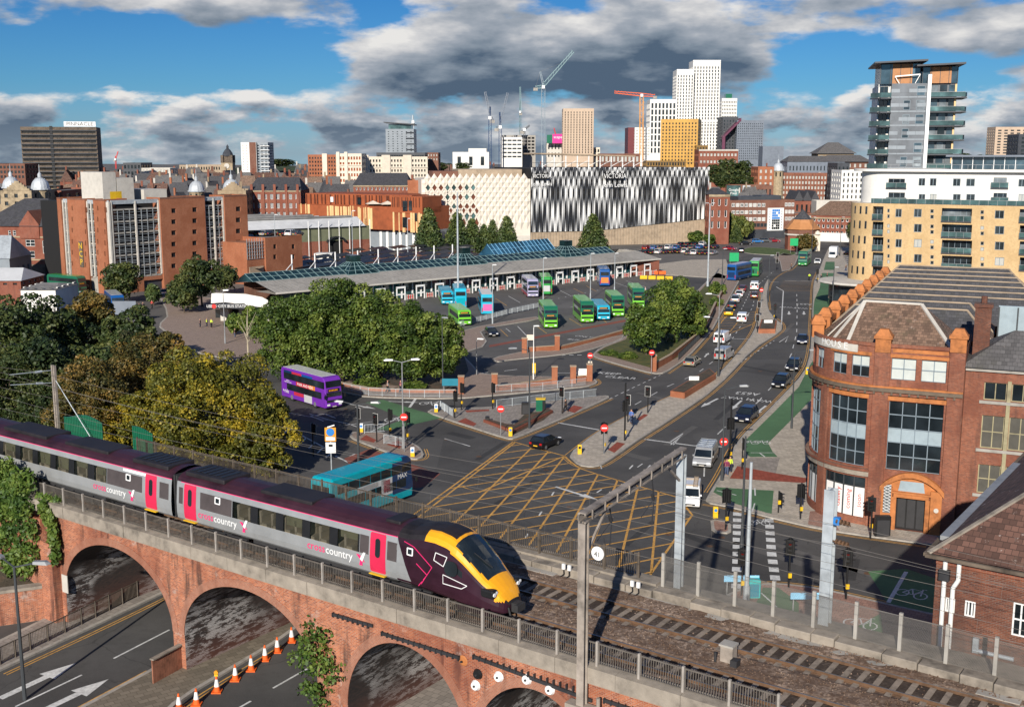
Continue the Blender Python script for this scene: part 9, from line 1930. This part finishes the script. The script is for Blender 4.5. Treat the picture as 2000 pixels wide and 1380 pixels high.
def signals():
 t=PI
 for a in [('traffic light with no-entry disc on the tip of the median',1179,887,1.0,3.4,1,False,False),('tall double traffic light in the middle of the median',1220,862,1.2,4.6,1,True,False),('short traffic light behind the tall one on the median',1226,826,-2.0,3.4,0,False,True),('white-edged traffic light further up the median',1265,808,-2.0,3.4,0,False,True),('white-edged traffic light on the junction island by the walker',1098,809,-2.2,3.4,0,False,True),('dark traffic light at the back of the junction island',962,800,.9,3.3,0,False,False),('traffic light near the left tip of the junction island',888,818,.9,3.3,0,False,False),('traffic light beside the brick gatepost',901,802,.9,3.4,0,False,False),
 ('white-edged traffic light at the left of the crossing island',702,852,-2.2,3.3,0,False,True),('white-edged traffic light in the middle of the crossing island',736,865,-2.2,3.3,0,False,True),('traffic light with tall pole on the crossing island',761,857,1.0,3.3,0,False,False),('traffic light in the tree shade left of the blue sign',612,890,1.0,3.4,0,False,True),('traffic light behind the no-entry sign on the crossing island',795,868,1.0,3.6,0,False,False),
 ('tall traffic light at the inbound stop line by the cyclists',1425,905,.6,4.8,1,True,False),('traffic light beside the cycle lane crossing',1449,918,.3,3.2,0,False,False),('traffic light on the small refuge',1417,1036,.6,3.6,1,False,False),('triple traffic light at the left of the zebra strip',1448,1165,.2,3.6,2,False,False),('triple traffic light right of the zebra strip',1540,1150,.2,3.8,2,False,False),('double traffic light by the tall mast',1652,1172,.2,3.8,2,False,False),('traffic light outside the brick corner building',1563,1016,.2,3.2,1,False,False),('short push-button post near the corner building',1520,1003,.2,1.9,0,False,False),('traffic light before the arched doorway',1700,1052,2.6,3.6,1,False,False),
 ('white-edged traffic light at the upper median planter',1479,650,-1.9,3.3,0,False,True),('white-edged traffic light beside the upper planter',1482,622,-1.9,3.3,0,False,True),('traffic light right of the upper planter',1513,628,-1.9,3.4,0,False,False),('far traffic light on the signal island',1517,528,-1.6,3.2,0,False,True),('second far traffic light on the signal island',1518,515,-1.6,3.2,0,False,True),('far traffic light beside the cyclists on the right pavement',1596,553,1.5,3.4,0,False,False)]: signal(*a)
 for lab,px,py,h in[('no-entry sign on the tip of the median',1179.5,888,3.0),('no-entry sign at the corner of the junction island',978,851,3.2),('no-entry sign on the crossing island',790,884,4.0),('no-entry sign by the station exit gatepost',1152,742,3.6),('no-entry sign at the corner of the planted verge',1272,730,3.2),('no-entry sign on the upper median',1486,595,3.2),('no-entry sign by the inbound stop line',1411,938,4.0)]:
  T=thing('no_entry_sign',lab,'sign',G(px,py),0,'no-entry signs'); M_=WM[T]; mb=MB(M_); mb.cyl((0,0,0),(0,0,h+.2),.045,n=6); mb.b('pole','metal_grey',T); mb=MB(M_); mb.cyl((0,-.06,h),(0,-.09,h),.42,n=20); d=mb.b('disc','red',T); mb=MB(M_); mb.box(-.28,-.1,h-.07,.28,-.092,h+.07); mb.b('bar','white',d)
 T=thing('bus_gate_sign','orange-backed blue bus sign with white plate on a grey post','sign',G(648,935)); M_=WM[T]; mb=MB(M_); mb.cyl((0,0,0),(0,0,5.0),.06,n=6); mb.b('pole','galv',T); mb=MB(M_); mb.box(-.55,-.1,3.9,.55,-.06,5.3); b=mb.b('orange_plate','orange_sign',T); mb=MB(M_); mb.cyl((0,-.1,4.85),(0,-.13,4.85),.4,n=18); mb.b('blue_disc','blue_sign',b); mb=MB(M_); mb.box(-.45,-.125,4.0,.45,-.105,4.35); mb.b('bus_label','white',b); mb=MB(M_); mb.box(-.5,-.1,2.7,.5,-.06,3.8); mb.b('camera_plate','white',T); mb=MB(M_); mb.box(-.2,-.12,3.35,.2,-.1,3.6); mb.b('camera_symbol','black',T); mb=MB(M_); mb.cyl((-.3,0,5.3),(.4,.1,5.5),.07); mb.b('lamp','white',T)
 for lab,px,py,w,h,z,m in[('blue direction board by the brick gatepost',881,770,2.4,1.0,1.2,'teal_sign'),('white notice board at the station gate',1138,745,1.6,1.1,.8,'white'),('white notice on the brick wall island',1036,690,1.2,.9,2.2,'cream'),('green direction sign near the far roundabout',1550,495,2.6,2.4,2.5,'green_sign'),('green direction sign behind the navy bus',1433,528,2.6,2.4,2.5,'green_sign'),('street name plate on the lower median planter',1355,755,1.4,.6,.9,'white'),('street name plate on the upper median planter',1500,640,1.6,.6,.9,'white'),('light blue street sign on the bottom pavement',1447,1160,2.6,.5,1.0,'lightblue'),('light blue street sign lower right behind the mesh fence',1575,1195,2.4,.5,1.0,'lightblue'),('grey bus stop board by the queue on the left',245,630,4.5,2.6,1.6,'blue_clad'),('yellow board near the station pavement lamp',1043,735,.5,1.6,.4,'yellow'),('pair of white plates under the station no-entry sign',1152,741,.6,1.3,1.4,'cream')]:
  T=thing('notice_board',lab,'sign',G(px,py)); M_=WM[T]
  for s in(-1,1): mb=MB(M_); mb.cyl((s*w*.4,0,0),(s*w*.4,0,z+h),.05,n=6); mb.b('post','metal_grey',T)
  mb=MB(M_); mb.box(-w/2,-.1,z,w/2,-.05,z+h); bevel(mb.b('board',m,T),.02,1)
def lamp(label,px,py,h,arms=((1,0),),al=1.6,m='metal_grey',r=.1,head='disc'):
 T=thing('street_lamp',label,'street lamp',G(px,py),0,None); M_=WM[T]; mb=MB(M_); mb.cyl((0,0,0),(0,0,1.4),r*1.5,r*1.4,8); mb.cyl((0,0,1.4),(0,0,h),r,r*.6,8); mb.b('column',m,T)
 for ax,ay in arms:
  e=(ax*al,ay*al,h+.25); mb=MB(M_); mb.bar((0,0,h-.05),e,.07); mb.b('arm',m,T); mb=MB(M_)
  d=Vector((ax,ay,0)).normalized(); Q=TR(e)@RO(math.atan2(d.y,d.x),4,'Z'); q=MB(M_@Q); q.add([(-.1,-.16,-.05),(.75,-.2,-.05),(.9,0,-.03),(.75,.2,-.05),(-.1,.16,-.05),(-.1,-.12,.1),(.6,-.14,.14),(.85,0,.06),(.6,.14,.14),(-.1,.12,.1)],[(4,3,2,1,0),(5,6,7,8,9),(0,1,6,5),(1,2,7,6),(2,3,8,7),(3,4,9,8),(4,0,5,9)]); q.b('lantern','lamp_glow' if m=='metal_grey' else 'metal_grey',T)  # plain white lantern casing, without emission
 return T
def lamps():
 lamp('twin-armed street lamp before the station trees',788,878,9.8,((-.9,-.2),(.9,.1)),1.2); lamp('street lamp with twin arms at the box junction left',701,930,7.4,((-1,.2),(1,-.1)),1.5,'frame_dark',.14); lamp('tall dark street lamp on the junction island',1034,838,9.5,((-1,-.2),),1.6,'frame_dark'); lamp('twin street lamp on the lower median planter',1403,736,8.5,((-1,.3),(1,-.2)),1.5,'frame_dark',.13); lamp('dark street lamp at the lower road on the left',53,1420,9.6,((-.7,.5),(.9,-.1)),1.4,'frame_dark',.12)
 lamp('tall grey-blue lighting column beside the crossing',1457,1180,10.6,(),1,'galv',.17); lamp('street lamp beside the inbound lane kerb',1546,838,9.2,((1,.1),),1.8,'frame_dark'); lamp('dark lamp column at the inbound stop line',1410,940,9.4,((1,.05),),1.5,'frame_dark',.11); lamp('dark lamp column behind the zebra strips',1448,1080,9.8,(),1,'frame_dark',.12); lamp('street lamp in front of the verge tree',1402,690,9.5,((-1,0),),1.4,'metal_grey')
 lamp('thin lamp post at the edge of the station pavement',931,733,5.2,((.5,-.2),),.5,'metal_grey',.06); lamp('white lamp post on the station road',1042,742,7.6,((.2,0),),.4,'white',.08); lamp('lamp post beside the entrance plaza',440,672,9,((.3,0),),.5,'metal_grey'); lamp('globe lamp post among the station trees',865,765,10,((.3,-.2),),.4,'frame_dark'); lamp('tall flood lighting column before the diamond store',895,600,24,((-.5,0),(.5,0)),.8,'galv',.24); lamp('tall lighting column beside the main road verge',1382,560,20,((-.5,0),(.5,0)),.8,'galv',.22); lamp('slim light post between the station buses',962,632,11,((.3,0),),.3,'galv',.1); lamp('slim light post behind the lilac bus',1061,585,9,((.3,0),),.3,'galv',.1); lamp('slim light post by the blue bus',1153,585,10,((.3,0),),.3,'galv',.1); lamp('slim light post behind the verge tree',1200,572,9,((.3,0),),.3,'galv',.1)
 for i,(x,y,h) in enumerate([(690,540,17),(797,515,13),(540,540,16),(1410,560,9),(1585,500,12),(1640,500,12),(1500,590,10),(1625,610,9),(1468,350,1)][:-1]): lamp('lamp column %s'%['behind the market hall roof','among the market stalls','in front of the car park annexe','on the far left pavement by the navy bus','near the far green bus','in front of the yellow apartments','on the upper median','beside the upper cycle lane'][i],x,y,h,((.4,0),),.5,'galv' if i<3 else 'frame_dark',.12)
def rails():
 def guard(label,pts,h=1.05,mat='galv',z=.12,name='guard_rail'):
  P=[G(*p,0) for p in pts]; T=thing(name,label,'railing',((P[0]+P[-1])/2));
  for a,b in zip(P,P[1:]):
   L=(b-a).length; n=max(1,round(L/2)); d=(b-a)/n
   for i in range(n):
    p=a+d*i; q=p+d; mb=MB(); mb.bar(p+Vector((0,0,z)),p+Vector((0,0,z+h)),.07); mb.b('post',mat,T); mb=MB(); mb.bar(p+Vector((0,0,z+h)),q+Vector((0,0,z+h)),.05); mb.bar(p+Vector((0,0,z+.15)),q+Vector((0,0,z+.15)),.04)
    for k in range(1,14): c=p.lerp(q,k/14); mb.bar(c+Vector((0,0,z+.15)),c+Vector((0,0,z+h)),.022)
    mb.b('bar_panel',mat,T)
 guard('grey guard rail along the back of the junction island',[(970,798),(1060,787),(1165,776)]); guard('grey guard rail along the station pavement behind the purple bus',[(672,764),(720,774),(800,777),(888,778)]); guard('guard rail below the brick gatepost wall',[(968,768),(1060,763),(1145,754)]); guard('guard rail at the left end of the junction island',[(860,800),(885,817)]); guard('guard rail on the near side of the crossing island',[(750,868),(795,876)]); guard('guard rail on the far side of the crossing island',[(712,848),(752,846)]); guard('railing in front of the parked buses',[(895,640),(1000,613),(1062,600)],1.1); guard('dark railing along the main road pavement before the verge',[(1325,705),(1380,650),(1398,610)],1.1,'frame_dark'); guard('guard rail beyond the railway by the bus sign',[(668,940),(700,958)])
 T=thing('pavement_railing','brown railing along the left footpath under the arches','railing',TR(G(100,1250,ZL)).translation); P=[G(*p,ZL) for p in((-30,1316),(60,1272),(160,1222),(240,1182),(325,1140))]
 for a,b in zip(P,P[1:]):
  n=3; d=(b-a)/n
  for i in range(n):
   p=a+d*i;q=p+d; mb=MB(); mb.bar(p,p+Vector((0,0,1.25)),.08); mb.b('post','rail_brown',T); mb=MB(); mb.bar(p+Vector((0,0,1.2)),q+Vector((0,0,1.2)),.05); mb.bar(p+Vector((0,0,.25)),q+Vector((0,0,.25)),.04)
   for k in range(1,12): c=p.lerp(q,k/12); mb.bar(c+Vector((0,0,.25)),c+Vector((0,0,1.2)),.022)
   mb.b('bar_panel','rail_brown',T)
 # brick gate walls of the station
 def bwall(label,pts,h=.7,pil=(),rail=True):
  P=[G(*p) for p in pts]; T=thing('brick_wall',label,'wall',(P[0]+P[-1])/2); mb=MB()
  for a,b in zip(P,P[1:]): mb.bar(a+Vector((0,0,h/2)),b+Vector((0,0,h/2)),.35,h)
  mb.b('wall','brick_orange',T); mb=MB()
  for a,b in zip(P,P[1:]): mb.bar(a+Vector((0,0,h+.04)),b+Vector((0,0,h+.04)),.42,.09)
  mb.b('coping','concrete_tan',T)
  for p in pil: q=G(*p); mb=MB(); mb.box(q.x-.4,q.y-.4,0,q.x+.4,q.y+.4,2.5); mb.b('pillar','brick_orange',T); mb=MB(); mb.box(q.x-.46,q.y-.46,2.5,q.x+.46,q.y+.46,2.62); mb.b('pillar_cap','concrete_tan',T)
  if rail:
   mb=MB()
   for a,b in zip(P,P[1:]):
    n=int((b-a).length/.2); mb.bar(a+Vector((0,0,1.9)),b+Vector((0,0,1.9)),.05)
    for i in range(n): c=a.lerp(b,i/n); mb.bar(c+Vector((0,0,h)),c+Vector((0,0,1.95)),.03)
   mb.b('railings','frame_dark',T,kind='stuff')
 bwall('brick gate wall with railings at the station exit',[(968,765),(1080,750)],.8,[(966,765),(1083,750)]); bwall('short brick gate wall with notice at the station exit',[(1120,748),(1150,744)],.9,[(1119,749),(1151,745)],False); bwall('brick gate wall with railings on the wall island',[(1026,688),(1085,684)],.8,[(1024,690),(1088,685)]); bwall('long low brick wall beside the station exit road',[(1090,684),(1160,667),(1220,650)],.6,(),False); bwall('brick wall along the main road verge',[(1277,724),(1310,705),(1372,655),(1395,605),(1412,572)],1.1,[(1276,726)],False); bwall('low curved brick wall of the station planting bed',[(660,752),(720,764),(800,768),(890,768)],.5,[(901,770)],False)
 for lab,pts,z in[('long brick planter on the lower median',[(1309,776),(1337,780),(1398,742),(1385,731)],.9),('brick planter with shrubs on the upper median',[(1481,652),(1514,652),(1517,634),(1487,632)],.9),('low brick planter at the corner of the junction island',[(944,826),(1002,848),(1080,808),(1070,803),(1003,838),(952,824)],.45)]:
  P=[G(*p).to_2d() for p in pts]; T=thing('brick_planter',lab,'planter',G(*pts[0])); mb=MB(); mb.prism(P,.1,z); mb.b('wall','brick_orange' if z>.5 else 'brick_red',T); P2=P if sum(a.x*b.y-b.x*a.y for a,b in zip(P,P[1:]+P[:1]))>0 else P[::-1]; mb=MB(); mb.poly([(p.x,p.y,z+.05) for p in inset(P2,.2)]); mb.b('soil_bed','soil',T)
 bw=[(100,1215),(130,1196),(-60,1300)]
 T=thing('retaining_wall','brick retaining wall with earth bank at the left of the first arch','wall',G(60,1240,ZL)); a,b=VI@G(-70,1290,ZL),VI@G(133,1200,ZL); mb=MB(VF); mb.bar((a.x-6,a.y,ZL+1),(b.x,b.y,ZL+1),.5,2.4); mb.b('wall','brick_viaduct',T); mb=MB(VF); mb.bar((a.x-6,a.y,ZL+2.3),(b.x,b.y,ZL+2.3),.7,.2); mb.b('coping','coping',T); mb=MB(VF); mb.poly([(a.x-6,a.y+.3,ZL+2.1),(b.x,b.y+.3,ZL+2.1),(b.x,-.4,ZL+2.9),(a.x-6,-.4,ZL+2.9)]); mb.b('earth_bank','soil',T)
 # timber-clad hoardings below the arches
 for lab,pts,z1 in[('slatted timber hoarding wall leading under the third arch',[(640,1420),(715,1362),(830,1290),(905,1245)],2.3),('small timber-clad wedge wall at the foot of the pier',[(299,1338),(368,1300)],1.6)]:
  P=[G(*p,ZL) for p in pts]; T=thing('timber_hoarding',lab,'hoarding',P[0]);
  for a,b in zip(P,P[1:]):
   L=(b-a).length; n=int(L/.18); d=(b-a)/n
   for i in range(n): mb=MB(); p=a+d*i; mb.bar(p+d*.05+Vector((0,0,z1/2)),p+d*.95+Vector((0,0,z1/2)),.08,z1); mb.b('board','terracotta' if False else 'brick_plank',T)
   mb=MB(); mb.bar(a+Vector((0,0,z1)),b+Vector((0,0,z1)),.3,.08); mb.b('cap_rail','coping',T)
 for i in range(8):
  px,py=[(350,1385),(384,1375),(424,1350),(460,1327),(491,1308),(518,1288),(542,1272),(570,1252)][i]; W=TR(G(px,py,ZL))
  if i==0:
   c0=thing('traffic_cone','','cone',world=W,group='traffic cones along the kerb'); mb=MB(W); mb.box(-.27,-.27,0,.27,.27,.07); mb.b('base','orange_plastic',c0); mb=MB(W); mb.lathe((0,0,0),[(.2,.07),(.15,.35)],12); mb.lathe((0,0,0),[(.075,.78),(.045,.97),(.01,.97)],12); mb.b('cone_body','orange_plastic',c0); mb=MB(W); mb.lathe((0,0,0),[(.155,.35),(.08,.78)],12); mb.b('reflective_sleeve','white',c0); c=c0
  else: c=copy_tree(c0,None,W)
  c['label']='orange and white traffic cone, %s along the kerb from the camera'%['first','second','third','fourth','fifth','sixth','seventh','eighth'][i]
 T=thing('warning_lamp','small yellow warning lamp on top of the third cone','lamp',G(424,1350,ZL)+Vector((0,0,.97))); M_=WM[T]; mb=MB(M_); mb.box(-.1,-.06,0,.1,.06,.12); mb.b('battery','yellow',T); mb=MB(M_); mb.cyl((0,-.06,.22),(0,.06,.22),.12,n=12); mb.b('lens','orange_sign',T)
 for lab,px,py in[('yellow and white illuminated bollard at the corner of the junction island',997,853),('illuminated bollard at the left tip of the junction island',852,806),('illuminated bollard at the tip of the crossing island',806,893),('yellow keep-left bollard on the tip of the median',1132,888),('yellow-topped bollard beside the refuge',1397,1013),('yellow post beside the inbound lane',1576,732),('grey bollard at the left of the crossing island',706,845)]:
  T=thing('traffic_bollard',lab,'bollard',G(px,py)); M_=WM[T]; mb=MB(M_); mb.box(-.22,-.16,.1,.22,.16,.55); bevel(mb.b('base','yellow',T),.03,1); mb=MB(M_); mb.box(-.22,-.16,.55,.22,.16,1.15); bevel(mb.b('lit_panel','white' if 'yellow' not in lab[:7] else 'yellow',T),.05,2); mb=MB(M_); mb.cyl((0,-.165,.85),(0,-.18,.85),.15,n=12); mb.b('blue_disc','blue_sign' if 'keep' not in lab else 'black',T)
 T=thing('litter_bin','dark green bin with gold edges on the junction island','bin',G(1056,803)); M_=WM[T]; mb=MB(M_); mb.box(-.6,-.5,.1,.6,.5,1.6); bevel(mb.b('body','bus_dkgreen',T),.04,1); mb=MB(M_); mb.box(-.62,-.52,1.6,.62,.52,1.7); mb.b('lid','yellow',T); mb=MB(M_); mb.box(.2,-.51,.2,.55,-.5,1.5); mb.b('door','black',T)
 for lab,px,py,w in[('black cabinet beside the bin on the junction island',1027,810,1.1),('small dark cabinet beside the corner planter',952,826,.5),('teal cabinet at the foot of the pale lighting column',1470,1168,1.0),('black planter box outside the arched doorway',1722,1048,1.3)]:
  T=thing('street_cabinet',lab,'cabinet',G(px,py)); M_=WM[T]; mb=MB(M_); mb.box(-w/2,-.25,.1,w/2,.25,1.3*w+.2); bevel(mb.b('case','black' if 'teal' not in lab else 'teal_plastic',T),.03,1); mb=MB(M_); mb.box(-w*.4,-.27,.2,w*.4,-.25,1.2*w); mb.b('door','dark' if 'teal' not in lab else 'teal_sign',T)
 for lab,px,py,m in[('orange plastic barrier run at the end of the station',1270,536,'orange_plastic'),('yellow plastic barrier on the station apron',1280,545,'yellow')]:
  T=thing('plastic_barrier',lab,'barrier',G(px,py)); M_=WM[T]
  for k in range(4): mb=MB(M_); mb.box(-4+2.1*k,-.2+.3*k*(m=='yellow')*-2,0,-2.1+2.1*k,.2-.3*k*(m=='yellow')*2,.95); bevel(mb.b('segment',m,T),.08,1)
def k_plank(name): return k_plain(name,(.30,.125,.075),rough=.75,var=.3,sc=2.5)
SPEC['brick_plank']=(k_plank,{})
signals(); lamps(); rails()
# people
def skin(name,vs,es,mat,parent,W,sub=1):
 me=bpy.data.meshes.new(name); bm=bmesh.new(); ly=bm.verts.layers.skin.verify(); V=[]
 for i,(x,y,z,r) in enumerate(vs): v=bm.verts.new((x,y,z)); v[ly].radius=(r,r); v[ly].use_root=(i==0); V.append(v)
 for a,b in es: bm.edges.new((V[a],V[b]))
 bm.to_mesh(me); bm.free(); me.materials.append(MT(mat)); o=bpy.data.objects.new(name,me); place(o,parent,W); o.modifiers.new('skin','SKIN').use_smooth_shade=True; m=o.modifiers.new('sub','SUBSURF'); m.levels=sub; m.render_levels=sub
 if parent: KIDS.setdefault(parent,[]).append(o)
 return o
def person(label,px,py,hd,top,trous,step=.0,seat=False,z=.12,k=1.0):
 W=pw(px,py,hd,0)@TR((0,0,z))@Matrix.Diagonal((k,k,k,1)); s=step; fz=.86 if not seat else .9
 kn=[(.05+s*.5 if not seat else .35,.1,.48 if not seat else .75),(.05-s*.25 if not seat else .3,-.1,.48 if not seat else .6)]; an=[(s,.1,.06) if not seat else (.1,.12,.4),(-s*1.1,-.1,.08) if not seat else (.05,-.12,.28)]; bend=.22 if seat else .03
 vs=[(0,0,.92,.13),(0,.09,.86,.1),(*kn[0],.07),(*an[0],.05),(an[0][0]+.17,.1,an[0][2]-.01,.04),(0,-.09,.86,.1),(*kn[1],.07),(*an[1],.05),(an[1][0]+.17,-.1,an[1][2]-.01,.04),(bend*.5,0,1.15,.13),(bend,0,1.38,.14),(bend,0,1.50,.06),(bend+.02,0,1.62,.1),(bend+.03,0,1.73,.085),(bend,.2,1.40,.065),(bend+.02-s*.4+(.2 if seat else 0),.25,1.13,.05),(bend+.12-s*.5+(.3 if seat else 0),.24,.9+(.2 if seat else 0),.035),(bend,-.2,1.40,.065),(bend+.02+s*.4+(.2 if seat else 0),-.25,1.13,.05),(bend+.12+s*.5+(.3 if seat else 0),-.24,.9+(.2 if seat else 0),.035)]
 es=[(0,1),(1,2),(2,3),(3,4),(0,5),(5,6),(6,7),(7,8),(0,9),(9,10),(10,11),(11,12),(12,13),(10,14),(14,15),(15,16),(10,17),(17,18),(18,19)]
 o=skin('person',vs,es,'skin',None,W); tag(o,label,'person'); g=lambda i,r:(*vs[i][:3],vs[i][3]+r)
 skin('jacket',[g(9,.03),g(10,.035),(0,0,.93,.155),g(14,.03),g(15,.025),(*Vector(vs[15][:3]).lerp(Vector(vs[16][:3]),.8),.055),g(17,.03),g(18,.025),(*Vector(vs[18][:3]).lerp(Vector(vs[19][:3]),.8),.055)],[(0,1),(0,2),(1,3),(3,4),(4,5),(1,6),(6,7),(7,8)],top,o,W)
 skin('trousers',[(0,0,.93,.145),g(1,.03),g(2,.03),g(3,.035),g(5,.03),g(6,.03),g(7,.035)],[(0,1),(1,2),(2,3),(0,4),(4,5),(5,6)],trous,o,W); skin('hair',[(vs[12][0]-.03,0,1.68,.098),(vs[13][0]-.03,0,1.76,.085)],[(0,1)],'hair',o,W)
 return o
def people():
 for a in[('person in dark clothes walking on the junction island',1105,806,2.6,'cloth_black','cloth_black',.25),('person in a blue jacket waiting on the median',1233,828,-2.2,'cloth_blue','denim',0),('person in dark red and jeans by the cycle crossing',1419,930,-1.8,'cloth_maroon','denim',.12),('person in a high-visibility vest by the cycle crossing',1425,925,-1.2,'cloth_hivis','cloth_navy',.1),('walker in dark coat and white shoes behind the guard rail',757,768,0,'cloth_grey','cloth_black',.25),('person in a plum coat behind the guard rail',782,768,.3,'cloth_maroon','cloth_navy',.2),('person in dark clothes walking beside the verge railing',1402,593,1.0,'cloth_black','cloth_navy',.2),('person standing by the far signal island post',1545,527,0,'cloth_black','cloth_black',0),('pedestrian on the far right pavement',1652,530,2,'cloth_black','denim',.2),('person in hi-vis jacket on the entrance plaza',404,640,0,'cloth_hivis','cloth_navy',0),('second person in hi-vis on the entrance plaza',413,641,1,'cloth_hivis','cloth_black',0),('person in dark clothes on the entrance plaza',391,641,0,'cloth_navy','cloth_navy',0),('person standing by the plaza shrubs',459,661,0,'cloth_black','denim',0),('person in red at the bus queue',272,610,0,'cloth_red','cloth_navy',0),('person in dark coat at the bus queue',262,610,.5,'cloth_black','cloth_black',.1),('person in navy at the bus queue',280,607,2,'cloth_navy','denim',.2),('person in red further along the bus queue',297,603,1,'cloth_red','cloth_black',.2),('pedestrian by the station barriers',1260,575,0,'cloth_white','cloth_navy',.1),('person near the green lit doorway on the far pavement',1615,545,0,'cloth_navy','cloth_black',.15)]: person(*a)
 for lab,px,py,hd,top in[('cyclist in a hi-vis jacket riding down the far lane',1580,548,-1.6,'cloth_hivis'),('cyclist in dark clothes on the upper cycle lane',1603,550,-1.5,'cloth_navy')]:
  person(lab,px,py,hd,top,'cloth_black',0,True,.15); T=thing('bicycle','bicycle ridden by the '+lab.split(' ri')[0].split(' on')[0],'bicycle',world=pw(px,py,hd)); M_=WM[T]
  for x in(-.5,.55): mb=MB(M_); mb.tube([(x+.33*cos(i*.5236),0,.34+.33*sin(i*.5236)) for i in range(13)],.02,4); mb.b('wheel','tyre',T)
  mb=MB(M_); mb.tube([(-.5,0,.34),(-.1,0,.32),(.35,0,.85),(-.25,0,.85),(-.1,0,.32)],.02,5); mb.tube([(.35,0,.85),(.55,0,.34)],.02,5); mb.tube([(-.5,0,.34),(-.25,0,.85)],.015,5); mb.b('frame','black',T); mb=MB(M_); mb.tube([(.3,-.25,1.0),(.36,0,.98),(.3,.25,1.0)],.02,5); mb.b('handlebar','black',T); mb=MB(M_); mb.box(-.38,-.07,.86,-.12,.07,.92); mb.b('saddle','black',T)
people()
